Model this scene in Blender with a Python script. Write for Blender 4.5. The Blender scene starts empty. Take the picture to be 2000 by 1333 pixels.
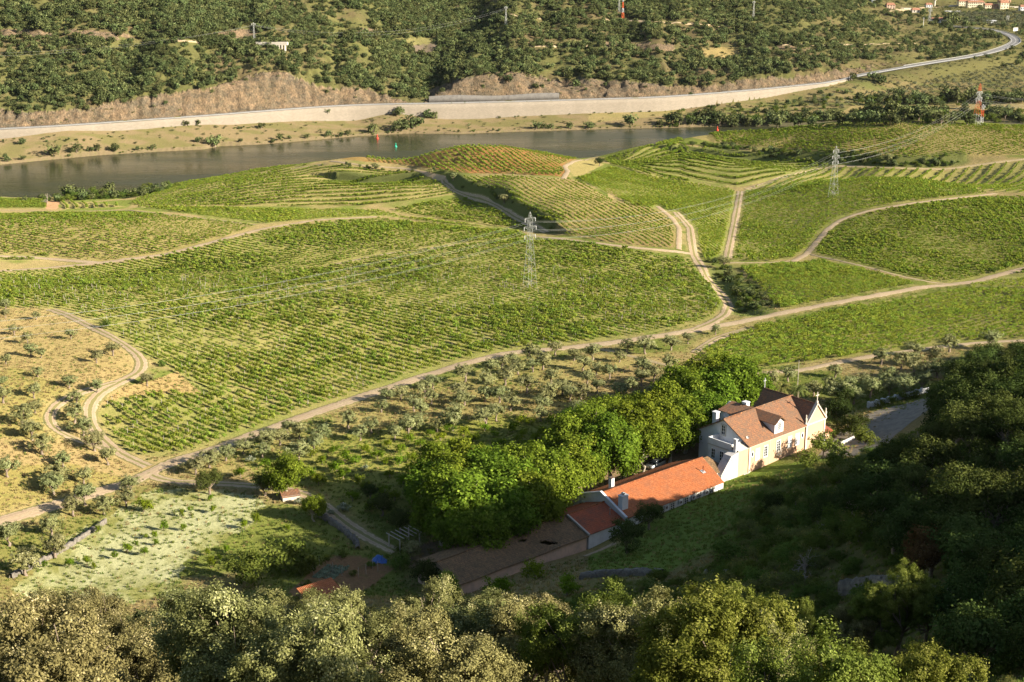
import bpy, math, random
import numpy as np
R = math.radians
scene = bpy.context.scene
COL = scene.collection

# ------------------------------------------------------------------ camera, sky, sun, exposure
F, CX, CY, PITCH, CAMZ = 2778.0, 1000.0, 666.5, R(16.8), 100.0
CP, SP = math.cos(PITCH), math.sin(PITCH)
cam_d = bpy.data.cameras.new('camera')
cam = bpy.data.objects.new('camera', cam_d); COL.objects.link(cam)
cam.location = (0, 0, CAMZ); cam.rotation_euler = (R(90) - PITCH, 0, 0)
cam_d.sensor_width = 36.0; cam_d.lens = F / 2000.0 * 36.0
cam_d.clip_start = 0.5; cam_d.clip_end = 9000
scene.camera = cam

SUN_EL, SUN_DIR = R(23), (0.90, -0.436)          # towards the sun: to the right and behind the camera
world = bpy.data.worlds.new('World'); scene.world = world; world.use_nodes = True
wn = world.node_tree.nodes; wl = world.node_tree.links
bg = wn['Background']; sky = wn.new('ShaderNodeTexSky'); sky.sky_type = 'NISHITA'
sky.sun_disc = False; sky.sun_elevation = SUN_EL
sky.sun_rotation = math.atan2(SUN_DIR[0], SUN_DIR[1])
sky.air_density = 1.0; sky.dust_density = 1.0
wl.new(sky.outputs[0], bg.inputs[0]); bg.inputs[1].default_value = 0.054
sun_d = bpy.data.lights.new('sun', 'SUN'); sun = bpy.data.objects.new('sun', sun_d); COL.objects.link(sun)
sun_d.energy = 4.6; sun_d.angle = R(0.5); sun_d.color = (1.0, 0.89, 0.73)
from mathutils import Vector, Matrix
sv = Vector((SUN_DIR[0] * math.cos(SUN_EL), SUN_DIR[1] * math.cos(SUN_EL), math.sin(SUN_EL)))
sun.rotation_euler = sv.to_track_quat('Z', 'Y').to_euler(); sun.location = sv * 900
scene.view_settings.view_transform = 'Standard'; scene.view_settings.look = 'None'
scene.view_settings.exposure = 1.55; scene.view_settings.gamma = 1.0
scene.render.engine = 'CYCLES'
scene.cycles.max_bounces = 6; scene.cycles.transparent_max_bounces = 4
scene.cycles.diffuse_bounces = 2; scene.cycles.glossy_bounces = 2; scene.cycles.transmission_bounces = 3
scene.cycles.use_denoising = True

# ------------------------------------------------------------------ tagging helpers
def tag(o, label=None, cat=None, group=None, kind=None):
    if label: o['label'] = label
    if cat: o['category'] = cat
    if group: o['group'] = group
    if kind: o['kind'] = kind
    return o

def empty(name, loc=(0, 0, 0), rz=0.0, label=None, cat=None, group=None):
    o = bpy.data.objects.new(name, None); COL.objects.link(o)
    o.location = loc; o.rotation_euler = (0, 0, rz); o.empty_display_size = 0.5
    return tag(o, label, cat, group)

def link(name, mesh, parent=None, loc=None):
    o = bpy.data.objects.new(name, mesh); COL.objects.link(o)
    if parent is not None: o.parent = parent
    if loc is not None: o.location = loc
    return o

def fast_mesh(name, verts, faces, mat=None, smooth=False, fattr=None, uv=None):
    """verts (n,3) array, faces (m,4) or (m,3) int array."""
    verts = np.asarray(verts, dtype=np.float32); faces = np.asarray(faces, dtype=np.int32)
    me = bpy.data.meshes.new(name); m, k = faces.shape
    me.vertices.add(len(verts)); me.vertices.foreach_set('co', verts.ravel())
    me.loops.add(m * k); me.loops.foreach_set('vertex_index', faces.ravel())
    me.polygons.add(m); me.polygons.foreach_set('loop_start', np.arange(0, m * k, k, dtype=np.int32))
    if fattr is not None:
        a = me.attributes.new('tint', 'FLOAT', 'FACE'); a.data.foreach_set('value', np.asarray(fattr, dtype=np.float32))
    if uv is not None:
        l = me.uv_layers.new(name='uv'); l.data.foreach_set('uv', np.asarray(uv, dtype=np.float32)[faces.ravel()].ravel())
    me.update(calc_edges=True)
    if smooth: me.polygons.foreach_set('use_smooth', np.ones(m, dtype=bool))
    if mat: me.materials.append(mat)
    return me

# ------------------------------------------------------------------ noise
def _h(ix, iy, s):
    h = (ix.astype(np.int64) * 374761393 + iy.astype(np.int64) * 668265263 + s * 1442695041) & 0x7fffffff
    h = ((h ^ (h >> 13)) * 1274126177) & 0x7fffffff
    return ((h ^ (h >> 16)) & 0xffff) / 65535.0
def vnoise(x, y, s=0):
    ix, iy = np.floor(x), np.floor(y); fx, fy = x - ix, y - iy
    fx = fx * fx * (3 - 2 * fx); fy = fy * fy * (3 - 2 * fy)
    a, b, c, d = _h(ix, iy, s), _h(ix + 1, iy, s), _h(ix, iy + 1, s), _h(ix + 1, iy + 1, s)
    return (a + (b - a) * fx) * (1 - fy) + (c + (d - c) * fx) * fy
def fbm(x, y, s=0, o=4):
    t = 0; a = 0.5; n = 0
    for i in range(o): t = t + a * vnoise(x * 2**i, y * 2**i, s + i * 7); n += a; a *= 0.5
    return t / n
def sstep(a, b, x):
    t = np.clip((x - a) / (b - a), 0, 1); return t * t * (3 - 2 * t)

# ------------------------------------------------------------------ photo pixel -> ray (the camera stands above the origin)
def ray(px, py):
    """X/Y and drop per metre of Y for a point of the photograph (2000 x 1333)."""
    px = np.asarray(px, float); py = np.asarray(py, float); v = py - CY
    dy = F * CP - v * SP
    return (px - CX) / dy, (F * SP + v * CP) / dy
def at_z(px, py, z):
    u, r = ray(px, py); Y = (CAMZ - z) / r
    return u * Y, Y
def proj(X, Y, Z):
    f = Y * CP - (Z - CAMZ) * SP; up = Y * SP + (Z - CAMZ) * CP
    f = np.where(f < 1, 1, f)
    return CX + F * X / f, CY - F * up / f

# ------------------------------------------------------------------ terrain heights
NEAR = [  # (px, py, z) of ground that the photo shows on our side of the highway wall
 (1400,925,1.0),(1250,920,0),(1130,1005,0),(950,905,0),(1000,960,0),(750,880,0),(600,900,0),(900,780,-1),(1150,760,-.5),(1300,700,-1),
 (1450,765,0),(1600,765,0),(1750,790,1),(1800,735,0),(1900,695,-.5),(2000,668,-1),(300,1040,0),(150,1120,0.5),(420,1000,0),(600,1000,0),
 (650,1130,0),(750,1065,0),(860,1060,0),(1462,924,1.4),(1537,893,1.8),(1600,872,1.4),(1640,874,-.2),(1400,941,1.3),(1300,983,1.4),(1220,1016,1.2),(1153,1075,0.8),(1000,1105,0.6),(894,1158,0.2),
 (1400,1010,7),(1300,1060,6.5),(1500,1000,14),(1500,1100,23),(1600,1000,20),(1700,1150,38),(1900,1200,48),(1900,1300,53),(1600,1280,42),(1850,1050,43),(1750,950,31),(1900,950,42),
 (1650,900,5),(1550,940,8),(1850,850,33),(1990,850,44),(1990,740,44),(1900,770,36),(1850,790,7),(1700,870,3.5),(1790,878,10),(1800,820,4),(1720,800,1),(1780,770,1),
 (1300,1150,15),(1200,1130,11),(1100,1120,6),
 (200,830,0.5),(300,880,0),(500,800,-1),(700,700,-2),(350,720,0.5),(1000,650,-2),(1300,620,-2),(1035,568,-3),(700,560,-4),(300,560,-4),(0,560,-4),
 (10,640,2),(50,700,4),(250,690,2.5),(150,750,4.5),(50,850,4.5),(100,950,1.5),(0,960,2.5),(250,900,0),(200,1000,0),(0,1060,1.5),(120,610,1),
 (1400,600,-4),(1440,580,-5.5),(1500,560,-4),(1600,560,-3),(1700,640,-2),(1900,620,-2),(1500,690,-2),(2000,560,-3),(1370,500,-7),(1430,500,-7),(1330,480,-5),
 (1080,460,-9),(1000,440,-12),(900,400,-14),(1100,400,-6),(1250,450,-5),(1000,360,-6),(900,345,-10),(1180,380,-7),(1000,300,-5),(850,300,-8),(1100,310,-8),
 (720,310,-15),(655,316,-19),(800,330,-14),(950,285,-5),(600,330,-18),(400,360,-21),(300,380,-23),(500,380,-16),(700,370,-13),(850,370,-12),(880,400,-14),
 (600,410,-14),(400,420,-14),(200,410,-20),(0,410,-22),(0,396,-26),(200,460,-8),(50,450,-8),(350,440,-10),(500,440,-12),(300,500,-11),(100,510,-12),(0,515,-11),
 (700,440,-11),(900,450,-9),(150,396,-26),(260,385,-27),(1250,350,-10),(1350,380,-12),(1400,440,-11),(1350,420,-9),(1160,325,-9),
 (1250,300,-14),(1200,314,-17),(1350,310,-11),(1500,330,-10),(1400,350,-12),(1335,272,-14),(1650,242,-6),(1500,252,-8),(1400,262,-11.5),(1800,240,-5),(1950,247,-6),
 (1650,285,-4),(1900,290,-3),(1500,280,-8),(1400,274,-11),(1400,286,-12),(1460,268,-9.5),(1460,284,-10),(1500,303,-11.5),(1700,325,-9.6),(1850,331,-9.4),(1600,322,-11),(1600,346,-12.3),(1700,336,-10.3),(1700,345,-11.2),(1800,343,-10.8),(1960,360,-11),(1465,372,-13),
 (1700,350,-3.8),(1750,352,-3.6),(1620,357,-6),(1700,365,-3.5),(1600,380,-6.5),(1550,430,-9),(1500,490,-9),(1750,380,-3.2),(1850,370,-3.6),(1620,440,-7),(1700,450,-5),(1850,430,-3),(1950,400,-3),(1900,480,-4),(1750,500,-5),
 (2000,480,-3),(1900,545,-5),(1600,500,-7),
 # far bank up to the foot of the highway wall
 (0,322,-29.5),(100,312,-29.5),(200,303,-29.5),(300,297,-29.5),(400,292,-29.5),(500,283,-29.5),(600,275,-29.5),(700,266,-29.5),(800,261,-29.5),(900,262,-29.5),(1000,258,-29.5),
 (1100,255,-29.5),(1200,252,-29.5),(1300,250,-29.5),(1400,247,-29.5),(1600,238,-29.5),(1800,236,-29.5),(2000,240,-29.5),
 (0,272,-22.6),(150,273,-22.8),(250,265,-23.5),(350,241,-20),(400,242,-21),(475,248,-23.5),(600,240,-24.2),(700,233,-24.7),(760,222,-21.5),(860,224,-24.5),(1000,222,-24.3),
 (1175,219,-24.3),(1300,212,-24),(1440,205,-23),(1545,200,-22.5),(1600,189,-20),(1640,178,-18),(1664,156,-14.5),(1720,144,-12.5),(1807,129,-11.5),(1895,115,-10.5),(1947,104,-9.5),(1986,90,-8.5),
 (1995,79,-7.5),(1979,68,-6.5),(1947,59,-5.5),(1895,54,-4.5),(1750,185,-22),(1900,170,-20),(2000,150,-18),(1700,215,-25),(1900,215,-25),(2000,225,-26),(1800,170,-20),(1700,180,-21),
]
NEAR_W = [  # (X, Y, z) out of the photograph's sight
 (-90,12,93),(-40,12,92),(40,12,92),(90,12,93),(-5,10,92),(0,10,92),(5,10,92),(-8,20,84),(0,20,84),(8,20,84.5),(-14,35,74.5),(0,35,75),(14,35,76),(-60,35,76),(50,35,78),
 (-24,60,61),(0,60,62),(24,60,64),(-80,60,62),(60,60,70),(-40,100,41),(-80,100,42),(0,100,42),(30,100,46),(-54,140,22),(-25,140,21),(0,140,25),(-80,140,22),(-60,178,5),(-20,180,8),
 (116,118,69),(116,150,54),(116,168,38),(120,190,24),(135,205,20),(160,190,28),(190,170,38),(100,60,84),(140,60,92),(80,100,60),(90,140,46),(70,160,38),(88,185,27),(95,215,12),(110,240,11),(130,280,10),(160,320,8),
 (220,120,90),(300,200,80),(300,350,20),(-150,60,62),(-150,150,20),(-200,220,10),(-300,100,60),(-300,300,5),(300,500,0),(-350,600,-20),(-400,500,0),(400,700,-5),
 (-60,700,-28),(0,730,-24),(45,738,-24),(0,765,-29),(95,782,-29),(200,800,-29),(-40,690,-17),(60,705,-13),(300,800,-28),(250,790,-22),(100,620,-11),(150,625,-13),(190,612,-13),
 (-330,690,-28),(-500,650,-28),(-500,780,-29),(500,900,-29),(500,780,-20),(-500,820,-22),(600,1200,-12),(600,1600,0),(500,2200,20),(0,2600,60),(-600,2000,100),
]
FAR = [  # (px, py, Y) hillside beyond the highway
 (-120,215,815),(-120,100,870),(-120,0,940),(0,215,828),(0,100,885),(0,0,960),(125,210,835),(250,197,850),(250,100,900),(250,0,975),(400,170,872),(500,160,888),(530,143,895),(500,80,935),(500,0,1005),(610,168,900),
 (700,178,908),(780,192,915),(700,100,965),(700,0,1060),(825,192,930),(815,120,1010),(850,50,1100),(850,0,1160),(900,165,925),(1000,145,940),(1000,80,1015),(1000,0,1120),
 (1090,170,945),(1250,163,958),(1250,90,1030),(1250,0,1145),(1370,170,965),(1500,162,975),(1500,100,1045),(1500,30,1150),(1500,0,1200),(1600,145,1010),(1700,128,1070),(1700,90,1140),
 (1700,45,1270),(1650,5,1360),(1760,55,1330),(1850,75,1290),(1850,100,1185),(1930,80,1245),
 (1664,154,990),(1720,142,1050),(1807,127,1095),(1895,113,1138),(1947,102,1172),(1986,88,1223),(1995,78,1259),(1979,67,1305),(1947,58,1342),(1895,53,1358),(1856,51,1370),
 (1850,38,1440),(1950,38,1440),(1800,22,1540),(1900,14,1600),(1990,12,1620),(1750,10,1640),(1900,2,1720),(2080,10,1600),(2080,60,1400),
]
FAR_W = [(-500,1000,70),(-400,1200,150),(0,1300,130),(0,1800,200),(200,1500,90),(-600,1800,220),(300,1700,60),(600,2000,60),(500,2400,110),(0,2600,220),(330,1500,35),(-600,860,10),(600,1500,0),(260,1480,25)]
ROAD_PTS = [(-260,268,-19.5),(-120,261,-18.6),(0,255,-17.8),(100,250,-17.5),(200,243,-17.3),(300,236,-17.0),(400,229,-16.8),(500,221,-16.6),(600,213,-16.5),(700,207,-16.4),(825,205,-16.4),(1000,201,-16.5),(1175,196,-16.5),(1300,192,-16.4),(1475,178,-15.6),
 (1615,164,-14.2),(1664,154,-13.4),(1720,143,-12),(1807,128,-11),(1895,114,-10),(1947,103,-9),(1986,89,-8),(1995,79,-7),(1979,68,-6),(1947,59,-5),(1895,54,-4),(1856,51,-3.5)]

def rbf_fit(u, l, z, lam=1e-5):
    n = len(u); K = _tps(u[:, None] - u[None], l[:, None] - l[None]) + lam * np.eye(n)
    P = np.stack([np.ones(n), u, l], 1)
    A = np.zeros((n + 3, n + 3)); A[:n, :n] = K; A[:n, n:] = P; A[n:, :n] = P.T
    return u, l, np.linalg.solve(A, np.concatenate([z, np.zeros(3)]))
def _tps(a, b):
    r2 = a * a + b * b; return 0.5 * r2 * np.log(r2 + 1e-12)
def rbf_eval(m, U, L):
    u, l, w = m; out = np.zeros(U.shape)
    for i in range(len(u)): out += w[i] * _tps(U - u[i], L - l[i])
    return out + w[-3] + w[-2] * U + w[-1] * L

def _pts_near():
    a = np.array(NEAR, float); X, Y = at_z(a[:, 0], a[:, 1], a[:, 2]); b = np.array(NEAR_W, float)
    X = np.r_[X, b[:, 0]]; Y = np.r_[Y, b[:, 1]]; return X / Y, np.log(Y), np.r_[a[:, 2], b[:, 2]]
def _pts_far():
    a = np.array(FAR, float); u, r = ray(a[:, 0], a[:, 1]); b = np.array(FAR_W, float)
    return np.r_[u, b[:, 0] / b[:, 1]], np.log(np.r_[a[:, 2], b[:, 1]]), np.r_[CAMZ - r * a[:, 2], b[:, 2]]
M_NEAR = rbf_fit(*_pts_near(), lam=3e-5); M_FAR = rbf_fit(*_pts_far(), lam=3e-5)
rp = np.array(ROAD_PTS, float); ROAD_X, ROAD_Y = at_z(rp[:, 0], rp[:, 1], rp[:, 2]); ROAD_Z = rp[:, 2]
RU = ROAD_X / ROAD_Y; NW = 17                       # first NW points carry the retaining wall
U_END = RU[NW - 1]
_ud = np.linspace(RU[0] - .1, RU[NW - 1] + .1, 700); _ker = np.hanning(61); _ker /= _ker.sum()
_yd = np.convolve(np.pad(np.interp(_ud, RU[:NW], ROAD_Y[:NW]), 30, mode='edge'), _ker, 'valid')
_yd = np.where(_ud > RU[NW - 1] - .045, np.interp(_ud, RU[:NW], ROAD_Y[:NW]), _yd)
def wall_y(U): return np.interp(U, _ud, _yd)
def road_z(U): return np.interp(U, RU[:NW], ROAD_Z[:NW])
# far shoreline and near shoreline of the river as Y over X/Y
_fs = np.array([(0,322),(40,318),(100,312),(200,303),(300,297),(400,292),(430,286),(500,283),(600,275),(700,266),(800,261),(900,262),(1000,258),(1100,255),(1200,252),(1300,250),(1400,247),(1600,241),(1800,238),(2000,240)], float)
FSX, FSY = at_z(_fs[:, 0], _fs[:, 1], -30.0); FSU = FSX / FSY
_ns = np.array([(0,388),(150,386),(250,377),(300,371)], float); NSX, NSY = at_z(_ns[:, 0], _ns[:, 1], -30.0)
NSU = np.r_[-.6, NSX / NSY, ray(450, 300)[0], ray(600, 300)[0], ray(800, 300)[0], ray(1000, 300)[0], ray(1340, 300)[0], ray(1700, 300)[0], ray(2000, 300)[0], .7]
NSYY = np.r_[650, NSY, 706, 738, 755, 765, 795, 812, 820, 830]
def shore_far(U): return np.interp(U, np.r_[-.6, FSU, .7], np.r_[735, FSY, 905])
def shore_near(U): return np.interp(U, NSU, NSYY)

def seg_dist(X, Y, line):
    """distance to a polyline and the signed side (positive to its left), arrays in, arrays out."""
    best = np.full(X.shape, 1e9); side = np.zeros(X.shape)
    for (x0, y0), (x1, y1) in zip(line[:-1], line[1:]):
        dx, dy = x1 - x0, y1 - y0; L2 = dx * dx + dy * dy + 1e-9
        t = np.clip(((X - x0) * dx + (Y - y0) * dy) / L2, 0, 1)
        d = np.hypot(X - x0 - t * dx, Y - y0 - t * dy)
        s = np.sign(dx * (Y - y0) - dy * (X - x0)); m = d < best
        best = np.where(m, d, best); side = np.where(m, s, side)
    return best, side
def world_line(pts, z): 
    a = np.array(pts, float); X, Y = at_z(a[:, 0], a[:, 1], z); return list(zip(X, Y))

BANKS = [  # (px line, z, height, half width): ground is lifted on the far side of the line
 ([(1325,282),(1380,288),(1460,297),(1560,308),(1640,318),(1720,325),(1800,328),(1870,326)], -10, 2.2, 3.0),
 ([(660,322),(720,331),(800,337),(850,343),(885,350),(905,365),(940,382),(985,395),(1000,412),(1035,428),(1075,450)], -11, 3.4, 2.5),
]
DITCH = [(1400,520),(1410,545),(1425,570),(1445,600),(1465,615)]

def base_height(U, Y):
    L = np.log(Y); n = rbf_eval(M_NEAR, U, L); X = U * Y
    for line, z, h, w in BANKS:
        d, s = seg_dist(X, Y, world_line(line, z)); sd = d * s
        n = n + h * (sstep(-w, w, sd) - 0.5) * np.exp(-(d / 14.0) ** 2)
    d, s = seg_dist(X, Y, world_line(DITCH, -4.0)); n = n - 1.7 * np.exp(-(d / 3.4) ** 2)
    # river bed
    yn, yf = shore_near(U), shore_far(U)
    t_in = np.minimum(Y - yn, yf - Y)
    riv = (Y > 560)
    bank = -30.0 - np.clip(t_in, -1e9, 40) * 0.25
    n = np.where(riv & (t_in > 0), np.minimum(n, bank), n)
    n = np.where(riv & (t_in <= 0) & (t_in > -60), np.maximum(n, -29.9 + np.clip(-t_in, 0, 4) * 0.25), n)
    n = np.where((Y > 900) & (U > .05), np.maximum(n, -28.5), n)
    f = rbf_eval(M_FAR, U, L)
    wy = wall_y(U); t = Y - wy; rz = road_z(U)
    amp = sstep(16, 45, t)
    ridge = fbm(X / 26.0 + 3, (X * .25 + Y) / 120.0, 11, 3) - 0.5
    f = f + ridge * 15.0 * amp * sstep(.36, .2, U) + (fbm(X / 7, Y / 7, 5, 3) - .5) * 2.6 * amp
    hill = np.where(t < 11.0, rz, rz + (f - rz) * sstep(10.5, 22, t))
    hill = np.where(t > 11, np.maximum(hill, rz - 0.0), hill)
    rock = sstep(10, 14, t) * sstep(70, 40, t)
    hill = hill + rock * (np.abs(fbm(X / 6.0, Y / 14.0, 21, 4) - .5) * -9.0 + 2.0)
    z = np.where(t > 0.35, hill, n)
    # beyond the wall's end the two sides flow together around the road
    k = sstep(U_END - .012, U_END + .004, U)
    d, s = seg_dist(X, Y, list(zip(ROAD_X[NW - 3:], ROAD_Y[NW - 3:])))
    Zr = np.full(X.shape, 0.0); w = 0
    wsum = 0; zz = 0
    for x, y, zr in zip(ROAD_X[NW - 3:], ROAD_Y[NW - 3:], ROAD_Z[NW - 3:]):
        q = 1.0 / ((X - x) ** 2 + (Y - y) ** 2 + 30.0) ** 1.5; wsum = wsum + q; zz = zz + q * zr
    Zr = zz / wsum
    blend = sstep(0, 26, (Y - 1015) + (0.262 - U) * 500)
    nf = n * (1 - sstep(1050, 1330, Y)) + f * sstep(1050, 1330, Y)
    side_f = sstep(-6, 6, s * d)
    open_z = n * (1 - side_f) + f * side_f
    open_z = np.where(Y > 1340, f, open_z)
    open_z = np.where(d < 30, Zr - .25 + (open_z - Zr) * sstep(7, 30, d), open_z)
    k = np.where(t < .35, sstep(U_END - .035, U_END + .02, U), k)
    return np.where(U > .0, z * (1 - k) + open_z * k, z)

# polar grid, finer inside the view
def _cols():
    a = np.concatenate([np.linspace(-1.7, -.46, 60)[:-1], np.linspace(-.46, -.39, 20)[:-1], np.linspace(-.39, .40, 700)[:-1], np.linspace(.40, .5, 40)[:-1], np.linspace(.5, 1.7, 90)])
    return a
def _rows():
    ys = [8.0]
    while ys[-1] < 3000:
        y = ys[-1]
        s = 1.2 if y < 110 else 1.0 if y < 190 else .7 if y < 330 else 1.0 if y < 560 else 1.15 if y < 950 else 2.0 if y < 1150 else 4.5 if y < 1500 else 20
        ys.append(y + s)
    return np.array(ys)
GU, GY = _cols(), _rows()
UU, YY = np.meshgrid(GU, GY)
XX = UU * YY
GZ = base_height(UU, YY)
micro = (fbm(XX / 9.0, YY / 9.0, 31, 3) - .5) * .5 + (fbm(XX / 2.2, YY / 2.2, 33, 2) - .5) * .16
calm = sstep(0, 1, np.where((YY > 195) & (YY < 290), .45, 1.0))
GZ = GZ + micro * calm
# terraces: level treads with short banks on the contour-planted fields
def in_poly(px, py, poly):
    inside = np.zeros(px.shape, bool); n = len(poly); j = n - 1
    for i in range(n):
        xi, yi = poly[i]; xj, yj = poly[j]
        c = ((yi > py) != (yj > py)) & (px < (xj - xi) * (py - yi) / (yj - yi + 1e-12) + xi)
        inside ^= c; j = i
    return inside
TERR_A = [(255,400),(270,388),(330,364),(400,348),(500,331),(610,321),(700,328),(800,338),(868,350),(890,380),(800,392),(700,402),(500,404),(300,404)]
TERR_B = [(1176,312),(1260,289),(1330,270),(1338,284),(1420,299),(1560,312),(1625,326),(1560,346),(1440,366),(1300,351),(1200,324)]
def lookup(G, X, Y):
    X = np.asarray(X, float); Y = np.asarray(Y, float); U = X / Y
    i = np.clip(np.searchsorted(GY, Y) - 1, 0, len(GY) - 2); j = np.clip(np.searchsorted(GU, U) - 1, 0, len(GU) - 2)
    a = np.clip((Y - GY[i]) / (GY[i + 1] - GY[i]), 0, 1); b = np.clip((U - GU[j]) / (GU[j + 1] - GU[j]), 0, 1)
    return (G[i, j] * (1 - b) + G[i, j + 1] * b) * (1 - a) + (G[i + 1, j] * (1 - b) + G[i + 1, j + 1] * b) * a
PXg, PYg = proj(XX, YY, GZ)
STEP = 1.5
TA = in_poly(PXg, PYg, TERR_A) & (YY > 400) & (YY < 760); TB = in_poly(PXg, PYg, TERR_B) & (YY > 500) & (YY < 760)
def between(lo, hi, n):
    """row number counted between a lower and an upper traced boundary, constant along each row"""
    def yb(pts, z):
        q = np.array(pts, float); X, Y = at_z(q[:, 0], q[:, 1], z); return np.interp(UU, X / Y, Y)
    a, b = yb(lo, LOZ), yb(hi, HIZ); return (YY - a) / np.maximum(b - a, 1.0) * n
LOZ, HIZ = -14.0, -17.5
QA = between([(230,402),(300,405),(500,405),(700,403),(800,393),(890,381)], [(230,400),(255,396),(330,364),(400,348),(500,331),(610,321),(700,328),(800,338),(868,350),(900,352)], 13)
LOZ, HIZ = -12.0, -12.0
QB = between([(1160,316),(1200,326),(1300,353),(1440,367),(1560,347),(1640,326)], [(1160,314),(1176,308),(1260,287),(1330,268),(1345,281),(1420,297),(1560,310),(1640,324)], 10)
tilt = np.where(TB, QB, QA) + (fbm(XX / 50, YY / 50, 55, 2) - .5) * .8
q = tilt; fr = q - np.floor(q); terr = (sstep(.55, 1.0, fr) - fr) * np.where(TB, 1.3, .9) * np.where(TB, sstep(-.2, .6, q) * sstep(10.2, 9.4, q), sstep(-.2, .6, q) * sstep(13.2, 12.4, q))
GZ = np.where(TA | TB, GZ + terr, GZ)
PXg, PYg = proj(XX, YY, GZ)
def zat(X, Y): return lookup(GZ, X, Y)

def hit(px, py, y0=110.0, y1=2400.0):
    """where the ray of a photo point meets the ground: X, Y, Z"""
    u, r = ray(px, py); u = np.atleast_1d(u); r = np.atleast_1d(r)
    ys = np.exp(np.linspace(math.log(y0), math.log(y1), 1500)); out = np.zeros((len(u), 3))
    for k in range(len(u)):
        z = lookup(GZ, u[k] * ys, ys); d = (CAMZ - r[k] * ys) - z
        w = np.where(d < 0)[0]
        if len(w) == 0 or w[0] == 0: Y = ys[-1] if len(w) == 0 else ys[0]
        else:
            i = w[0]; t = d[i - 1] / (d[i - 1] - d[i]); Y = ys[i - 1] + t * (ys[i] - ys[i - 1])
        out[k] = (u[k] * Y, Y, float(zat(u[k] * Y, Y)))
    return out
def hit1(px, py, **k): return hit([px], [py], **k)[0]
def dens(pts, step=12.0):
    o = []
    for (a, b), (c, d) in zip(pts[:-1], pts[1:]):
        n = max(1, int(math.hypot(c - a, d - b) / step))
        for i in range(n): o.append((a + (c - a) * i / n, b + (d - b) * i / n))
    o.append(pts[-1]); return o

# ------------------------------------------------------------------ materials
def newmat(name):
    m = bpy.data.materials.new(name); m.use_nodes = True; nt = m.node_tree
    for n in list(nt.nodes): nt.nodes.remove(n)
    out = nt.nodes.new('ShaderNodeOutputMaterial')
    return m, nt, out
class NB:
    def __init__(s, nt): s.nt = nt
    def n(s, t, **k):
        x = s.nt.nodes.new(t)
        for a, b in k.items(): setattr(x, a, b)
        return x
    def l(s, a, b): s.nt.links.new(a, b)
    def noise(s, scale, detail=3, rough=.6, vec=None, out='Fac', dist=0.0):
        x = s.n('ShaderNodeTexNoise'); x.inputs['Scale'].default_value = scale; x.inputs['Detail'].default_value = detail
        x.inputs['Roughness'].default_value = rough; x.inputs['Distortion'].default_value = dist
        if vec is not None: s.l(vec, x.inputs['Vector'])
        return x.outputs[out]
    def pos(s, sc=(1, 1, 1), rot=(0, 0, 0), obj=False):
        if obj:
            g = s.n('ShaderNodeTexCoord'); src = g.outputs['Object']
        else:
            g = s.n('ShaderNodeNewGeometry'); src = g.outputs['Position']
        m = s.n('ShaderNodeMapping'); m.inputs['Scale'].default_value = sc; m.inputs['Rotation'].default_value = rot
        s.l(src, m.inputs['Vector']); return m.outputs[0]
    def ramp(s, fac, a, b, ca=(0, 0, 0, 1), cb=(1, 1, 1, 1)):
        r = s.n('ShaderNodeValToRGB'); r.color_ramp.elements[0].position = a; r.color_ramp.elements[1].position = b
        r.color_ramp.elements[0].color = ca; r.color_ramp.elements[1].color = cb; s.l(fac, r.inputs[0]); return r.outputs[0]
    def mixc(s, f, a, b, mode='MIX'):
        m = s.n('ShaderNodeMix', data_type='RGBA', blend_type=mode)
        for v, i in ((f, 0), (a, 6), (b, 7)):
            if hasattr(v, 'default_value') or hasattr(v, 'is_linked'): s.l(v, m.inputs[i])
            else: m.inputs[i].default_value = v if i == 0 else (tuple(v) + (1,) if len(v) == 3 else v)
        return m.outputs[2]
    def math(s, op, a, b=0.0, c=0.0):
        m = s.n('ShaderNodeMath', operation=op)
        for i, v in enumerate((a, b, c)):
            if hasattr(v, 'is_linked'): s.l(v, m.inputs[i])
            else: m.inputs[i].default_value = v
        return m.outputs[0]
    def bump(s, h, strength, dist):
        b = s.n('ShaderNodeBump'); b.inputs['Strength'].default_value = strength; b.inputs['Distance'].default_value = dist
        s.l(h, b.inputs['Height']); return b.outputs[0]

def surf(name, c1, c2, scale=1.0, rough=.85, bump=.3, bdist=.05, c3=None, s3=.15, spec=.2, metal=0.0, obj=True, stretch=(1, 1, 1)):
    """plain weathered surface: two colours mixed by noise, a third one as larger patches"""
    m, nt, out = newmat(name); b = NB(nt); p = b.pos(sc=stretch, obj=obj)
    f = b.noise(scale, 5, .65, p); c = b.mixc(b.ramp(f, .35, .68), c1, c2)
    if c3 is not None: c = b.mixc(b.ramp(b.noise(scale * s3, 4, .6, p), .5, .66), c, c3)
    s = b.n('ShaderNodeBsdfPrincipled'); s.inputs['Roughness'].default_value = rough; s.inputs['Metallic'].default_value = metal
    s.inputs['Specular IOR Level'].default_value = spec
    b.l(c, s.inputs['Base Color']); b.l(b.bump(b.noise(scale * 3, 4, .7, p), bump, bdist), s.inputs['Normal'])
    b.l(s.outputs[0], out.inputs[0]); return m

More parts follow.
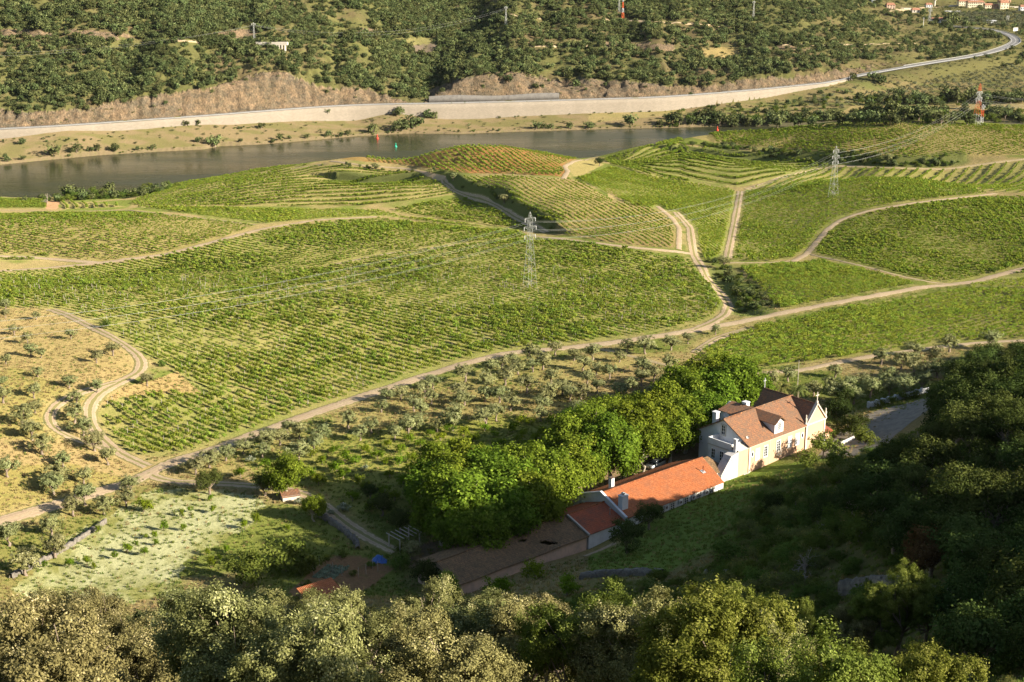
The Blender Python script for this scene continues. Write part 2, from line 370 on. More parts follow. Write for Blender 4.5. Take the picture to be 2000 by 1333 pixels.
def leafmat(name, dark, light, tip=None, trans=.3, gloss=0.0, vary=.25):
    """leaves: 'tint' per leaf runs dark -> light (-> tip), every plant differs a little"""
    m, nt, out = newmat(name); b = NB(nt)
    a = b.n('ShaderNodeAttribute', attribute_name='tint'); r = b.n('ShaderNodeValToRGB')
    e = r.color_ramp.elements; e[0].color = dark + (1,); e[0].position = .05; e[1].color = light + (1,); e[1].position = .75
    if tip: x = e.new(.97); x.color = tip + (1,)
    b.l(a.outputs['Fac'], r.inputs[0]); oi = b.n('ShaderNodeObjectInfo')
    h = b.n('ShaderNodeHueSaturation'); b.l(r.outputs[0], h.inputs['Color'])
    b.l(b.math('MULTIPLY_ADD', oi.outputs['Random'], .05, .475), h.inputs['Hue'])
    fr = b.math('FRACT', b.math('MULTIPLY', oi.outputs['Random'], 7.31))
    b.l(b.math('MULTIPLY_ADD', fr, vary * 2, 1 - vary), h.inputs['Value'])
    d = b.n('ShaderNodeBsdfDiffuse'); t = b.n('ShaderNodeBsdfTranslucent'); b.l(h.outputs[0], d.inputs[0])
    tc = b.mixc(.5, h.outputs[0], (light[0] * 1.2, light[1] * 1.3, light[2] * .6)); b.l(tc, t.inputs[0])
    mx = b.n('ShaderNodeMixShader'); mx.inputs[0].default_value = trans; b.l(d.outputs[0], mx.inputs[1]); b.l(t.outputs[0], mx.inputs[2]); o = mx.outputs[0]
    if gloss:
        g = b.n('ShaderNodeBsdfGlossy'); g.inputs['Roughness'].default_value = .45; g.inputs['Color'].default_value = (1, 1, 1, 1)
        m2 = b.n('ShaderNodeMixShader'); m2.inputs[0].default_value = gloss; b.l(o, m2.inputs[1]); b.l(g.outputs[0], m2.inputs[2]); o = m2.outputs[0]
    b.l(o, out.inputs[0]); return m

# ------------------------------------------------------------------ vineyard fields, traced on the photograph
FIELDS = [  # name, polygon, row direction (two photo points), spacing, vine spacing, density, ground colour
 ('main', [(-170,600),(-170,536),(100,530),(200,519),(330,502),(420,478),(520,451),(620,436),(740,429),(860,443),(1000,454),(1040,466),(1080,472),(1160,480),(1250,494),(1330,504),(1352,515),(1380,550),(1400,585),(1410,602),(1392,622),
           (1330,640),(1200,662),(1010,684),(900,706),(800,738),(700,772),(600,806),(500,840),(400,872),(300,893),(250,885),(222,860),(205,835),(192,810),(200,790),(240,778),(330,768),(420,775),(370,745),(320,712),(250,674),(185,632),(110,603)],
   ((400,830),(500,866)), 2.1, 1.15, .86, (.20,.19,.07)),
 ('lefthill', [(-170,420),(120,418),(250,416),(350,424),(430,433),(500,441),(470,452),(400,476),(330,492),(200,510),(110,503),(-170,490)], ((150,440),(330,470)), 2.0, 1.2, .8, (.22,.18,.075)),
 ('leftdark', [(-170,497),(90,498),(98,508),(-170,514)], ((0,505),(90,505)), 2.0, 1.0, 1, (.14,.14,.05)),
 ('strip', [(262,404),(500,409),(740,412),(790,425),(960,446),(880,440),(750,422),(620,428),(520,437),(430,427),(350,416)], ((300,408),(500,414)), 1.7, .9, .95, (.19,.22,.06)),
 ('river', [(-170,390),(88,391),(90,407),(-170,409)], ((0,400),(80,402)), 1.8, .9, 1, (.16,.2,.05)),
 ('riverrows', [(112,392),(200,398),(250,404),(125,409)], ((150,394),(170,408)), 4.0, 1.0, 1, (.26,.19,.10)),
 ('terra', TERR_A, None, 2.0, 1.1, .9, (.19,.17,.065)),
 ('redknoll', [(655,310),(720,297),(800,290),(900,286),(1000,287),(1100,294),(1140,305),(1118,314),(1098,326),(1112,346),(1000,340),(890,338),(800,323),(720,316)], ((930,290),(986,343)), 2.3, 1.2, .86, (.29,.135,.06)),
 ('knolltwo', [(898,345),(1000,346),(1115,352),(1150,365),(1190,388),(1200,397),(1270,404),(1308,432),(1322,460),(1318,486),(1250,480),(1170,470),(1085,455),(1045,420),(1003,398),(983,378),(930,360)], ((960,380),(1065,436)), 2.3, 1.1, .88, (.25,.18,.085)),
 ('lowstrip', [(760,413),(880,391),(905,388),(960,406),(1010,432),(1030,445),(1000,447),(880,432)], ((800,410),(960,425)), 1.9, 1.1, .9, (.20,.17,.06)),
 ('middle', [(1128,350),(1190,328),(1300,353),(1430,370),(1443,380),(1428,450),(1418,495),(1378,508),(1362,470),(1345,445),(1312,412),(1240,402),(1200,385),(1160,365)], ((1300,380),(1390,420)), 1.6, .9, .96, (.15,.20,.045)),
 ('terrb', TERR_B, None, 2.4, 1.0, .95, (.15,.16,.05)),
 ('topknoll', [(1332,265),(1450,259),(1600,247),(1750,240),(1900,246),(2190,251),(2190,300),(1900,305),(1800,311),(1750,309),(1640,300),(1500,289),(1400,280)], ((1600,262),(1900,292)), 2.1, 1.1, .88, (.24,.18,.08)),
 ('slope', [(1465,366),(1530,352),(1600,331),(1650,328),(1750,333),(1850,334),(1950,320),(2190,314),(2190,388),(1900,372),(1800,350),(1700,348),(1600,358),(1500,369)], ((1960,315),(1915,365)), 4.6, .7, 1, (.27,.25,.09)),
 ('dome', [(1450,374),(1600,359),(1700,349),(1800,351),(1880,365),(1930,380),(1850,388),(1750,398),(1680,411),(1636,432),(1610,450),(1580,488),(1545,505),(1500,512),(1432,510),(1430,495),(1445,440)], ((1500,440),(1750,400)), 2.0, 1.0, .93, (.18,.18,.06)),
 ('rightbig', [(1945,386),(2190,384),(2190,518),(1920,543),(1880,553),(1820,550),(1700,526),(1600,503),(1588,494),(1620,458),(1645,435),(1700,417),(1800,402)], ((1650,460),(1900,470)), 2.0, 1.0, .93, (.18,.19,.055)),
 ('patch', [(1445,522),(1480,517),(1590,510),(1700,533),(1790,556),(1720,568),(1600,590),(1535,604),(1515,600),(1500,580),(1470,548)], ((1500,560),(1700,545)), 1.8, .9, .97, (.12,.14,.04)),
 ('front', [(1372,692),(1400,662),(1460,648),(1560,624),(1700,594),(1800,574),(1880,566),(2190,570),(2190,658),(1850,675),(1700,692),(1600,706),(1500,718),(1440,717),(1382,710)], ((1450,690),(1800,610)), 2.0, 1.0, .95, (.15,.15,.045)),
 ('rightpale', [(1895,553),(1950,541),(2190,524),(2190,566),(1895,560)], ((1900,558),(2000,550)), 1.8, 1.0, .9, (.24,.25,.08)),
]
# ------------------------------------------------------------------ dirt tracks, traced on the photograph: points, width in metres, grassiness of the middle
TRACKS = [
 ([(-170,1062),(-60,1036),(0,1020),(60,1002),(150,975),(230,950),(275,937),(300,918),(340,903),(420,878),(500,848),(600,812),(700,778),(800,745),(900,713),(1000,688),(1080,683),(1200,670),(1330,650),(1420,635),(1500,618),(1600,598),(1700,580),(1800,562),(1850,557),(1900,552),(1960,535),(2200,478)], 4.0, .15),
 ([(100,605),(130,615),(180,640),(230,665),(268,692),(281,712),(270,731),(240,745),(200,765),(178,785),(170,803),(182,835),(203,862),(235,888),(290,912)], 3.0, .45),
 ([(225,748),(180,762),(140,772),(108,790),(95,812),(100,835),(125,852),(175,868),(235,884)], 2.6, .6),
 ([(290,925),(310,940),(370,944),(430,945),(500,950),(560,955),(600,966),(628,985),(650,1003),(680,1028),(715,1048),(748,1068),(775,1078)], 2.8, .5),
 ([(-170,540),(80,525),(200,514),(330,497),(420,472),(520,446),(620,430),(735,424)], 3.2, .2),
 ([(-170,496),(60,503),(150,511),(200,514)], 2.5, .3),
 ([(-170,408),(120,414),(250,411),(370,424),(500,440)], 1.8, .4),
 ([(655,516),(760,495),(880,480),(1020,468),(1045,464)], 2.0, .7),
 ([(1040,461),(1160,475),(1250,486),(1330,493),(1352,497)], 2.6, .2),
 ([(1285,404),(1312,425),(1327,445),(1326,488)], 2.2, .3),
 ([(1320,415),(1348,445),(1352,480),(1356,500),(1368,518),(1382,545),(1406,572),(1424,597),(1418,615),(1390,632),(1350,647)], 3.4, .4),
 ([(865,350),(885,372),(915,384),(945,391),(970,402),(1000,422),(1040,442),(1068,455)], 2.8, .5),
 ([(645,315),(720,325),(800,330),(868,350)], 2.0, .3),
 ([(1446,374),(1440,410),(1432,450),(1421,505)], 3.2, .7),
 ([(1455,370),(1520,349),(1580,333),(1640,324),(1750,329),(1850,331),(1950,317),(2200,290)], 1.9, .4),
 ([(1548,512),(1575,498),(1598,470),(1620,445),(1645,428),(1700,411),(1800,395),(1900,384),(1945,379)], 2.8, .2),
 ([(1425,514),(1500,514),(1560,509)], 1.6, .4),
 ([(1585,498),(1680,519),(1760,540),(1820,553),(1880,556)], 1.6, .6),
 ([(1100,350),(1110,335),(1103,325),(1125,315),(1165,308),(1172,315)], 2.4, .2),
 ([(1460,643),(1410,657),(1375,675),(1355,690)], 2.4, .8),
 ([(1330,723),(1390,724),(1480,729),(1560,726),(1620,712),(1700,697),(1800,683),(1900,671),(2200,655)], 3.0, .25),
 ([(1175,683),(1250,700),(1330,722)], 1.6, .7),
 ([(640,320),(520,337),(400,358)], 1.6, .7),
 ([(1140,1088),(1175,1073),(1200,1062)], 1.2, .2),
]
TRACK_W = []
def smooth_line(P, step=2.0):
    P = np.array(P, float); d = np.r_[0, np.cumsum(np.hypot(*(P[1:] - P[:-1]).T))]; n = max(3, int(d[-1] / step))
    s = np.linspace(0, d[-1], n); X = np.interp(s, d, P[:, 0]); Y = np.interp(s, d, P[:, 1])
    k = max(1, int(7 / step)); ker = np.hanning(2 * k + 3)[1:-1]; ker /= ker.sum()
    Xp = np.pad(X, k, mode='edge'); Yp = np.pad(Y, k, mode='edge')
    Xs = np.convolve(Xp, ker, 'valid'); Ys = np.convolve(Yp, ker, 'valid'); Xs[0], Ys[0], Xs[-1], Ys[-1] = X[0], Y[0], X[-1], Y[-1]
    return Xs, Ys
for pts, w, g in TRACKS:
    P = hit(*np.array(dens(pts, 10)).T)
    TRACK_W.append((*smooth_line(P[:, :2], 1.6), w, g))
YARD_ROAD = [(1655,893),(1690,858),(1718,832),(1750,812),(1790,795),(1840,778)]
# flatten the ground gently across each track, and keep a raster of the distance to the nearest one
TD = np.full(GZ.shape, 50.0)
def near_cells(X, Y, pad):
    u = X / Y; i0 = np.searchsorted(GY, Y.min() - pad); i1 = np.searchsorted(GY, Y.max() + pad)
    um = pad / max(Y.min(), 20); j0 = np.searchsorted(GU, u.min() - um); j1 = np.searchsorted(GU, u.max() + um)
    return slice(max(i0, 0), i1), slice(max(j0, 0), j1)
for Xs, Ys, w, g in TRACK_W:
    for k in range(0, len(Xs) - 1, 12):
        xs, ys = Xs[k:k + 13], Ys[k:k + 13]; sl = near_cells(xs, ys, 9)
        if XX[sl].size == 0: continue
        d, s = seg_dist(XX[sl], YY[sl], list(zip(xs, ys)))
        TD[sl] = np.minimum(TD[sl], np.maximum(d - w / 2, 0))

# ------------------------------------------------------------------ ground colour zones (albedo only)
col = np.zeros(GZ.shape + (3,)); rockm = np.zeros(GZ.shape); vinem = np.zeros(GZ.shape)
GRASS_G, GRASS_D, SOIL = np.array((.15, .175, .045)), np.array((.34, .27, .135)), np.array((.27, .19, .10))
n1 = fbm(XX / 22, YY / 22, 71, 4); n2 = fbm(XX / 5, YY / 5, 73, 4)
dry = sstep(.42, .6, n1)
col[:] = GRASS_G * (1 - dry[..., None]) + GRASS_D * dry[..., None] * .8
def paint(mask, c, a=1.0):
    m = (np.asarray(mask, float) * a)[..., None]; col[:] = col * (1 - m) + np.array(c) * m
def pmask(poly, y0=175, y1=5000, edge=0.0):
    wob = (fbm(XX / 4, YY / 4, 90, 2) - .5) * edge
    return in_poly(PXg + wob, PYg + wob * .5, poly) & (YY > y0) & (YY < y1)
# left olive slope: dry straw, greener below
paint(pmask([(-200,595),(100,600),(270,690),(285,720),(240,760),(180,800),(200,870),(300,915),(200,1000),(-200,1080)], edge=14), (.34, .255, .125), .85)
paint(pmask([(-200,730),(40,720),(180,780),(110,860),(-200,850)], edge=30), (.25, .23, .07), .6)
paint(pmask([(-200,930),(120,900),(250,935),(100,1000),(-200,1010)], edge=30), (.24, .22, .06), .6)
paint(pmask([(-60,1035),(280,945),(400,955),(200,1060),(40,1170),(-100,1200)], edge=16), (.20, .19, .06), .7)
# centre olive orchard, dry between the trees, greener under the citrus
paint(pmask([(360,905),(520,850),(800,760),(1000,700),(1300,690),(1340,720),(1330,780),(1100,820),(900,840),(640,870),(420,940)], edge=20), (.30, .26, .10), .75)
paint(pmask([(1130,740),(1330,690),(1360,720),(1320,800),(1150,810)], edge=24), (.29, .215, .11), .7)
paint(pmask([(480,900),(660,850),(980,810),(1120,830),(1060,900),(840,1000),(660,1010),(500,950)], edge=24), (.235, .24, .06), .85)
# flower meadow
MEADOW = [(20,1150),(130,1060),(240,985),(300,958),(420,958),(510,975),(520,990),(470,1030),(380,1090),(300,1170),(120,1200)]
mm = pmask(MEADOW, edge=36); paint(mm, (.25, .25, .08), 1)
fl = sstep(.44, .56, fbm(XX / 3.2 + .4 * YY / 3.2, YY / 5, 88, 4)); core = pmask([(120,1110),(260,1015),(340,975),(500,975),(505,990),(440,1040),(370,1085),(300,1150),(150,1180)], edge=40)
fl = sstep(.30, .62, fbm(XX / 2.4 + .5 * YY / 3.2, YY / 4, 88, 4) * .6 + .4 * fbm(XX / 12, YY / 7, 188, 3)); fl = .1 + .9 * fl; col[mm] = (np.array((.37, .375, .21)) * fl[mm][:, None] + np.array((.20, .20, .06)) * (1 - fl[mm][:, None]))
paint(core, (.42, .42, .28), .3)
paint(pmask([(470,1035),(520,990),(620,985),(720,1050),(720,1085),(620,1080),(540,1110),(380,1120)], edge=16), (.18, .2, .05), .8)
# farm yard, shaded meadow behind the house, vegetable garden soil
paint(pmask([(1105,975),(1175,925),(1260,900),(1370,860),(1372,905),(1200,940),(1130,990)], edge=6), (.26, .19, .12), 1)
paint(pmask([(780,1075),(870,1050),(1100,1000),(1110,1010),(850,1105),(800,1110)], edge=6), (.24, .18, .12), 1)
paint(pmask([(1150,1090),(1410,935),(1640,880),(1680,930),(1500,1020),(1300,1120),(1150,1130)], edge=20), (.17, .235, .05), .95)
paint(pmask([(560,1160),(640,1090),(700,1085),(770,1110),(720,1150),(640,1190)], edge=6), (.25, .15, .09), .95)
# scrub on the right-hand hill
paint(sstep(3, 12, GZ) * (YY < 330) * sstep(1250, 1600, PXg + 120 * (n1 - .5)), (.12, .115, .045), .8)
paint((YY < 150), (.14, .125, .05), .7)
# sites beside the tracks: trodden straw-coloured verge
paint(sstep(3.2, .2, TD) * sstep(.35, .55, n2), (.36, .28, .14), .65)
# fields
PW = []
for name, poly, dirp, sp, vs, dn, c in FIELDS:
    m = pmask(poly, y0=230, y1=800, edge=3)
    blend = sstep(.38, .62, n2)[..., None] * .35 + .0
    c = np.array(c) * (.9 if name in ('redknoll', 'knolltwo', 'topknoll', 'terra', 'slope', 'lefthill') else .6) + np.array((.27, .30, .08)) * (.1 if name in ('redknoll', 'knolltwo', 'topknoll', 'terra', 'slope', 'lefthill') else .4)
    pt = sstep(.40, .60, fbm(XX / 28 + 3, YY / 34, 171, 4))[..., None]
    cc = c * (1 - blend) + np.array((.33, .27, .13)) * blend; cc = cc * (1 - .35 * pt) + np.array((.34, .29, .12)) * .35 * pt
    if name == 'redknoll': cc = np.array(c) * (1 - sstep(.45, .62, n1)[..., None] * .5) + np.array((.24, .2, .08)) * sstep(.45, .62, n1)[..., None] * .5
    if name == 'main': cc = cc * (1 - dry[..., None] * .25) + np.array((.26, .23, .09)) * dry[..., None] * .25
    col[m] = cc[m]; vinem[m] = 1
    PW.append(m)
# banks between knolls, drawn as rough grass; bare pale terrace spots
paint(pmask([(1118,318),(1170,304),(1178,322),(1140,342),(1122,346),(1112,335)], edge=2), (.33, .27, .12), .9)
paint(pmask([(1183,366),(1205,372),(1218,390),(1190,390)], edge=2), (.38, .29, .15), .9)
paint(pmask([(90,392),(118,392),(112,410),(90,409)]), (.42, .24, .15), .9)
paint(pmask([(300,742),(345,725),(400,775),(340,768),(240,776),(200,790),(185,800),(230,760)], edge=8), (.38, .27, .13), .9)
for line, z, h, w in BANKS:
    d, s = seg_dist(XX, YY, world_line(line, z)); paint(sstep(7, 3, d), (.13, .15, .05), .9)
d, s = seg_dist(XX, YY, world_line(DITCH, -4.0)); paint(sstep(9, 5, d), (.16, .19, .06), .85)
# far bank: dry slope above the river, green at the water
far_bank = (YY > shore_far(UU) - 1) & (YY < wall_y(UU) + .5) & (UU < U_END)
tb = sstep(.35, .6, fbm(XX / 12, YY / 6, 77, 4))[..., None]
cb = np.array((.21, .16, .095)) * tb + np.array((.16, .14, .065)) * (1 - tb); col[far_bank] = cb[far_bank]
right_plain = (YY > shore_far(UU)) & (UU > .15) & (YY > 880) & ~((UU < U_END) & (YY > wall_y(UU)))
cb = np.array((.22, .175, .09)) * tb + np.array((.14, .145, .055)) * (1 - tb); col[right_plain] = cb[right_plain]
paint(pmask([(1645,218),(1665,207),(2010,203),(2010,222),(1900,222),(1760,224),(1650,226)], y0=850), (.30, .235, .115), 1)
paint(pmask([(1150,236),(1160,240),(1340,222),(1335,212),(1150,222)], y0=850), (.33, .27, .12), .5)
# hillside beyond the road
hm = ((YY > wall_y(UU) + .4) & (UU < U_END)) | ((YY > 1010) & (PYg < 160) & (UU < .40))
th = sstep(.36, .62, fbm(XX / 30, YY / 30, 79, 4))[..., None]; t3 = sstep(.45, .6, fbm(XX / 7, YY / 7, 81, 3))[..., None]
ch = (np.array((.135, .105, .06)) * (1 - th) + np.array((.11, .108, .046)) * th) * (1 - .3 * t3) + np.array((.18, .18, .065)) * .3 * t3
kk = sstep(.24, .34, UU)[..., None]; ch = ch * (1 - kk) + np.array((.18, .165, .07)) * kk
col[hm] = ch[hm]
CUT_TOP = [(-300,222),(0,216),(100,218),(170,214),(230,200),(280,190),(330,182),(400,174),(460,160),(500,146),(535,141),(570,148),(610,166),(660,172),(700,170),(740,184),(790,200),(828,203),(835,180),(880,160),(930,147),(1000,141),(1060,152),(1090,160),(1180,156),(1250,162),(1370,172),(1440,160),(1500,152),(1560,150),(1620,140),(1680,132),(1760,118)]
ct = np.interp(PXg, [p[0] for p in CUT_TOP], [p[1] for p in CUT_TOP]); wob = (fbm(XX / 5, YY / 5, 99, 3) - .5) * 22
cut = (YY > wall_y(UU) + 9) & (PYg > ct + wob * .7) & (UU < .275) & (YY < 1120) & (YY > 700) & (PYg < np.interp(PXg, rp[:20, 0], rp[:20, 1]) - 1.5 + 40 * (UU < U_END - .01)) & (fbm(XX / 6, YY / 6, 131, 3) > sstep(.21, .275, UU) * .8)
strat = fbm(XX / 3.2 + YY / 6, GZ / 1.6, 101, 4); big = fbm(XX / 24, GZ / 9, 103, 3)
rc = np.array((.225, .17, .125)) * (1 - sstep(.4, .62, big)[..., None]) + np.array((.16, .14, .115)) * sstep(.4, .62, big)[..., None]
rc = rc * (.5 + .75 * sstep(.35, .65, strat)[..., None])
grassy = sstep(.5, .62, fbm(XX / 9, YY / 5, 107, 3))[..., None] * (.25 + .75 * sstep(.06, .17, UU)[..., None])
rc = rc * (1 - grassy) + np.array((.165, .14, .075)) * grassy
col[cut] = rc[cut]; rockm[cut] = 1
outc = fbm(XX / 14 + 5, YY / 9, 111, 4)
for poly in ([(0,58),(120,58),(280,66),(250,80),(120,74),(0,72)], [(420,84),(430,62),(495,58),(505,70),(490,80)], [(690,50),(740,60),(690,78),(660,62)], [(440,110),(500,100)], [(1180,82),(1320,88),(1310,100),(1180,95)], [(1510,80),(1600,88),(1600,98),(1510,96)]):
    if len(poly) > 2:
        m = pmask(poly, y0=750, edge=10) & hm; paint(m & (outc > .42), (.26, .195, .14), .9); rockm[m & (outc > .42)] = 1
paint(pmask([(800,90),(860,84),(840,108),(815,106)], y0=900, edge=5), (.17, .13, .11), .9)
paint(pmask([(770,76),(850,74),(840,86),(790,90)], y0=900, edge=5), (.21, .19, .085), .8)
paint(pmask([(1370,95),(1440,92),(1450,112),(1380,112)], y0=900, edge=5), (.34, .26, .12), .8)
riverbed = (YY > shore_near(UU)) & (YY < shore_far(UU)) & (YY > 560); paint(riverbed, (.12, .11, .07), 1)
wet = (YY > 560) & (np.minimum(np.abs(YY - shore_near(UU)), np.abs(YY - shore_far(UU))) < 2.2); paint(wet, (.22, .17, .11), .8)
col = np.clip(col, .01, .9)

ng_, mg_ = GZ.shape
verts = np.stack([XX, YY, GZ], -1).reshape(-1, 3)
idx = np.arange(ng_ * mg_).reshape(ng_, mg_)
faces = np.stack([idx[:-1, :-1], idx[:-1, 1:], idx[1:, 1:], idx[1:, :-1]], -1).reshape(-1, 4)

m_ground, nt, out = newmat('ground_soil_and_grass'); b = NB(nt)
at = b.n('ShaderNodeAttribute', attribute_name='zone'); rk = b.n('ShaderNodeAttribute', attribute_name='rock')
p = b.pos(); f1 = b.noise(1.6, 6, .75, p); f2 = b.noise(.22, 4, .6, p); f3 = b.noise(5.5, 3, .7, p)
k = b.math('ADD', b.math('MULTIPLY', b.ramp(f1, .25, .75), .7), b.math('MULTIPLY', b.ramp(f3, .3, .7), .6))
r3a = b.noise(.16, 6, .7, b.pos(sc=(1, 1, 1.6), rot=(.35, .5, 0))); r3b = b.noise(.9, 5, .75, b.pos(sc=(1.4, .7, .8), rot=(0, .6, .3)))
rc_ = b.mixc(b.ramp(r3a, .42, .60), (.15, .125, .10), (.30, .215, .15)); rc_ = b.mixc(1.0, rc_, b.mixc(b.ramp(r3b, .36, .62), (.42, .42, .44), (1.35, 1.3, 1.2)), 'MULTIPLY')
at_c = b.mixc(b.math('MULTIPLY', rk.outputs['Fac'], .72), at.outputs['Color'], rc_)
c = b.mixc(1.0, at_c, b.mixc(k, (.45, .48, .42), (1.22, 1.2, 1.08)), 'MULTIPLY')
green = b.mixc(b.math('MULTIPLY', b.ramp(b.noise(.55, 5, .7, p), .52, .66), b.math('SUBTRACT', .45, b.math('MULTIPLY', rk.outputs['Fac'], .35))), c, (.13, .15, .04))
s = b.n('ShaderNodeBsdfDiffuse'); s.inputs['Roughness'].default_value = .8; b.l(green, s.inputs['Color'])
vor = b.n('ShaderNodeTexNoise'); vor.inputs['Scale'].default_value = .4; vor.inputs['Detail'].default_value = 6; vor.inputs['Roughness'].default_value = .75
b.l(b.pos(sc=(1.0, 1.0, .8), rot=(.3, .5, 0)), vor.inputs['Vector'])
hh = b.math('ADD', b.math('MULTIPLY', f1, .5), b.math('MULTIPLY', f3, .25)); hh = b.math('ADD', hh, b.math('MULTIPLY', b.math('MULTIPLY', vor.outputs['Fac'], rk.outputs['Fac']), 5.0))
b.l(b.bump(hh, .9, .5), s.inputs['Normal']); b.l(s.outputs[0], out.inputs[0])

me = fast_mesh('ground', verts, faces, m_ground, smooth=True)
ca = me.color_attributes.new('zone', 'FLOAT_COLOR', 'POINT'); ca.data.foreach_set('color', np.concatenate([col.reshape(-1, 3), np.ones((ng_ * mg_, 1))], 1).astype(np.float32).ravel())
ra = me.attributes.new('rock', 'FLOAT', 'POINT'); ra.data.foreach_set('value', rockm.reshape(-1).astype(np.float32))
ground = link('ground', me); tag(ground, kind='structure')

# ------------------------------------------------------------------ river
m_water, nt, out = newmat('river_water'); b = NB(nt)
s = b.n('ShaderNodeBsdfPrincipled'); s.inputs['Base Color'].default_value = (.030, .034, .018, 1); s.inputs['Roughness'].default_value = .12
s.inputs['IOR'].default_value = 1.33
w1 = b.noise(.35, 4, .65, b.pos(sc=(.35, 1.0, 1.0), rot=(0, 0, .05))); w2 = b.noise(.018, 3, .5, b.pos(sc=(.4, 1.3, 1)))
b.l(b.bump(w1, .35, .35), s.inputs['Normal']); b.l(b.math('MULTIPLY_ADD', b.ramp(w2, .4, .62), .22, .10), s.inputs['Roughness'])
b.l(b.mixc(b.ramp(w2, .38, .65), (.032, .036, .016), (.046, .048, .022)), s.inputs['Base Color']); b.l(s.outputs[0], out.inputs[0])
uu = np.linspace(-.6, .7, 200); lo = shore_near(uu) - 30; hi = shore_far(uu) + 14; g = np.linspace(0, 1, 24)
Yw = lo[None] + (hi - lo)[None] * g[:, None]; Xw = uu[None] * Yw; vw = np.stack([Xw, Yw, np.full(Xw.shape, -30.0)], -1).reshape(-1, 3)
iw = np.arange(24 * 200).reshape(24, 200); fw = np.stack([iw[:-1, :-1], iw[:-1, 1:], iw[1:, 1:], iw[1:, :-1]], -1).reshape(-1, 4)
tag(link('river_water', fast_mesh('river_water', vw, fw, m_water, smooth=True)), kind='structure')

# ------------------------------------------------------------------ ribbons over the ground
def ribbon(name, Xs, Ys, w, mat, lift=.10, across=5, wob=.18, zs=None, seed=1):
    T = np.stack([np.gradient(Xs), np.gradient(Ys)], 1); T /= np.linalg.norm(T, axis=1)[:, None] + 1e-9
    N = np.stack([-T[:, 1], T[:, 0]], 1); g = np.linspace(-.5, .5, across); L = np.r_[0, np.cumsum(np.hypot(np.diff(Xs), np.diff(Ys)))]
    ww = w * (1 + wob * (fbm(L / 5.0, L * 0 + seed, seed, 3) - .5) * 2)
    X = Xs[:, None] + N[:, 0:1] * g[None] * ww[:, None]; Y = Ys[:, None] + N[:, 1:2] * g[None] * ww[:, None]
    Z = (zat(X, Y) if zs is None else np.repeat(zs[:, None], across, 1)) + lift
    if zs is None: Z[:, 0] -= lift * .8; Z[:, -1] -= lift * .8
    v = np.stack([X, Y, Z], -1).reshape(-1, 3); n = len(Xs); i = np.arange(n * across).reshape(n, across)
    f = np.stack([i[:-1, :-1], i[:-1, 1:], i[1:, 1:], i[1:, :-1]], -1).reshape(-1, 4)
    uv = np.stack([np.repeat((g + .5)[None], n, 0), np.repeat(L[:, None], across, 1)], -1).reshape(-1, 2)
    me = fast_mesh(name, v, f[:, ::-1], mat, smooth=True, uv=uv)
    return me
def trackmat(name, grass):
    m, nt, out = newmat(name); b = NB(nt); u = b.n('ShaderNodeUVMap', uv_map='uv'); sx = b.n('ShaderNodeSeparateXYZ'); b.l(u.outputs[0], sx.inputs[0])
    p = b.pos(); n = b.noise(2.2, 5, .7, p); n2 = b.noise(.35, 3, .6, p)
    c = b.mixc(b.ramp(n, .3, .7), (.36, .27, .165), (.54, .43, .29)); c = b.mixc(b.ramp(n2, .4, .7), c, (.42, .31, .20))
    d = b.math('ABSOLUTE', b.math('SUBTRACT', sx.outputs[0], .5))                # 0 in the middle, .5 at the verge
    n3 = b.noise(.7, 5, .75, p); ver = b.math('GREATER_THAN', b.math('ADD', d, b.math('MULTIPLY', n3, .55)), .66)
    rut = b.math('LESS_THAN', b.math('ABSOLUTE', b.math('SUBTRACT', b.math('ADD', d, b.math('MULTIPLY', n, .06)), .27)), .07); c = b.mixc(b.math('MULTIPLY', rut, .35), c, (.27, .20, .13))
    mid = b.math('MULTIPLY', b.math('LESS_THAN', b.math('ADD', d, b.math('MULTIPLY', n3, .25)), .24), grass)
    c = b.mixc(b.math('MAXIMUM', mid, ver), c, (.22, .20, .08))
    s = b.n('ShaderNodeBsdfDiffuse'); b.l(c, s.inputs[0]); b.l(b.bump(n, .6, .12), s.inputs['Normal']); b.l(s.outputs[0], out.inputs[0]); return m
TM = [trackmat('dirt_track_bare', .15), trackmat('dirt_track_rutted', .95)]
for k, (Xs, Ys, w, g) in enumerate(TRACK_W):
    tag(link('dirt_path', ribbon('dirt_path', Xs, Ys, w, TM[0 if g < .4 else 1], lift=.13 + .004 * (k % 7), seed=k + 3)), kind='structure')
P = hit(*np.array(dens(YARD_ROAD, 8)).T); Xs, Ys = smooth_line(P[:, :2], 1.5)
m_yard = surf('yard_gravel', (.20, .17, .13), (.29, .25, .19), .8, .95, .3, .05, obj=False)
tag(link('gravel_road', ribbon('gravel_road', Xs, Ys, 12, m_yard, lift=.12, across=7, wob=.05)), kind='structure')

# ------------------------------------------------------------------ highway with its retaining wall
rx, ry = [], []
t = np.arange(len(ROAD_X)); tt = np.linspace(0, len(ROAD_X) - 1, 900)
def cat(P):
    o = np.zeros(len(tt)); n = len(P)
    for k, s in enumerate(tt):
        i = min(int(s), n - 2); f = s - i; p0, p1, p2, p3 = P[max(i - 1, 0)], P[i], P[i + 1], P[min(i + 2, n - 1)]
        o[k] = .5 * (2 * p1 + (p2 - p0) * f + (2 * p0 - 5 * p1 + 4 * p2 - p3) * f * f + (3 * p1 - p0 - 3 * p2 + p3) * f ** 3)
    return o
RX, RY, RZ = cat(ROAD_X), cat(ROAD_Y), cat(ROAD_Z)
RYl = np.where(RX / RY < U_END, wall_y(RX / RY), RY); RX = np.where(RX / RY < U_END, RX / RY * RYl, RX); RY = RYl
T = np.stack([np.gradient(RX), np.gradient(RY)], 1); T /= np.linalg.norm(T, axis=1)[:, None]; N = np.stack([-T[:, 1], T[:, 0]], 1)
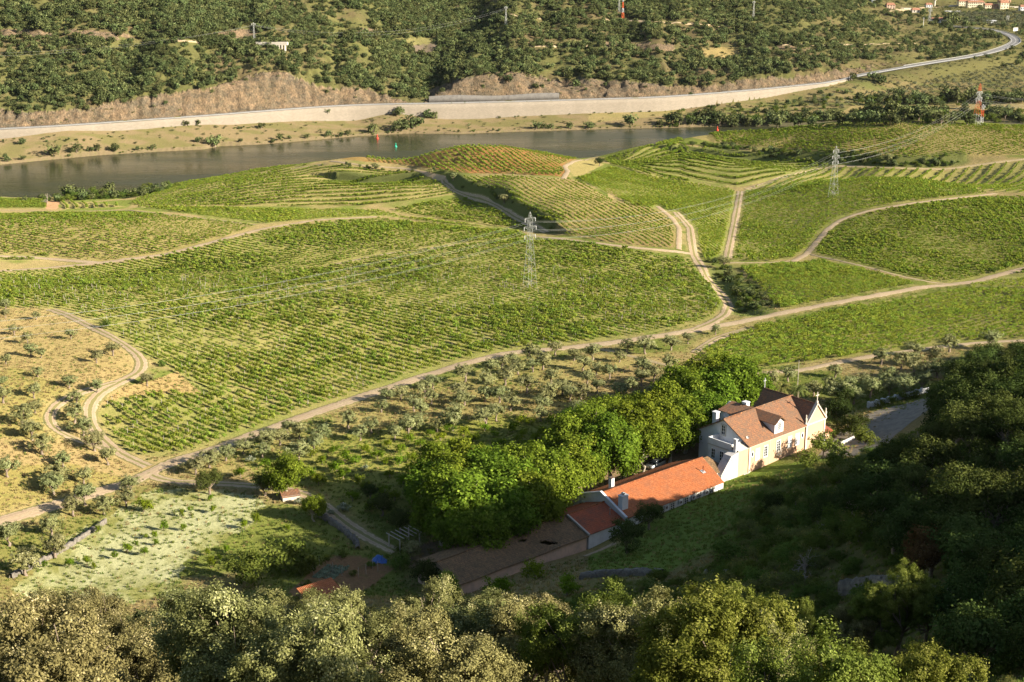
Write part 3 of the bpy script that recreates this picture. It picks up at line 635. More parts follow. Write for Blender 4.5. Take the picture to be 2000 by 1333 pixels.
CXr, CYr = RX + N[:, 0] * 4.6, RY + N[:, 1] * 4.6
m_road, nt, out = newmat('asphalt'); b = NB(nt); u = b.n('ShaderNodeUVMap', uv_map='uv'); sx = b.n('ShaderNodeSeparateXYZ'); b.l(u.outputs[0], sx.inputs[0])
c = b.mixc(b.ramp(b.noise(.8, 4, .6, b.pos()), .3, .7), (.15, .145, .135), (.20, .19, .175))
d = b.math('ABSOLUTE', b.math('SUBTRACT', sx.outputs[0], .5)); ln = b.math('MAXIMUM', b.math('LESS_THAN', d, .012), b.math('COMPARE', d, .40, .011))
b_s = b.n('ShaderNodeBsdfPrincipled'); b_s.inputs['Roughness'].default_value = .8; b.l(b.mixc(ln, c, (.75, .75, .70)), b_s.inputs['Base Color']); b.l(b_s.outputs[0], out.inputs[0])
tag(link('highway', ribbon('highway', CXr, CYr, 8.6, m_road, lift=.12, across=9, wob=0, zs=RZ)), kind='structure')
# wall: follows the outer edge of the road, battered, with a coping and a guard rail on top
m_wall, nt, out = newmat('masonry_retaining_wall'); b = NB(nt)
br = b.n('ShaderNodeTexBrick'); br.inputs['Color1'].default_value = (.33, .285, .225, 1); br.inputs['Color2'].default_value = (.27, .235, .185, 1); br.inputs['Mortar'].default_value = (.22, .19, .15, 1)
br.inputs['Scale'].default_value = 1.0; br.inputs['Brick Width'].default_value = 1.3; br.inputs['Row Height'].default_value = .55; br.inputs['Mortar Size'].default_value = .04
u = b.n('ShaderNodeUVMap', uv_map='uv'); b.l(u.outputs[0], br.inputs['Vector'])
st = b.ramp(b.noise(.12, 5, .7, b.pos(sc=(1, 1, .5))), .35, .75); c = b.mixc(b.math('MULTIPLY', st, .6), br.outputs[0], (.22, .19, .145))
s = b.n('ShaderNodeBsdfDiffuse'); b.l(c, s.inputs[0]); b.l(b.bump(br.outputs['Fac'], .4, .08), s.inputs['Normal']); b.l(s.outputs[0], out.inputs[0])
sel = np.where((RX / RY < U_END + .002) & (RX / RY > -.47))[0]
wx, wy, wz = RX[sel], RYl[sel] - .25, RZ[sel]; n = len(sel); L = np.r_[0, np.cumsum(np.hypot(np.diff(wx), np.diff(wy)))]
zb = np.minimum(zat(wx, wy - 2.0), wz) - 2.0
levels = np.array([0, .25, .5, .75, 1.0]); V = []; UVs = []
for lv in levels:
    z = zb + (wz + .25 - zb) * lv; V.append(np.stack([wx, wy - (1 - lv) * .9, z], 1)); UVs.append(np.stack([L, z], 1))
V.append(np.stack([wx, wy + .55, wz + .25], 1)); UVs.append(np.stack([L, wz + .5], 1)); V.append(np.stack([wx, wy + .55, wz - .6], 1)); UVs.append(np.stack([L, wz - .5], 1))
V = np.concatenate(V); UVs = np.concatenate(UVs); i = np.arange(7 * n).reshape(7, n); f = np.stack([i[:-1, :-1], i[:-1, 1:], i[1:, 1:], i[1:, :-1]], -1).reshape(-1, 4)
hw = empty('retaining_wall', (wx[n // 2], wy[n // 2], zb[n // 2]), 0, 'long pale masonry retaining wall under the highway along the far bank', 'wall')
off = np.array([wx[n // 2], wy[n // 2], zb[n // 2]])
link('wall_face', fast_mesh('wall_face', V - off, f, m_wall, smooth=False, uv=UVs), hw)

# ------------------------------------------------------------------ plants
def unit(v): return v / (np.linalg.norm(v, axis=-1, keepdims=True) + 1e-9)
def crown_mesh(name, mat, n, R3, cz, seed, lobes=10, lobe=.42, clumps=14, leaf=(.2, .1), sig=.22, up=.5, low=-.45, jit=.8, spread=.62, tintlift=.0):
    """leaf-sized faces gathered in clumps on the lobes of an uneven crown"""
    g = np.random.default_rng(seed); R3 = np.array(R3)
    d = unit(g.normal(size=(lobes * 3, 3))); d = d[d[:, 2] > low][:lobes]
    c = d * spread * (.75 + .4 * g.random((len(d), 1))); c = np.concatenate([c, [[0, 0, .1]]])
    lr = lobe * (.75 + .5 * g.random(len(c)))
    cd = unit(g.normal(size=(len(c) * clumps, 3))); li = np.repeat(np.arange(len(c)), clumps)
    cc = c[li] + cd * lr[li][:, None] * (.7 + .4 * g.random((len(li), 1))); ct = g.random(len(li))
    pick = g.integers(0, len(li), n); s = lobe * sig
    p = cc[pick] + g.normal(size=(n, 3)) * s * (.6 + .6 * ct[pick][:, None])
    nrm = unit(unit(p - c[li[pick]]) * .9 + unit(g.normal(size=(n, 3))) * jit + np.array([0, 0, up]))
    a = unit(np.cross(nrm, g.normal(size=(n, 3)))); bb = np.cross(nrm, a)
    P = p * R3 + np.array([0, 0, cz]); sz = (.65 + .7 * g.random((n, 1)))
    a = a * leaf[0] * .5 * sz; bb = bb * leaf[1] * .5 * sz
    V = np.stack([P - a, P + bb, P + a, P - bb], 1).reshape(-1, 3); Fc = np.arange(4 * n).reshape(n, 4)
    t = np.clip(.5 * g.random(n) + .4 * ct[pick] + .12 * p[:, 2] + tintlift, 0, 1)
    return fast_mesh(name, V, Fc, mat, fattr=t), (c * R3 + np.array([0, 0, cz]))
def tubes(name, mat, paths, sides=6):
    V, Fc = [], []
    for pts, rad in paths:
        pts = np.array(pts, float); T = unit(np.gradient(pts, axis=0)); ref = np.array([.31, .17, .93]); o = len(V) and sum(len(v) for v in V)
        A = unit(np.cross(T, ref)); B = np.cross(T, A); th = np.linspace(0, 2 * math.pi, sides, endpoint=False)
        ring = pts[:, None] + (A[:, None] * np.cos(th)[None, :, None] + B[:, None] * np.sin(th)[None, :, None]) * np.array(rad)[:, None, None]
        V.append(ring.reshape(-1, 3)); k = len(pts)
        i = np.arange(k * sides).reshape(k, sides) + o
        Fc.append(np.stack([i[:-1], np.roll(i, -1, 1)[:-1], np.roll(i, -1, 1)[1:], i[1:]], -1).reshape(-1, 4))
    return fast_mesh(name, np.concatenate(V), np.concatenate(Fc), mat, smooth=True)
def trunk_mesh(name, mat, targets, h, r, seed, fork=.45, extra=0):
    g = np.random.default_rng(seed); lean = g.normal(size=2) * .06 * h
    base = np.array([0, 0, -.35]); f = np.array([lean[0], lean[1], h * fork]); mid = (base + f) / 2 + np.array([*g.normal(size=2) * .05 * h, 0])
    paths = [([base, mid, f], [r * 1.35, r, r * .85])]
    for t in targets:
        t = np.array(t) * [.85, .85, .97]; m = (f + t) / 2 + g.normal(size=3) * .08 * h - [0, 0, .05 * h]
        paths.append(([f - [0, 0, .1], m, t], [r * .6, r * .35, r * .12]))
        for e in range(extra):
            q = t + g.normal(size=3) * h * .14; paths.append(([m, (m + q) / 2 + g.normal(size=3) * .04 * h, q], [r * .25, r * .14, r * .05]))
    return tubes(name, mat, paths)

m_bark = surf('bark_grey_brown', (.16, .12, .09), (.30, .24, .18), 6, .9, .6, .04)
m_bark_pale = surf('bark_pale', (.30, .25, .19), (.48, .42, .33), 3, .9, .4, .03)
m_twig = surf('dead_twigs', (.24, .20, .16), (.40, .34, .28), 5, .9, .2, .02)
L_OLIVE = leafmat('olive_leaves', (.11, .12, .04), (.28, .29, .125), (.44, .44, .23), .15, 0, .15)
L_CITRUS = leafmat('citrus_leaves', (.05, .10, .008), (.19, .25, .02), None, .35, 0, .2)
L_PLANE = leafmat('plane_leaves', (.045, .075, .008), (.175, .235, .025), (.31, .37, .05), .35, 0, .15)
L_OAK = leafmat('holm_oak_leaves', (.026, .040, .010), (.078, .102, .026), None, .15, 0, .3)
L_GREEN = leafmat('shrub_leaves', (.05, .085, .015), (.14, .18, .035), None, .3, 0, .25)
L_FAR = leafmat('hillside_leaves', (.055, .07, .027), (.125, .15, .055), (.19, .205, .09), .12, 0, .38)
L_FORE1 = leafmat('foreground_leaves_silver', (.045, .05, .014), (.235, .24, .085), (.50, .48, .24), .15, 0, .15)
L_FORE2 = leafmat('foreground_leaves_cream', (.065, .06, .02), (.265, .255, .095), (.56, .51, .26), .15, 0, .15)
L_FORE3 = leafmat('foreground_leaves_lime', (.05, .07, .012), (.18, .215, .04), (.31, .33, .095), .3, 0, .14)
L_VINE = leafmat('vine_leaves', (.10, .145, .016), (.265, .325, .05), None, .35, .0, .22)
L_VINEY = leafmat('young_vine_leaves', (.14, .18, .02), (.32, .38, .055), None, .35, .0, .15)
L_PALM = leafmat('palm_fronds', (.06, .08, .02), (.19, .20, .06), None, .2, 0, .1)
L_BROOM = leafmat('broom_stems', (.08, .10, .03), (.20, .21, .06), (.65, .52, .06), .2, 0, .2)
L_BLOOM = leafmat('white_blossom', (.10, .13, .04), (.30, .32, .22), (.75, .74, .68), .2, 0, .1)
L_GDRY = leafmat('dry_grass', (.22, .17, .07), (.42, .33, .16), None, .3, 0, .2)
L_GGRN = leafmat('green_grass', (.10, .14, .03), (.20, .24, .06), None, .35, 0, .2)

PROTO = {}
def proto(kind, nvar, mat, n, R3, cz, leaf, r, bark=None, **k):
    vs = []
    for v in range(nvar):
        g = random.Random(hash((kind, v)) % 999 if False else v * 17 + len(kind)); kk = dict(k); ex = kk.pop('extra', 0); fork = kk.pop('fork', .5)
        R = [R3[0] * g.uniform(.9, 1.12), R3[1] * g.uniform(.9, 1.12), R3[2] * g.uniform(.9, 1.1)]
        cm, tg = crown_mesh(kind + '_crown', mat, n, R, cz, v * 31 + len(kind) * 7 + 3, leaf=leaf, **kk)
        tm = trunk_mesh(kind + '_trunk', bark or m_bark, tg, cz, r, v + 5, fork=fork, extra=ex)
        vs.append((cm, tm))
    PROTO[kind] = (vs, cz)
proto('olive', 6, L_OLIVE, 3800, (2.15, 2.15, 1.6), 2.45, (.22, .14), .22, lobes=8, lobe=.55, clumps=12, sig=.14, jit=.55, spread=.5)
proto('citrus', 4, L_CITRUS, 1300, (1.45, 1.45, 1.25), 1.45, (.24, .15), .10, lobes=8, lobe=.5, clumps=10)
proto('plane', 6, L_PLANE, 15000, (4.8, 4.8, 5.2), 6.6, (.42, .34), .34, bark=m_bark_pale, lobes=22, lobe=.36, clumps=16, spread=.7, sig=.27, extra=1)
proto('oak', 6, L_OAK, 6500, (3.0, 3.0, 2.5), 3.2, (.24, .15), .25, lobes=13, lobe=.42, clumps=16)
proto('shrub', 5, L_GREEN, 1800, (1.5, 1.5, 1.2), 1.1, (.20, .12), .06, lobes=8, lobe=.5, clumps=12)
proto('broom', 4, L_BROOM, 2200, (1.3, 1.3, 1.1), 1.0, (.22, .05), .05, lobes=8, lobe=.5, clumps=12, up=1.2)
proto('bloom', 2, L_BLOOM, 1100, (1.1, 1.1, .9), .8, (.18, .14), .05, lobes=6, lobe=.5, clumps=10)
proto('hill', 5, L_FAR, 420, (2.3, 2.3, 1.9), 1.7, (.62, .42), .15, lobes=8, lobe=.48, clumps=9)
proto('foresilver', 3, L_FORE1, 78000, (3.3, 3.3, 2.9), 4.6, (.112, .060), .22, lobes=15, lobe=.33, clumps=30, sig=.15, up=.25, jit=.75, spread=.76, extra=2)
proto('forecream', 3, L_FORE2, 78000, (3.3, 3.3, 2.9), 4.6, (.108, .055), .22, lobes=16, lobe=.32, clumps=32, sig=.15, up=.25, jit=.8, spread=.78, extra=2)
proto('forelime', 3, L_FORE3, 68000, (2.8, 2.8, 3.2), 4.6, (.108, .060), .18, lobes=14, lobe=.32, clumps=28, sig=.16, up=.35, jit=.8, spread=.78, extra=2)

def tree(kind, X, Y, Z, scale=1.0, var=0, rz=0.0, name=None, label=None, cat='tree', group=None, parts=True, sq=1.0, lean=0.0):
    vs, cz = PROTO[kind]; cm, tm = vs[var % len(vs)]
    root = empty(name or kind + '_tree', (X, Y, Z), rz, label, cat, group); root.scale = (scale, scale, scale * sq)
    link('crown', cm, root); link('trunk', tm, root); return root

def crown_at(px, py, hc, y0=12.0, y1=1500.0):
    """ground spot under a crown centre seen at px, py, the centre being hc above the ground"""
    u, r = ray(px, py); ys = np.exp(np.linspace(math.log(y0), math.log(y1), 1600)); d = (CAMZ - r * ys) - zat(u * ys, ys) - hc
    w = np.where((d[:-1] > 0) & (d[1:] <= 0))[0]
    Y = ys[w[0]] if len(w) else ys[-1]
    return u * Y, Y, float(zat(u * Y, Y))

def spares_house(X, Y, ztop):
    """false where a crown standing there would throw the manor's front or the orange roof wholly into shade"""
    s = .436 * X + .90 * Y; man_ = s >= 236
    xb = np.where(man_, 43.3 + .747 * (s - 236.5) / .92, 18.75 + .76 * (s - 203.6) / .911); lim = np.where(man_, 1.6, 4.6) + (X - xb) / .90 * .4245
    return ~((s > 212) & (s < 262) & (X > xb + 4) & (ztop > lim))

ORD0 = ['leftmost', 'second', 'third', 'fourth', 'fifth', 'sixth', 'seventh', 'eighth', 'ninth', 'tenth', 'eleventh', 'twelfth', 'thirteenth', 'fourteenth', 'fifteenth', 'sixteenth', 'seventeenth', 'eighteenth', 'nineteenth', 'twentieth']
ORD = ORD0 + [t + '-' + u for t in ('twenty', 'thirty', 'forty') for u in ('', 'first', 'second', 'third', 'fourth', 'fifth', 'sixth', 'seventh', 'eighth', 'ninth')]
ORD[20:] = [o for o in ORD[20:] if not o.endswith('-')]
for k_, w_ in ((29, 'thirtieth'), (39, 'fortieth')): ORD.insert(k_, w_)
def ordw(i): return ORD[i]
def rank(objs, base, ctx):
    """objs: (object, px). Labels count along the photograph from the left."""
    objs = sorted(objs, key=lambda t: t[1])
    for i, (o, _) in enumerate(objs):
        o['label'] = (('leftmost %s %s' if i == 0 else '%s %s from the left %s') % ((base, ctx) if i == 0 else (ordw(i), base, ctx)))

rnd = random.Random(7)
OLIVES = [(10,591),(9,609),(70,613),(28,640),(137,648),(52,657),(58,680),(79,686),(10,697),(220,678),(187,693),(73,722),(133,739),(0,741),(4,763),(187,751),(65,759),(147,772),(66,788),(143,802),(40,806),(159,827),(61,832),
 (81,861),(183,855),(209,884),(121,891),(14,908),(163,922),(109,921),(103,939),(165,957),(141,982),(254,940),(243,966),(203,982),(98,1022),(14,1036),(105,1060),(49,1093),
 (380,902),(409,888),(440,878),(475,866),(511,874),(580,873),(612,858),(585,838),(545,846),(562,828),(622,838),(515,850),
 (1086,676),(1038,685),(1121,687),(1157,683),(1224,672),(1262,670),(1311,664),(1000,697),(1210,692),(1140,703),(1061,701),(1040,708),(981,704),(958,712),(1012,711),(1255,708),(1308,701),(907,724),(986,729),(1077,728),(1147,733),
 (1255,731),(1278,723),(1332,729),(949,739),(1028,745),(1098,750),(1168,749),(1234,745),(1301,745),(846,741),(828,753),(783,762),(755,769),(842,771),(900,757),(907,771),(947,764),(975,765),(998,780),(1066,770),(1075,756),(1115,764),
 (1136,758),(1213,759),(1248,770),(744,788),(809,781),(821,794),(895,781),(891,796),(1059,785),(1056,803),(1131,792),(1142,804),(1213,792),(813,815),(883,814),(853,823),(947,807),(970,801),(680,815),(725,824),(702,840),(771,839),(799,828),(1185,775),(1190,722),(1165,715),
 (1345,655),(1351,711),(1541,725),(1506,732),(1632,719),(1723,689),(1786,675),(1856,665),(1938,658),(1942,679),(1828,689),(1783,694),(1898,694),(1734,724),(1790,714),(1856,707),(1804,724),(1926,707),(1982,683),(1590,752),(1657,745),
 (1685,738),(1730,738),(1769,735),(1737,750),(1702,752),(1768,748),(1804,738),(1860,724),(1832,714),(1888,721),(1960,700),(1640,762),(1668,765),(1620,745),(1700,745),(1760,700),(1395,712),(1340,750),(1280,760)]
def olive_zone(x, y):
    if x < 340:
        if y < 700: return 'on the upper dry slope inside the track bend'
        if y < 775: return 'on the middle slope left of the track bend'
        if y < 880: return 'round the narrow track loop, lower slope'
        if y < 960: return 'above the track left of the crossroads'
        return 'between left track and white meadow'
    if x < 660: return 'between the crossroads and the first citrus trees'
    if x < 1335:
        if y < 706: return 'in the row against the long straight track'
        if y < 735: return 'in the second band of the middle orchard'
        if y < 760: return 'in the third band of the middle orchard'
        if y < 790: return 'in the fourth band of the middle orchard'
        return 'in the lowest olive band above the citrus'
    if y < 700: return 'beside the track below the front vineyard'
    if y < 732: return 'in the first olive band right of the chapel'
    return 'in the olives above the white roadside wall'
zones = {}
for i, (x, y) in enumerate(OLIVES):
    s = rnd.uniform(.80, 1.12) * (1.08 if y > 800 else 1.0) * (.8 if (x < 340 and y < 760) else 1.0); s *= 1.12 if x > 1450 else 1.0
    X, Y, Z = crown_at(x, y, 2.45 * s, y0=150)
    o = tree('olive', X, Y, Z, s, i, rnd.uniform(0, 6.3), 'olive_tree', None, 'olive tree', 'olive trees of the orchards', sq=rnd.uniform(.85, 1.05))
    zones.setdefault(olive_zone(x, y), []).append((o, x))
for z, ob in zones.items(): rank(ob, 'olive tree', z)

CITRUS = [(1017,816),(1075,816),(1035,821),(1000,832),(946,834),(905,841),(879,834),(841,843),(1024,844),(1058,839),(965,846),(518,903),(469,921),(609,883),(629,897),(650,909),(654,875),(674,888),(694,895),(668,921),(607,922),(623,935),(688,966),
 (715,874),(759,864),(782,875),(737,886),(655,908),(757,897),(780,898),(802,910),(760,922),(829,922),(786,935),(847,897),(806,890),(842,872),(800,854),(860,852),(820,863),(882,863),(925,855),(976,864),(1012,855),(998,879),(1036,868),
 (1052,852),(1025,886),(737,973),(722,988),(750,955),(770,965),(715,945),(700,935),(1090,850),(905,875),(940,880),(880,885),(915,900)]
zones = {}
for i, (x, y) in enumerate(CITRUS):
    s = rnd.uniform(.6, .95)
    X, Y, Z = crown_at(x, y, 1.45 * s, y0=150)
    o = tree('citrus', X, Y, Z, s, i, rnd.uniform(0, 6.3), 'citrus_tree', None, 'citrus tree', 'citrus trees below the olive orchard')
    z = 'in the top row' if y < 860 else 'in the second row' if y < 885 else 'in the third row' if y < 912 else 'in the fourth row' if y < 940 else 'in the lowest row above the farm path'
    zones.setdefault(z, []).append((o, x))
for z, ob in zones.items(): rank(ob, 'citrus tree', z + ' of the citrus grove' if 'lowest' not in z else z)

# plane trees along the north side of the long farm building: crown centre, scale
PLANES = [(1130,905,.85),(1158,885,.9),(1125,835,.85),(1180,825,.9),(1265,805,.9),(1320,765,.9),(1370,745,.95),(1255,865,.85),(1310,850,.8),(1375,810,.85),(1420,725,.85),(1215,890,.75),(990,965,1.0),(895,950,1.0),(880,1025,.85),(940,1035,.85),(1000,1020,.8),(1060,990,.8),(862,925,.95),(915,905,.9),(965,935,1.05),(1020,925,1.0),(1065,930,.95),(865,985,1.05),(915,1000,1.1),(975,1000,1.05),(1035,985,1.0),(1085,945,.9),(840,955,.85),
 (1105,870,.95),(1150,850,1.0),(1195,868,1.05),(1240,840,1.05),(1225,815,.85),(1283,835,.95),(1300,800,.95),(1345,775,.95),(1395,775,1.0),(1435,750,1.05),(1470,765,.8),(1340,825,.9)]
ob = []
for i, (x, y, s) in enumerate(PLANES):
    s *= 1.06
    X, Y, Z = crown_at(x, y, 6.6 * s, y0=150)
    o = tree('plane', X, Y, Z, s, i, rnd.uniform(0, 6.3), 'plane_tree', None, 'plane tree', 'plane trees in front of the farm buildings'); ob.append((o, x))
rank([t for t in ob if t[1] < 1100], 'plane tree', 'in the big clump behind the old barn')
rank([t for t in ob if t[1] >= 1100], 'plane tree', 'in the row from the red roof to the manor')

# other single trees round the farm: kind, px, py, scale, name, label
SINGLES = [
 ('plane',560,925,.68,'mulberry_tree','bright yellow green broad tree beside the farm path above the white meadow','tree'),
 ('oak',515,942,.8,'holm_oak','dark low tree leaning under the bright tree by the farm path','tree'),
 ('oak',408,938,.85,'holm_oak','round dark tree standing alone by the farm path near the crossroads','tree'),
 ('plane',613,988,.42,'fruit_tree','small bright green tree beside the stone wall on the farm path','tree'),
 ('citrus',279,985,1.0,'young_tree','single yellow green sapling on the left edge of the white meadow','tree'),
 ('shrub',558,1085,2.6,'willow_shrub','tall feathery green bush below the white meadow','bush'),
 ('shrub',482,1112,2.3,'willow_shrub','feathery green bush lower left of the tall feathery bush','bush'),
 ('shrub',604,1100,1.6,'willow_shrub','small feathery tree at the corner of the vegetable garden','bush'),
 ('olive',805,1068,1.0,'fig_tree','pale upright leafy tree next to the blue tarpaulin','tree'),
 ('shrub',782,1095,1.3,'pear_tree','small pale green tree between the blue tarpaulin and the barn','tree'),
 ('oak',835,1118,.95,'fruit_tree','dense dark green tree against the lower end of the old barn','tree'),
 ('plane',872,1150,.4,'fruit_tree','bright yellow green tree below the barn end, above the grey foreground crowns','tree'),
 ('citrus',975,1145,1.25,'citrus_tree','round yellow green tree in front of the barn wall','citrus tree'),
 ('citrus',1042,1112,1.2,'citrus_tree','dark round citrus tree close under the peach barn wall','citrus tree'),
 ('citrus',1108,1140,1.15,'citrus_tree','dark round citrus tree left of the dry stone wall','citrus tree'),
 ('citrus',848,1000,1.0,'citrus_tree','dark citrus tree at the left foot of the plane tree clump','citrus tree'),
 ('oak',745,982,.75,'laurel_tree','dark bushy tree above the farm path bend','tree'),
 ('oak',782,1015,.8,'laurel_tree','round dark tree where the farm path meets the plane trees','tree'),
 ('oak',722,958,.55,'laurel_tree','small dark tree among the lowest citrus trees','tree'),
 ('oak',810,960,.8,'laurel_tree','dark tree tucked behind the left end of the plane trees','tree'),
 ('oak',1268,1005,.85,'holm_oak','dark round tree against the long orange roof','tree'),
 ('oak',1228,1045,1.0,'holm_oak','large dark bush hiding the corner between the two red roofs','tree'),
 ('shrub',1575,895,1.5,'almond_tree','small umbrella shaped tree on the grass below the manor facade','tree'),
 ('shrub',1612,870,2.0,'almond_tree','loose reddish green tree in front of the chapel wall','tree'),
 ('shrub',1640,905,1.8,'almond_tree','pale feathery bush right of the umbrella shaped tree','bush'),
 ('oak',1637,800,1.05,'cedar_tree','dark tree close behind the chapel gable','tree'),
 ('oak',1675,830,.95,'cedar_tree','dark narrow tree between chapel and gravel road','tree'),
 ('oak',1650,770,.8,'cedar_tree','dark tree in front of the olives behind the chapel','tree'),
 ('shrub',1645,835,1.7,'laurel_tree','mid green bushy tree right beside the chapel annexe','tree'),
 ('shrub',1690,855,1.6,'laurel_tree','sunlit round bush at the foot of the gravel road','bush'),
 ('oak',1846,785,1.15,'holm_oak','tall green tree with lit top where the white roadside wall ends','tree'),
 ('oak',1870,765,1.1,'holm_oak','dark tree behind the lit one at the end of the roadside wall','tree'),
 ('oak',1822,1075,.9,'brown_oak','rust brown oak standing in the shade of the right hillside','oak tree'),
 ('shrub',1775,905,1.2,'shrub','yellow green rounded shrub on the lit crest of the scrub slope','bush'),
 ('shrub',1740,880,1.5,'shrub','leafy green shrub left of the bare grey thicket','bush'),
 ('shrub',1420,1080,1.7,'shrub','round dark shrub low in the shaded meadow','bush'),
 ('oak',1513,980,.6,'shrub','small dark shrub in the middle of the yellow broom','bush'),
 ('olive',733,323,1.0,'olive_tree','single olive on the bank behind the red soil knoll','olive tree'),
 ('olive',840,333,.7,'olive_tree','small olive on the bank right of the single one, red soil knoll','olive tree'),
 ('oak',1170,315,.7,'shrub','dark round bush beside the bare terrace between the two knolls','bush'),
 ('olive',1415,508,1.1,'olive_tree','grey bush where four tracks meet above the ditch','olive tree'),
 ('olive',885,343,.9,'olive_tree','grey bush at the head of the shaded bank below the red knoll','olive tree'),
 ('olive',985,385,1.0,'olive_tree','grey bush halfway down the shaded bank of the second knoll','olive tree'),
 ('olive',1735,306,1.2,'olive_tree','grey rounded bush on the bank under the top knoll','olive tree'),
 ('shrub',205,633,1.0,'shrub','grey bush at the top of the left track','bush'),
 ('shrub',315,709,.7,'shrub','tiny round bush right of the track bend','bush'),
 ('olive',287,737,.8,'olive_tree','olive just below the track bend','olive tree'),
 ('olive',1398,641,.7,'shrub','low grey bush at the junction below the ditch','bush'),
 ('shrub',1943,528,.8,'shrub','lone brown bush by the track between the right-hand fields','bush'),
]
m_brown = leafmat('rust_leaves', (.06, .035, .014), (.15, .095, .035), (.22, .14, .05), .2, 0, .05)
for i, (k, x, y, s, nm, lb, ct_) in enumerate(SINGLES):
    X, Y, Z = crown_at(x, y, PROTO[k][1] * s, y0=100)
    o = tree(k, X, Y, Z, s, i, rnd.uniform(0, 6.3), nm, lb, ct_)
    if nm == 'brown_oak':
        c = [q for q in o.children if q.name.startswith('crown')][0]; me2 = c.data.copy(); me2.materials.clear(); me2.materials.append(m_brown); c.data = me2
for x, y, s, lb in [(583,977,.8,'white flowering shrub beside the little stone hut'),(669,990,1.0,'white flowering shrub above the farm path'),(645,1000,.6,'small white flowering shrub on the dry stone wall'),(712,913,.6,'pale grey shrub among the citrus trees'),(487,897,.8,'pale grey shrub left of the first citrus trees')]:
    X, Y, Z = crown_at(x, y, .8 * s, y0=100); tree('bloom', X, Y, Z, s, int(x), 0, 'flowering_shrub', lb, 'flowering shrub')

# young saplings standing in the flower meadow
ob = []
for i, (x, y) in enumerate([(215,985),(192,1035),(88,1102),(136,1100),(182,1105),(355,1003),(372,995),(415,995),(412,972),(302,1045),(264,1063),(282,1078),(248,1072),(305,1060),(225,1085),(170,1095),(404,1078),(412,1098),(428,1090),(443,1072),(478,1025),(500,1015),(560,1032),(320,1028),(285,1048),(358,1030)]):
    s = rnd.uniform(.35, .6); X, Y, Z = crown_at(x, y, 1.45 * s, y0=150)
    o = tree('citrus', X, Y, Z, s * .8, i, rnd.uniform(0, 6), 'sapling', None, 'sapling', 'saplings in the white meadow', sq=1.7); ob.append((o, x))
rank(ob, 'thin sapling', 'in or beside the white meadow')

# riverside trees and shrubs of the far bank
RIVER = [(12,305,.9),(42,275,1.1),(105,302,1.9),(150,303,1.5),(176,300,.9),(190,300,1.2),(223,295,1.4),(45,316,.8),(15,316,.8),(362,240,1.0),(385,240,.9),(388,272,1.0),(419,275,1.9),(470,274,.7),(510,245,1.1),(548,272,1.2),(533,274,.8),(642,264,1.1),
 (665,262,.9),(680,262,.9),(730,252,1.7),(785,242,2.4),(808,238,2.4),(775,250,1.5),(835,222,1.6),(850,226,1.3),(778,216,1.8),(1048,250,1.4),(1062,252,1.0),(1076,250,1.0),(1112,245,1.3),(1150,243,1.5),(1158,248,.9),(1232,243,2.2),(1290,240,1.2),(1326,241,2.4),
 (1352,235,1.7),(1376,240,1.6),(1405,230,2.4),(1430,235,2.2),(1455,236,2.0),(1482,234,1.9),(1508,232,1.5),(1520,238,1.9),(1540,228,1.6),(1560,236,1.8),(1300,228,1.0),(640,217,.9),(1602,225,2.0),(1625,222,2.2),(1645,232,1.9),(1668,232,1.8),(1690,230,2.0),
 (1715,232,1.8),(1740,232,2.0),(1765,224,2.1),(1795,218,2.6),(1815,225,2.2),(1840,232,1.9),(1860,230,1.8),(1885,205,1.4),(1890,230,2.0),(1945,225,2.0),(1965,222,1.9),(1970,212,1.6),(1990,228,2.0),(1590,235,1.6),
 (1720,190,2.0),(1745,193,2.0),(1775,196,1.7),(1800,195,1.8),(1825,195,1.9),(1855,183,3.2),(1872,190,2.4),(1900,182,3.0),(1930,190,2.2),(1955,188,2.4),(1975,192,2.2),(1995,190,2.2),(1700,200,1.4),(1665,150,1.6),(1718,153,2.2),(1703,148,1.6),(1860,36,3.4),(1850,45,2.4),(1883,48,2.0),(1990,120,1.7),(1960,128,1.2),(1602,180,1.0),(300,286,.8),(270,290,.7),(565,268,.7),(600,266,.8)]
bands = {}
for i, (x, y, s) in enumerate(RIVER):
    X, Y, Z = crown_at(x, y, 1.7 * s, y0=560)
    if Z < -29.8 and Y < 900: Y = float(shore_far(X / Y)) + 1.5; u_ = ray(x, y)[0]; X = u_ * Y; Z = float(zat(X, Y))
    o = tree('hill', X, Y, Z, s, i, rnd.uniform(0, 6.3), 'riverside_tree', None, 'tree', 'trees along the far river bank')
    z = 'on the bare far bank left of the red buoy' if x < 720 else 'on the far bank between red buoys' if x < 1395 else 'in the dark hedge behind the top knoll' if y > 203 else 'behind the straw coloured field'
    bands.setdefault(z, []).append((o, x))
for z, ob in bands.items(): rank(ob, 'green tree', z)

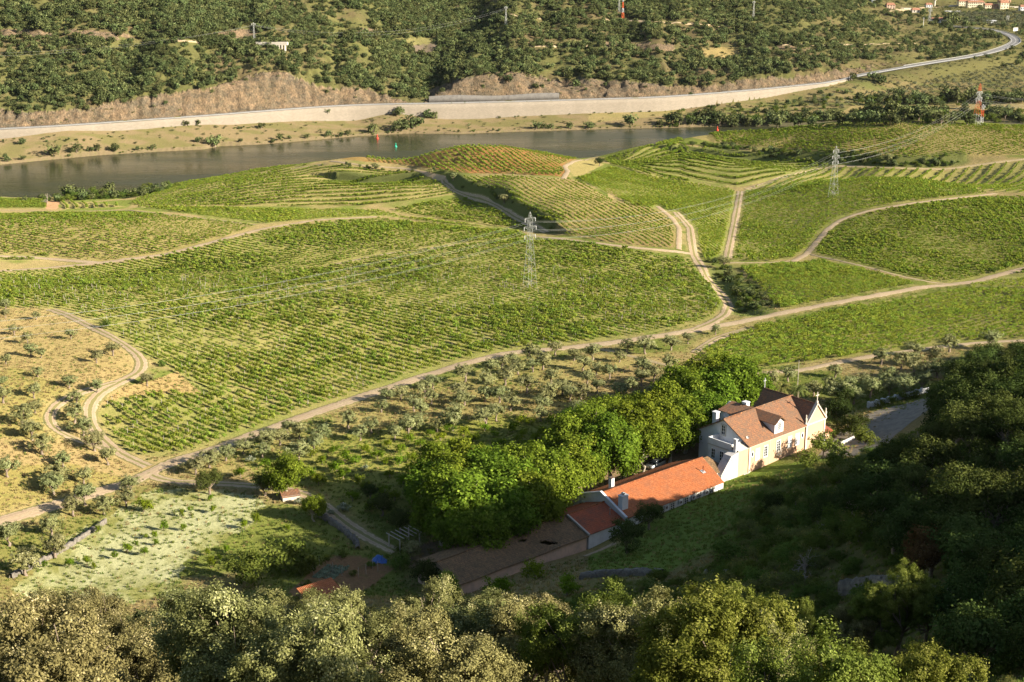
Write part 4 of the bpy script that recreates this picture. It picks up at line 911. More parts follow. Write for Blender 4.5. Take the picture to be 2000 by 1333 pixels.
# foreground crowns on the slope just below the camera: kind, px, py of crown centre, scale
FORE = [('forecream',1125,1205,.6),('forecream',1225,1215,.6),('forecream',1420,1225,.55),('foresilver',1500,1275,.5),('foresilver',375,1150,.6),('foresilver',440,1165,.5),('forecream',120,1165,.45),('forecream',690,1160,.42),('forecream',1050,1190,.55),('forelime',1190,1180,.5),('forelime',1355,1190,.5),('forecream',1290,1200,.5),('forelime',1470,1200,.5),('forelime',1660,1262,.6),('forelime',1815,1275,.6),('forecream',650,1185,.55),('foresilver',560,1200,.6),('forecream',770,1165,.5),('foresilver',300,1180,.6),('forecream',900,1200,.6),('forecream',60,1250,1.0),('forecream',180,1290,1.0),('foresilver',130,1185,.55),('foresilver',240,1175,.45),('foresilver',390,1190,.85),('foresilver',340,1290,.9),('foresilver',480,1230,.85),('foresilver',560,1300,.9),
 ('foresilver',620,1240,.75),('forecream',720,1200,.75),('forecream',800,1230,.85),('forecream',690,1290,.9),('forelime',720,1330,.6),('foresilver',860,1300,.9),('forecream',960,1235,.8),('foresilver',940,1320,.8),('forecream',1060,1230,.85),
 ('forelime',1180,1225,.8),('forecream',1020,1320,.8),('forelime',1140,1320,.8),('forecream',1270,1240,.8),('foresilver',1260,1310,.75),('forelime',1350,1215,.62),('forelime',1440,1240,.9),('forelime',1400,1330,.8),('forecream',1500,1320,.7),
 ('forelime',1590,1290,.7),('forecream',1640,1350,.6),('forelime',1740,1280,.85),('forelime',1690,1330,.7),('forecream',1850,1365,.55),('forecream',250,1370,.9),('foresilver',450,1370,.9),('forecream',20,1370,.9),('forelime',5,1220,.35),
 ('foresilver',620,1390,.8),('forecream',1200,1390,.8),('forecream',1350,1400,.8),('forecream',860,1400,.8),('forelime',1560,1400,.7),('forelime',1780,1400,.7)]
sets = {}
for i, (k, x, y, s) in enumerate(FORE):
    y += -52 if x < 880 else -34 if x < 1150 else -16 if x < 1520 else 102; s *= 1.14 if x < 1520 else 1.0; y += 26 * math.sin(x * .019 + 1.0) if x < 900 else 0; y -= 38 if k == 'foresilver' and 340 < x < 450 and y < 1200 else 0
    X, Y, Z = crown_at(x, y, 4.6 * s, y0=27, y1=90)
    o = tree(k, X, Y, Z, s, i, rnd.uniform(0, 6.3), {'forecream': 'cork_oak', 'foresilver': 'holm_oak', 'forelime': 'strawberry_tree'}[k], None, 'tree', 'trees on the near slope')
    sets.setdefault(k, []).append((o, x))
rank(sets['forecream'], 'cream tipped evergreen', 'on the near slope at the bottom')
rank(sets['foresilver'], 'silvery leaved evergreen', 'on the near slope at the bottom')
rank(sets['forelime'], 'yellow green tree', 'on the near slope at the bottom')

# ------------------------------------------------------------------ scatter of what nobody could count
def scatter(name, pts, rot, scale, idx, protos, label=None, cat=None, kind='stuff'):
    """one object whose points carry copies of the given meshes"""
    pts = np.asarray(pts, np.float32); n = len(pts)
    me = bpy.data.meshes.new(name); me.vertices.add(n); me.vertices.foreach_set('co', pts.ravel())
    a = me.attributes.new('srot', 'FLOAT_VECTOR', 'POINT'); a.data.foreach_set('vector', np.asarray(rot, np.float32).ravel())
    a = me.attributes.new('sscale', 'FLOAT_VECTOR', 'POINT'); a.data.foreach_set('vector', np.asarray(scale, np.float32).ravel())
    a = me.attributes.new('sidx', 'INT', 'POINT'); a.data.foreach_set('value', np.asarray(idx, np.int32))
    cl = bpy.data.collections.new(name + '_pieces')
    for k, (pm) in enumerate(protos):
        o = bpy.data.objects.new('%s_%02d' % (name, k), pm); cl.objects.link(o)
    ng = bpy.data.node_groups.new(name, 'GeometryNodeTree')
    ng.interface.new_socket('Geometry', in_out='INPUT', socket_type='NodeSocketGeometry'); ng.interface.new_socket('Geometry', in_out='OUTPUT', socket_type='NodeSocketGeometry')
    gi = ng.nodes.new('NodeGroupInput'); go = ng.nodes.new('NodeGroupOutput'); ip = ng.nodes.new('GeometryNodeInstanceOnPoints'); ci = ng.nodes.new('GeometryNodeCollectionInfo')
    ci.inputs['Collection'].default_value = cl; ci.inputs['Separate Children'].default_value = True; ci.inputs['Reset Children'].default_value = True
    def na(nm, t):
        x = ng.nodes.new('GeometryNodeInputNamedAttribute'); x.data_type = t; x.inputs[0].default_value = nm; return x.outputs[0]
    er = ng.nodes.new('FunctionNodeEulerToRotation'); ng.links.new(na('srot', 'FLOAT_VECTOR'), er.inputs[0])
    ng.links.new(gi.outputs[0], ip.inputs['Points']); ng.links.new(ci.outputs[0], ip.inputs['Instance']); ip.inputs['Pick Instance'].default_value = True
    ng.links.new(na('sidx', 'INT'), ip.inputs['Instance Index']); ng.links.new(er.outputs[0], ip.inputs['Rotation']); ng.links.new(na('sscale', 'FLOAT_VECTOR'), ip.inputs['Scale'])
    ng.links.new(ip.outputs[0], go.inputs[0])
    o = link(name, me); md = o.modifiers.new('scatter', 'NODES'); md.node_group = ng
    return tag(o, label, cat, kind=kind)

def vine_mesh(name, mat, n, seed, leaf, R3=(.72, .42, .52), cz=.75):
    me, _ = crown_mesh(name, mat, n, R3, cz, seed, lobes=6, lobe=.5, clumps=6, leaf=leaf, up=.25, low=-.2, sig=.4); return me
VINE_NEAR = [vine_mesh('vine_near', L_VINE, 120, 100 + k, (.22, .19)) for k in range(5)]
VINE_FAR = [vine_mesh('vine_far', L_VINE, 44, 120 + k, (.36, .29), R3=(.72, .34, .5)) for k in range(4)]
VINE_YNG = [vine_mesh('vine_young', L_VINEY, 34, 140 + k, (.40, .30)) for k in range(4)]
g = np.random.default_rng(5)
VN, VF, VY, singles, stakes = [], [], [], [], []
for name, poly, dirp, sp, vs, dn, c in FIELDS:
    W = hit(*np.array(dens(poly, 14)).T, y0=200); P = W[:, :2]
    if name in ('terra', 'terrb'):
        lo_, hi_ = P.min(0), P.max(0); n = int((hi_ - lo_).prod() / .22); X = g.uniform(lo_[0], hi_[0], n); Y = g.uniform(lo_[1], hi_[1], n)
        z = zat(X, Y); px, py = proj(X, Y, z); m = in_poly(px, py, poly) & (Y > 450) & (Y < 780); X, Y = X[m], Y[m]
        qq = lookup(tilt, X, Y) % 1.0; keep = np.abs(((qq - .28 + .5) % 1.0) - .5) < .10
        X, Y = X[keep], Y[keep]; ang = g.uniform(0, 3, len(X)); m = g.random(len(X)) < .8; X, Y, ang = X[m], Y[m], ang[m]
    else:
        a = hit(*np.array(dirp).T, y0=200); dx, dy = a[1, 0] - a[0, 0], a[1, 1] - a[0, 1]; L = math.hypot(dx, dy); dx, dy = dx / L, dy / L
        s = P @ np.array([dx, dy]); t = P @ np.array([-dy, dx])
        S, T_ = np.meshgrid(np.arange(s.min(), s.max(), vs), np.arange(t.min(), t.max(), sp)); 
        curve = (fbm(S / 130, T_ / 130, 17, 2) - .5) * 18
        S = S + g.normal(size=S.shape) * .12; T_ = T_ + curve + g.normal(size=S.shape) * .09
        X = (S * dx - T_ * dy).ravel(); Y = (S * dy + T_ * dx).ravel()
        lo_, hi_ = P.min(0), P.max(0); m = (X > lo_[0]) & (X < hi_[0]) & (Y > max(lo_[1], 205)) & (Y < min(hi_[1], 780)); X, Y = X[m], Y[m]
        z = zat(X, Y); px, py = proj(X, Y, z); m = in_poly(px, py, poly); X, Y = X[m], Y[m]; ang = np.full(len(X), math.atan2(dy, dx))
    gap = fbm(X / 16, Y / 16, 201, 3) * .6 + fbm(X / 5, Y / 5, 202, 2) * .4
    p_keep = dn * np.where(gap < .36, .75, 1.0)
    if name == 'main':
        p_keep *= np.where(fbm(X / 24 + 9, Y / 24, 207, 3) < .42, .8, 1.0)
    keep = (g.random(len(X)) < p_keep) & (lookup(TD, X, Y) > .9); X, Y, ang = X[keep], Y[keep], ang[keep]
    rowvar = .9 + .4 * fbm(X / 11, Y / 11, 210, 3); sc = rowvar * g.uniform(.75, 1.2, len(X)); h = sc * g.uniform(.8, 1.15, len(X))
    if name in ('strip', 'middle', 'rightpale'): sc *= .85; h *= .75
    if name in ('slope',): h *= 1.1
    if name in ('terra',): sc *= .8; h *= .8
    if name == 'lefthill': sc *= .8; h *= .8
    big = fbm(X / 30 + 5, Y / 30, 231, 3); sc *= .82 + .36 * sstep(.38, .62, big); h *= .82 + .36 * sstep(.38, .62, big)
    if name in ('knolltwo', 'redknoll', 'topknoll', 'terra', 'terrb', 'slope'): sc *= .82
    h *= .84
    rec = np.stack([X, Y, zat(X, Y), ang + np.pi * g.integers(0, 2, len(X)), sc * 1.0, h], 1)
    if name == 'main':
        Xm, Ym = X, Y; near = rec[:, 1] < 420; VN.append(rec[near]); VF.append(rec[~near])
        k = g.random(len(X)) < .12; stakes.append(rec[k & (Y < 420)])
    elif name in ('front', 'patch'): 
        VN.append(rec)
    elif name in ('strip', 'middle', 'rightpale'): VY.append(rec)
    else: VF.append(rec)
VN = np.concatenate(VN); VF = np.concatenate(VF); VY = np.concatenate(VY); ST = np.concatenate(stakes)
order = np.argsort(VN[:, 1]); VN = VN[order]; nearest, VN = VN[:300], VN[300:]
print('vines', len(VN), len(VF), len(VY), 'stakes', len(ST))
for k, r in enumerate(nearest):
    o = link('grape_vine', VINE_NEAR[k % 5]); o.location = r[:3]; o.rotation_euler = (0, 0, r[3]); o.scale = (r[4], r[4], r[5])
    tag(o, 'bushy green grape vine at the crossroads end of the big vineyard', 'grape vine', 'grape vines nearest the crossroads')
def rs(A): return np.stack([np.zeros(len(A)), np.zeros(len(A)), A[:, 3]], 1), np.stack([A[:, 4], A[:, 4], A[:, 5]], 1)
for nm, A, pr in (('vineyard_vines', VN, VINE_NEAR), ('vineyard_rows', VF, VINE_FAR), ('young_vineyard_rows', VY, VINE_YNG)):
    r_, s_ = rs(A); scatter(nm, A[:, :3], r_, s_, g.integers(0, len(pr), len(A)), pr, {'vineyard_vines': 'mid green vines filling the big central and the front right vineyard', 'vineyard_rows': 'rows of vines covering the knolls and terraces towards the river', 'young_vineyard_rows': 'pale green young vines in the middle field and side strips'}[nm], 'vineyard')
m_stake = surf('weathered_stake', (.34, .30, .24), (.50, .45, .38), 4, .9, .1)
sm = tubes('stake_piece', m_stake, [([(0, 0, 0), (0, 0, .9), (0.02, 0, 1.75)], [.045, .045, .04])], 4)
scatter('vine_stakes', ST[:, :3] + [0, .3, 0], np.zeros((len(ST), 3)), np.ones((len(ST), 3)), np.zeros(len(ST)), [sm], 'thin grey stakes standing among the vines of the big field', 'stakes')

# hillside scrub and oak woodland across the river
def density_pts(n, ulo, uhi, ylo, yhi, seed):
    q = np.random.default_rng(seed); Y = np.sqrt(q.uniform(ylo ** 2, yhi ** 2, n)); U = q.uniform(ulo, uhi, n); return U * Y, Y, q
X, Y, q = density_pts(135000, -.47, .47, 790, 1700, 3)
U_ = X / Y; Z = zat(X, Y); px, py = proj(X, Y, Z)
on_hill = ((Y > wall_y(U_) + 16) & (U_ < U_END)) | ((U_ >= U_END) & (Y > 1000))
rk_ = lookup(rockm, X, Y) > .4
n_a = fbm(X / 38, (X * .3 + Y) / 75, 11, 3); n_b = fbm(X / 13, Y / 13, 303, 3)
dd = sstep(.40, .56, .45 * n_a + .55 * n_b) * .95 + .34
gully = np.exp(-((px - 830 - (150 - py) * .12) / 70.0) ** 2); dd = np.clip(dd + gully * .55 + .22 * sstep(800, 300, px) * (dd > .15), 0, 1)
thin = sstep(1350, 1800, px) ; dd *= 1 - .72 * thin
dd *= np.where(rk_, .05, 1.0)
zt = (Z + .05 * X) % 13.0; dd *= np.where((zt < 1.6) & (px > 950), .15, 1)                        # tracks and terrace edges run bare along the slope
for xy in ([(800,88),(862,84),(842,110),(812,106)], [(770,76),(850,74),(840,88),(790,90)], [(1370,95),(1440,92),(1450,112),(1380,112)], [(660,20),(720,20),(720,60),(690,60)]):
    dd *= np.where(in_poly(px, py, xy), .05, 1)
rd = seg_dist(X, Y, list(zip(CXr[::20], CYr[::20])))[0]; dd *= np.where(rd < 9, 0, 1); dd *= np.where((U_ > U_END) & (py > 118) , 0, 1)
dd *= np.where((px > 1780) & (py < 62), .28, 1); dd *= np.where((px > 1720) & (py < 26) & (py > -8), .15, 1)
m = on_hill & (q.random(len(X)) < dd * .95) & (px > -280) & (px < 2260) & (py > -120); X, Y, Z, px = X[m], Y[m], Z[m], px[m]
s = q.uniform(.42, 1.2, len(X)) * np.where(px > 1500, .9, 1.0) * (1 + .35 * (fbm(X / 25, Y / 25, 9, 2) > .55)); print('hill trees', len(X))
L_FARB = leafmat('hillside_scrub_leaves', (.085, .09, .04), (.175, .17, .075), None, .1, 0, .3)
HB = [crown_mesh('scrub_piece', L_FARB, 120, (1.5, 1.5, .9), .7, 500 + k, lobes=6, lobe=.5, clumps=6, leaf=(.5, .3))[0] for k in range(3)]
HP = [v[0] for v in PROTO['hill'][0]]
scatter('hillside_woodland', np.stack([X, Y, Z - .2], 1), np.stack([X * 0, X * 0, q.uniform(0, 6.3, len(X))], 1), np.stack([s, s, s * q.uniform(.8, 1.2, len(X))], 1), q.integers(0, len(HP), len(X)), HP, 'dark green scrub oaks covering the hillside beyond the river', 'woodland')
X, Y, q = density_pts(68000, -.47, .47, 640, 1700, 13); U_ = X / Y; Z = zat(X, Y); px, py = proj(X, Y, Z)
on = (((Y > wall_y(U_) + 12) & (U_ < U_END)) | ((Y > shore_far(U_) + 2) & (Y < wall_y(U_) - 2) & (q.random(len(X)) < .38)) | ((U_ >= U_END) & (Y > 900) & (q.random(len(X)) < .8)))
rd = seg_dist(X, Y, list(zip(CXr[::20], CYr[::20])))[0]
m = on & (rd > 7) & (q.random(len(X)) < .62 * np.where(lookup(rockm, X, Y) > .4, .3, 1)) & ~in_poly(px, py, [(1640,222),(1665,205),(2020,201),(2020,224)]) & (px > -260) & (px < 2240) & (py > -60)
X, Y, Z = X[m], Y[m], Z[m]; s = q.uniform(.3, .9, len(X)); print('low scrub', len(X))
scatter('hillside_scrub', np.stack([X, Y, Z - .1], 1), np.stack([X * 0, X * 0, q.uniform(0, 6.3, len(X))], 1), np.stack([s, s, s], 1), q.integers(0, 3, len(X)), HB, 'low tawny green scrub between the oaks and on the far bank', 'scrub')

# far olive grove on the right plain: rows one could count, the nearest as single trees
L_FOLV = leafmat('far_olive_leaves', (.06, .07, .04), (.16, .17, .10), None, .1, 0, .2)
FO = [crown_mesh('far_olive_piece', L_FOLV, 130, (2.1, 2.1, 1.5), 1.9, 700 + k, lobes=6, lobe=.5, clumps=7, leaf=(.6, .4))[0] for k in range(4)]
a = hit(*np.array([(1640,215),(1560,205),(1680,172),(1760,160),(1870,150),(2010,128),(2010,178),(1900,176),(1850,180),(1740,196)]).T, y0=860)
lo_, hi_ = a[:, :2].min(0), a[:, :2].max(0); pts = []
rr = random.Random(11); yy = lo_[1]
while yy < hi_[1]:
    xx = lo_[0]
    while xx < hi_[0]:
        X_, Y_ = xx + rr.uniform(-1.2, 1.2), yy + rr.uniform(-1.4, 1.4)
        pts.append((X_, Y_)); xx += 6.4
    yy += 8.5
pts = np.array(pts); z = zat(pts[:, 0], pts[:, 1]); px, py = proj(pts[:, 0], pts[:, 1], z)
m = in_poly(px, py, [(1560,208),(1600,190),(1680,176),(1760,162),(1870,150),(2010,126),(2010,180),(1900,178),(1850,182),(1740,198),(1640,216)]) & (np.random.default_rng(2).random(len(pts)) < .9); pts, z, px, py = pts[m], z[m], px[m], py[m]
o_ = np.argsort(pts[:, 1]); print('far olives', len(pts)); rowsd = {}
for k in o_[:120]:
    o = link('olive_tree', FO[k % 4]); s_ = rr.uniform(.7, 1.1); o.location = (pts[k, 0], pts[k, 1], z[k]); o.scale = (s_, s_, s_); o.rotation_euler = (0, 0, rr.uniform(0, 6))
    tag(o, 'small grey green olive tree in the far grove below the highway bend', 'olive tree', 'far olive grove')
k = o_[120:]; X2, Y2, q = density_pts(1500, .3, .41, 1380, 1600, 23); z2 = zat(X2, Y2); m = proj(X2, Y2, z2)[1] > 27; X2, Y2, z2 = X2[m], Y2[m], z2[m]
P3 = np.concatenate([np.stack([pts[k, 0], pts[k, 1], z[k]], 1), np.stack([X2, Y2, z2], 1)]); s = q.uniform(.7, 1.1, len(P3))
scatter('far_olive_grove', P3, np.stack([s * 0, s * 0, q.uniform(0, 6.3, len(s))], 1), np.stack([s, s, s], 1), q.integers(0, 4, len(s)), FO, 'rows of tiny grey green olives on the plain below the village', 'olive grove')

# shaded hillside on the right: single oaks and shrubs, then an added, unseen wood beyond the frame
SL = [(1850,790),(1872,742),(1930,712),(2040,690),(2040,1330),(1900,1330),(1800,1120),(1640,1060),(1560,1010),(1600,960),(1700,925),(1780,930),(1850,880),(1800,850)]
rr = random.Random(21); got = []; ob = []
for _ in range(4000):
    x, y = rr.uniform(1560, 2040), rr.uniform(690, 1330)
    if not bool(in_poly(np.array([x]), np.array([y]), SL)[0]): continue
    W = hit1(x, y, y0=60)
    r_ = 3.1
    if x < 1750 and y > 940: r_ = 3.6
    if any((W[0] - a) ** 2 + (W[1] - b) ** 2 < (r_ * 1.22) ** 2 for a, b in got): continue
    if in_poly(np.array([x]), np.array([y]), [(1600,1140),(1900,1200),(2000,1330),(1600,1330)])[0] and rr.random() < .75: continue
    big = x > 1780; k = 'oak' if (big or rr.random() < .3) else 'shrub'; s = rr.uniform(.7, 1.15) * (1.0 if k == 'oak' else 1.4)
    if not spares_house(W[0], W[1], W[2] + (5.2 if k == 'oak' else 2.2) * s): continue
    got.append((W[0], W[1]))
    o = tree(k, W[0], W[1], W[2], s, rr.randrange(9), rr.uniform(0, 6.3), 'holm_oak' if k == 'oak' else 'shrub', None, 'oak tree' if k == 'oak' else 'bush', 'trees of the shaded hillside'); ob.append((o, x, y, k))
    if len(got) > 150: break
print('hillside singles', len(got))
for lo, hi, ctx in ((0, 800, 'on the shaded hillside, top band'), (800, 900, 'on the shaded hillside, above the lit scrub'), (900, 1000, 'on the shaded hillside, level with the manor wall'), (1000, 1100, 'on the shaded hillside, round the rust brown oak'), (1100, 1400, 'on the shaded hillside, below the curved stone wall')):
    for kk, bn in (('oak', 'dark holm oak'), ('shrub', 'dark green shrub')): rank([(o, x) for o, x, y, k in ob if lo <= y < hi and k == kk], bn, ctx)
# broom and shrubs on the slope between manor and hillside
ob = []; got2 = []
for _ in range(2500):
    x, y = rr.uniform(1380, 1800), rr.uniform(885, 1180)
    if not bool(in_poly(np.array([x]), np.array([y]), [(1640,900),(1700,890),(1800,890),(1860,900),(1780,930),(1700,930),(1600,960),(1560,1010),(1640,1060),(1560,1150),(1380,1180),(1340,1120),(1440,1060),(1480,960),(1560,935)])[0]): continue
    W = hit1(x, y, y0=60)
    if any((W[0] - a) ** 2 + (W[1] - b) ** 2 < 2.0 ** 2 for a, b in got2): continue
    if not spares_house(W[0], W[1], W[2] + 1.6): continue
    got2.append((W[0], W[1])); k = 'broom' if rr.random() < .55 else 'shrub'
    s = rr.uniform(.6, 1.15) * (1.0 if k == 'broom' else .95)
    o = tree(k, W[0], W[1], W[2], s, rr.randrange(9), rr.uniform(0, 6.3), 'broom_bush' if k == 'broom' else 'shrub', None, 'bush', 'bushes on the slope right of the manor'); ob.append((o, x, y, k))
    if len(got2) > 130: break
for lo, hi, ctx in ((0, 940, 'on the lit crest below the gravel road'), (940, 1000, 'on the slope level with the long orange roof'), (1000, 1060, 'on the slope level with the red roofed house'), (1060, 1400, 'on the lowest part of the shaded slope')):
    for kk, bn in (('broom', 'yellowish broom bush'), ('shrub', 'leafy green bush')): rank([(o, x) for o, x, y, k in ob if lo <= y < hi and k == kk], bn, ctx)
q = np.random.default_rng(18); n = 2600; U_ = q.uniform(.02, .40, n); Y = np.sqrt(q.uniform(60 ** 2, 240 ** 2, n)); X = U_ * Y; Z = zat(X, Y); px, py = proj(X, Y, Z)
m = (Z > 6 + 10 * fbm(X / 12, Y / 12, 401, 3)) & (q.random(n) < sstep(.42, .55, fbm(X / 9, Y / 9, 402, 3)) * .8 + .1) & ~in_poly(px, py, [(1100,1090),(1410,940),(1500,930),(1450,1010),(1350,1080),(1150,1130)]) & spares_house(X, Y, Z + 1.5); X, Y, Z = X[m], Y[m], Z[m]; s = q.uniform(.35, .95, len(X)); UP = [v[0] for v in PROTO['shrub'][0]] + [v[0] for v in PROTO['broom'][0][:2]]
scatter('undergrowth', np.stack([X, Y, Z - .15], 1), np.stack([s * 0, s * 0, q.uniform(0, 6.3, len(s))], 1), np.stack([s, s, s * .8], 1), q.integers(0, 7, len(s)), UP, 'dark tangled undergrowth covering the shaded slope', 'undergrowth')
q = np.random.default_rng(8); n = 700; X = q.uniform(40, 210, n); Y = q.uniform(30, 300, n); U_ = X / Y  # unseen oaks outside the view, added to throw ragged shadows into it
m = (U_ > .405) & (.436 * X + .9 * Y > 78) & (zat(X, Y) > 9) & spares_house(X, Y, zat(X, Y) + 5.5); X, Y = X[m], Y[m]; Z = zat(X, Y); OKP = [v[0] for v in PROTO['oak'][0]]; s = q.uniform(.7, 1.1, len(X))
scatter('unseen_shade_wood', np.stack([X, Y, Z - .3], 1), np.stack([s * 0, s * 0, q.uniform(0, 6.3, len(s))], 1), np.stack([s, s, s], 1), q.integers(0, 6, len(s)), OKP, 'unseen dark oak wood right of the view, added for its ragged shadows', 'woodland')
# shrubs on the banks between the knolls and in the ditch
bk = []
for line, w, dens_, sc in (([(1340,282),(1400,288),(1460,294),(1560,304),(1640,312),(1720,320),(1800,324),(1870,323)], 2.2, 1.5, .75), ([(660,322),(720,331),(800,337),(850,343),(885,350)], 1.5, .5, .5), ([(905,365),(940,382),(985,395),(1000,412),(1035,428),(1075,450)], 2.0, 1.2, .5), ([(1395,512),(1410,535),(1430,560),(1445,585),(1468,612)], 1.8, 1.1, .65), ([(1440,525),(1470,560),(1500,600)], 1.5, .8, .4),
      ([(40,392),(150,392),(200,388),(250,384),(300,378),(330,368)], 5, 1.2, 1.0), ([(120,388),(230,380),(280,375)], 5, .6, 1.7), ([(1340,243),(1450,241),(1600,235),(1750,232),(1900,232),(2020,231)], 7, .9, 2.0), ([(0,321),(100,311),(200,302),(300,296),(400,291),(500,282),(600,274),(700,265),(800,260),(1000,257),(1200,251),(1300,249),(1400,246)], 1.0, .35, .42), ([(0,274),(157,275),(280,262),(350,245),(475,251),(700,236),(860,226),(1175,221),(1350,212),(1545,202)], 1.5, .22, .4), ([(1340,226),(1450,222),(1560,212),(1650,190)], 7, .8, 1.0), ([(1680,200),(1800,198),(1900,196),(2020,195)], 6, .8, 1.9)):
    P = hit(*np.array(dens(line, 6)).T, y0=230); P = P[P[:, 2] > -29.95]; Xs, Ys = smooth_line(P[:, :2], 1.0); n = int(len(Xs) * dens_); i = q.integers(0, len(Xs), n)
    Xb = Xs[i] + q.normal(size=n) * w; Yb = Ys[i] + q.normal(size=n) * w; k = (lookup(TD, Xb, Yb) > 1.0) & (zat(Xb, Yb) > -29.7); Xb, Yb = Xb[k], Yb[k]
    bk.append(np.stack([Xb, Yb, zat(Xb, Yb) - .1, sc * q.uniform(.5, 1.2, len(Xb))], 1))
bk = np.concatenate(bk); SHP = [v[0] for v in PROTO['shrub'][0][:4]] + [v[0] for v in PROTO['hill'][0][:2]]
scatter('bank_shrubbery', bk[:, :3], np.stack([bk[:, 3] * 0, bk[:, 3] * 0, q.uniform(0, 6.3, len(bk))], 1), np.repeat(bk[:, 3:4], 3, 1), q.integers(0, 6, len(bk)), SHP, 'shrubs crowding the banks and the ditch between the vineyards', 'shrubbery')

# grass tufts over the near ground
def tuft(name, mat, seed, n=16, h=.42, w=.05, r=.32):
    q = np.random.default_rng(seed); a = q.uniform(0, 6.3, n); P = np.stack([np.cos(a), np.sin(a), a * 0], 1) * (r * q.random((n, 1)) ** .6)
    hh = h * q.uniform(.5, 1.1, (n, 1)); d = q.normal(size=(n, 3)) * [.25, .25, 0]; t = unit(np.stack([-np.sin(a + 1), np.cos(a + 1), a * 0], 1)) * w
    V = np.stack([P - t, P + t, P + t * .4 + d * hh + [0, 0, 1] * hh, P - t * .4 + d * hh + [0, 0, 1] * hh], 1).reshape(-1, 3)
    return fast_mesh(name, V, np.arange(4 * n).reshape(n, 4), mat, fattr=q.random(n))
TG = [tuft('green_tuft', L_GGRN, k) for k in range(3)] + [tuft('dry_tuft', L_GDRY, 10 + k) for k in range(3)]
q = np.random.default_rng(77); n = 226000; Y = np.sqrt(q.uniform(62 ** 2, 420 ** 2, n)); U_ = q.uniform(-.43, .43, n); X = U_ * Y
px, py = proj(X, Y, zat(X, Y)); m = (lookup(TD, X, Y) > .5) & (lookup(vinem, X, Y) < .5) & (q.random(len(X)) < np.where(Y > 300, .22, .5)) & ~(in_poly(px, py, MEADOW) & (q.random(len(X)) < .55)); m &= (py > 560) & (px > -170) & (px < 2190)
for poly in ([(1105,975),(1175,925),(1260,900),(1370,860),(1372,905),(1640,860),(1640,905),(1462,930),(1410,945),(1150,1085),(894,1150),(780,1110)], [(560,1160),(640,1090),(700,1085),(770,1110),(720,1150),(640,1190)], YARD_ROAD + [(1900,800),(1800,830),(1700,900)]):
    m &= ~in_poly(px, py, poly)
X, Y, px, py = X[m], Y[m], px[m], py[m]; cz_ = np.stack([lookup(col[..., k], X, Y) for k in range(2)], 1); isdry = (cz_[:, 0] > cz_[:, 1] * 1.12) ^ (q.random(len(X)) < .15)
s = q.uniform(.4, 1.0, len(X)); print('tufts', len(X))
scatter('grass', np.stack([X, Y, zat(X, Y) - .02], 1), np.stack([s * 0, s * 0, q.uniform(0, 6.3, len(s))], 1), np.repeat(s[:, None], 3, 1), q.integers(0, 3, len(s)) + 3 * isdry, TG, 'grass tufts, straw coloured on the dry slopes, green in the hollows', 'grass')

# ------------------------------------------------------------------ building helpers
class MB:
    def __init__(s): s.v = []; s.f = []; s.uv = []
    def face(s, pts, uv=None):
        o = len(s.v); s.v += [tuple(p) for p in pts]; s.f.append(tuple(range(o, o + len(pts))))
        if uv is None:
            P = [Vector(p) for p in pts]; e = (P[1] - P[0]).normalized() if (P[1] - P[0]).length > 1e-6 else Vector((1, 0, 0)); n = (P[1] - P[0]).cross(P[-1] - P[0])
            n = n.normalized() if n.length > 1e-9 else Vector((0, 0, 1)); w = n.cross(e); uv = [((p - P[0]).dot(e), (p - P[0]).dot(w)) for p in P]
        s.uv += uv
    def box(s, x0, y0, z0, x1, y1, z1):
        a = [(x0, y0, z0), (x1, y0, z0), (x1, y1, z0), (x0, y1, z0), (x0, y0, z1), (x1, y0, z1), (x1, y1, z1), (x0, y1, z1)]
        for q in ((3, 2, 1, 0), (4, 5, 6, 7), (0, 1, 5, 4), (1, 2, 6, 5), (2, 3, 7, 6), (3, 0, 4, 7)): s.face([a[i] for i in q])
        return s
    def prism(s, prof, a, b, axis='x'):
        """closed profile (two coordinates) pushed from a to b along the axis"""
        def P(p, t): return (t, p[0], p[1]) if axis == 'x' else (p[0], t, p[1]) if axis == 'y' else (p[0], p[1], t)
        n = len(prof); s.face([P(p, a) for p in prof][::-1]); s.face([P(p, b) for p in prof])
        for i in range(n):
            p, q = prof[i], prof[(i + 1) % n]; s.face([P(p, a), P(q, a), P(q, b), P(p, b)])
        return s
    def slab(s, pts, th):
        """four or three corner points of the upper side, th thick along the normal"""
        P = [Vector(p) for p in pts]; n = (P[1] - P[0]).cross(P[-1] - P[0]).normalized(); n = -n if n.z < 0 else n
        B = [p - n * th for p in P]; s.face(P); s.face(B[::-1])
        for i in range(len(P)): j = (i + 1) % len(P); s.face([P[i], B[i], B[j], P[j]])
        return s
    def build(s, name, mat, parent=None, loc=None, rz=None):
        me = bpy.data.meshes.new(name); me.from_pydata(s.v, [], s.f); l = me.uv_layers.new(name='uv')
        l.data.foreach_set('uv', [c for i in (vi for f in s.f for vi in f) for c in s.uv[i]])
        me.materials.append(mat); me.update(); o = link(name, me, parent, loc)
        if rz is not None: o.rotation_euler = (0, 0, rz)
        return o

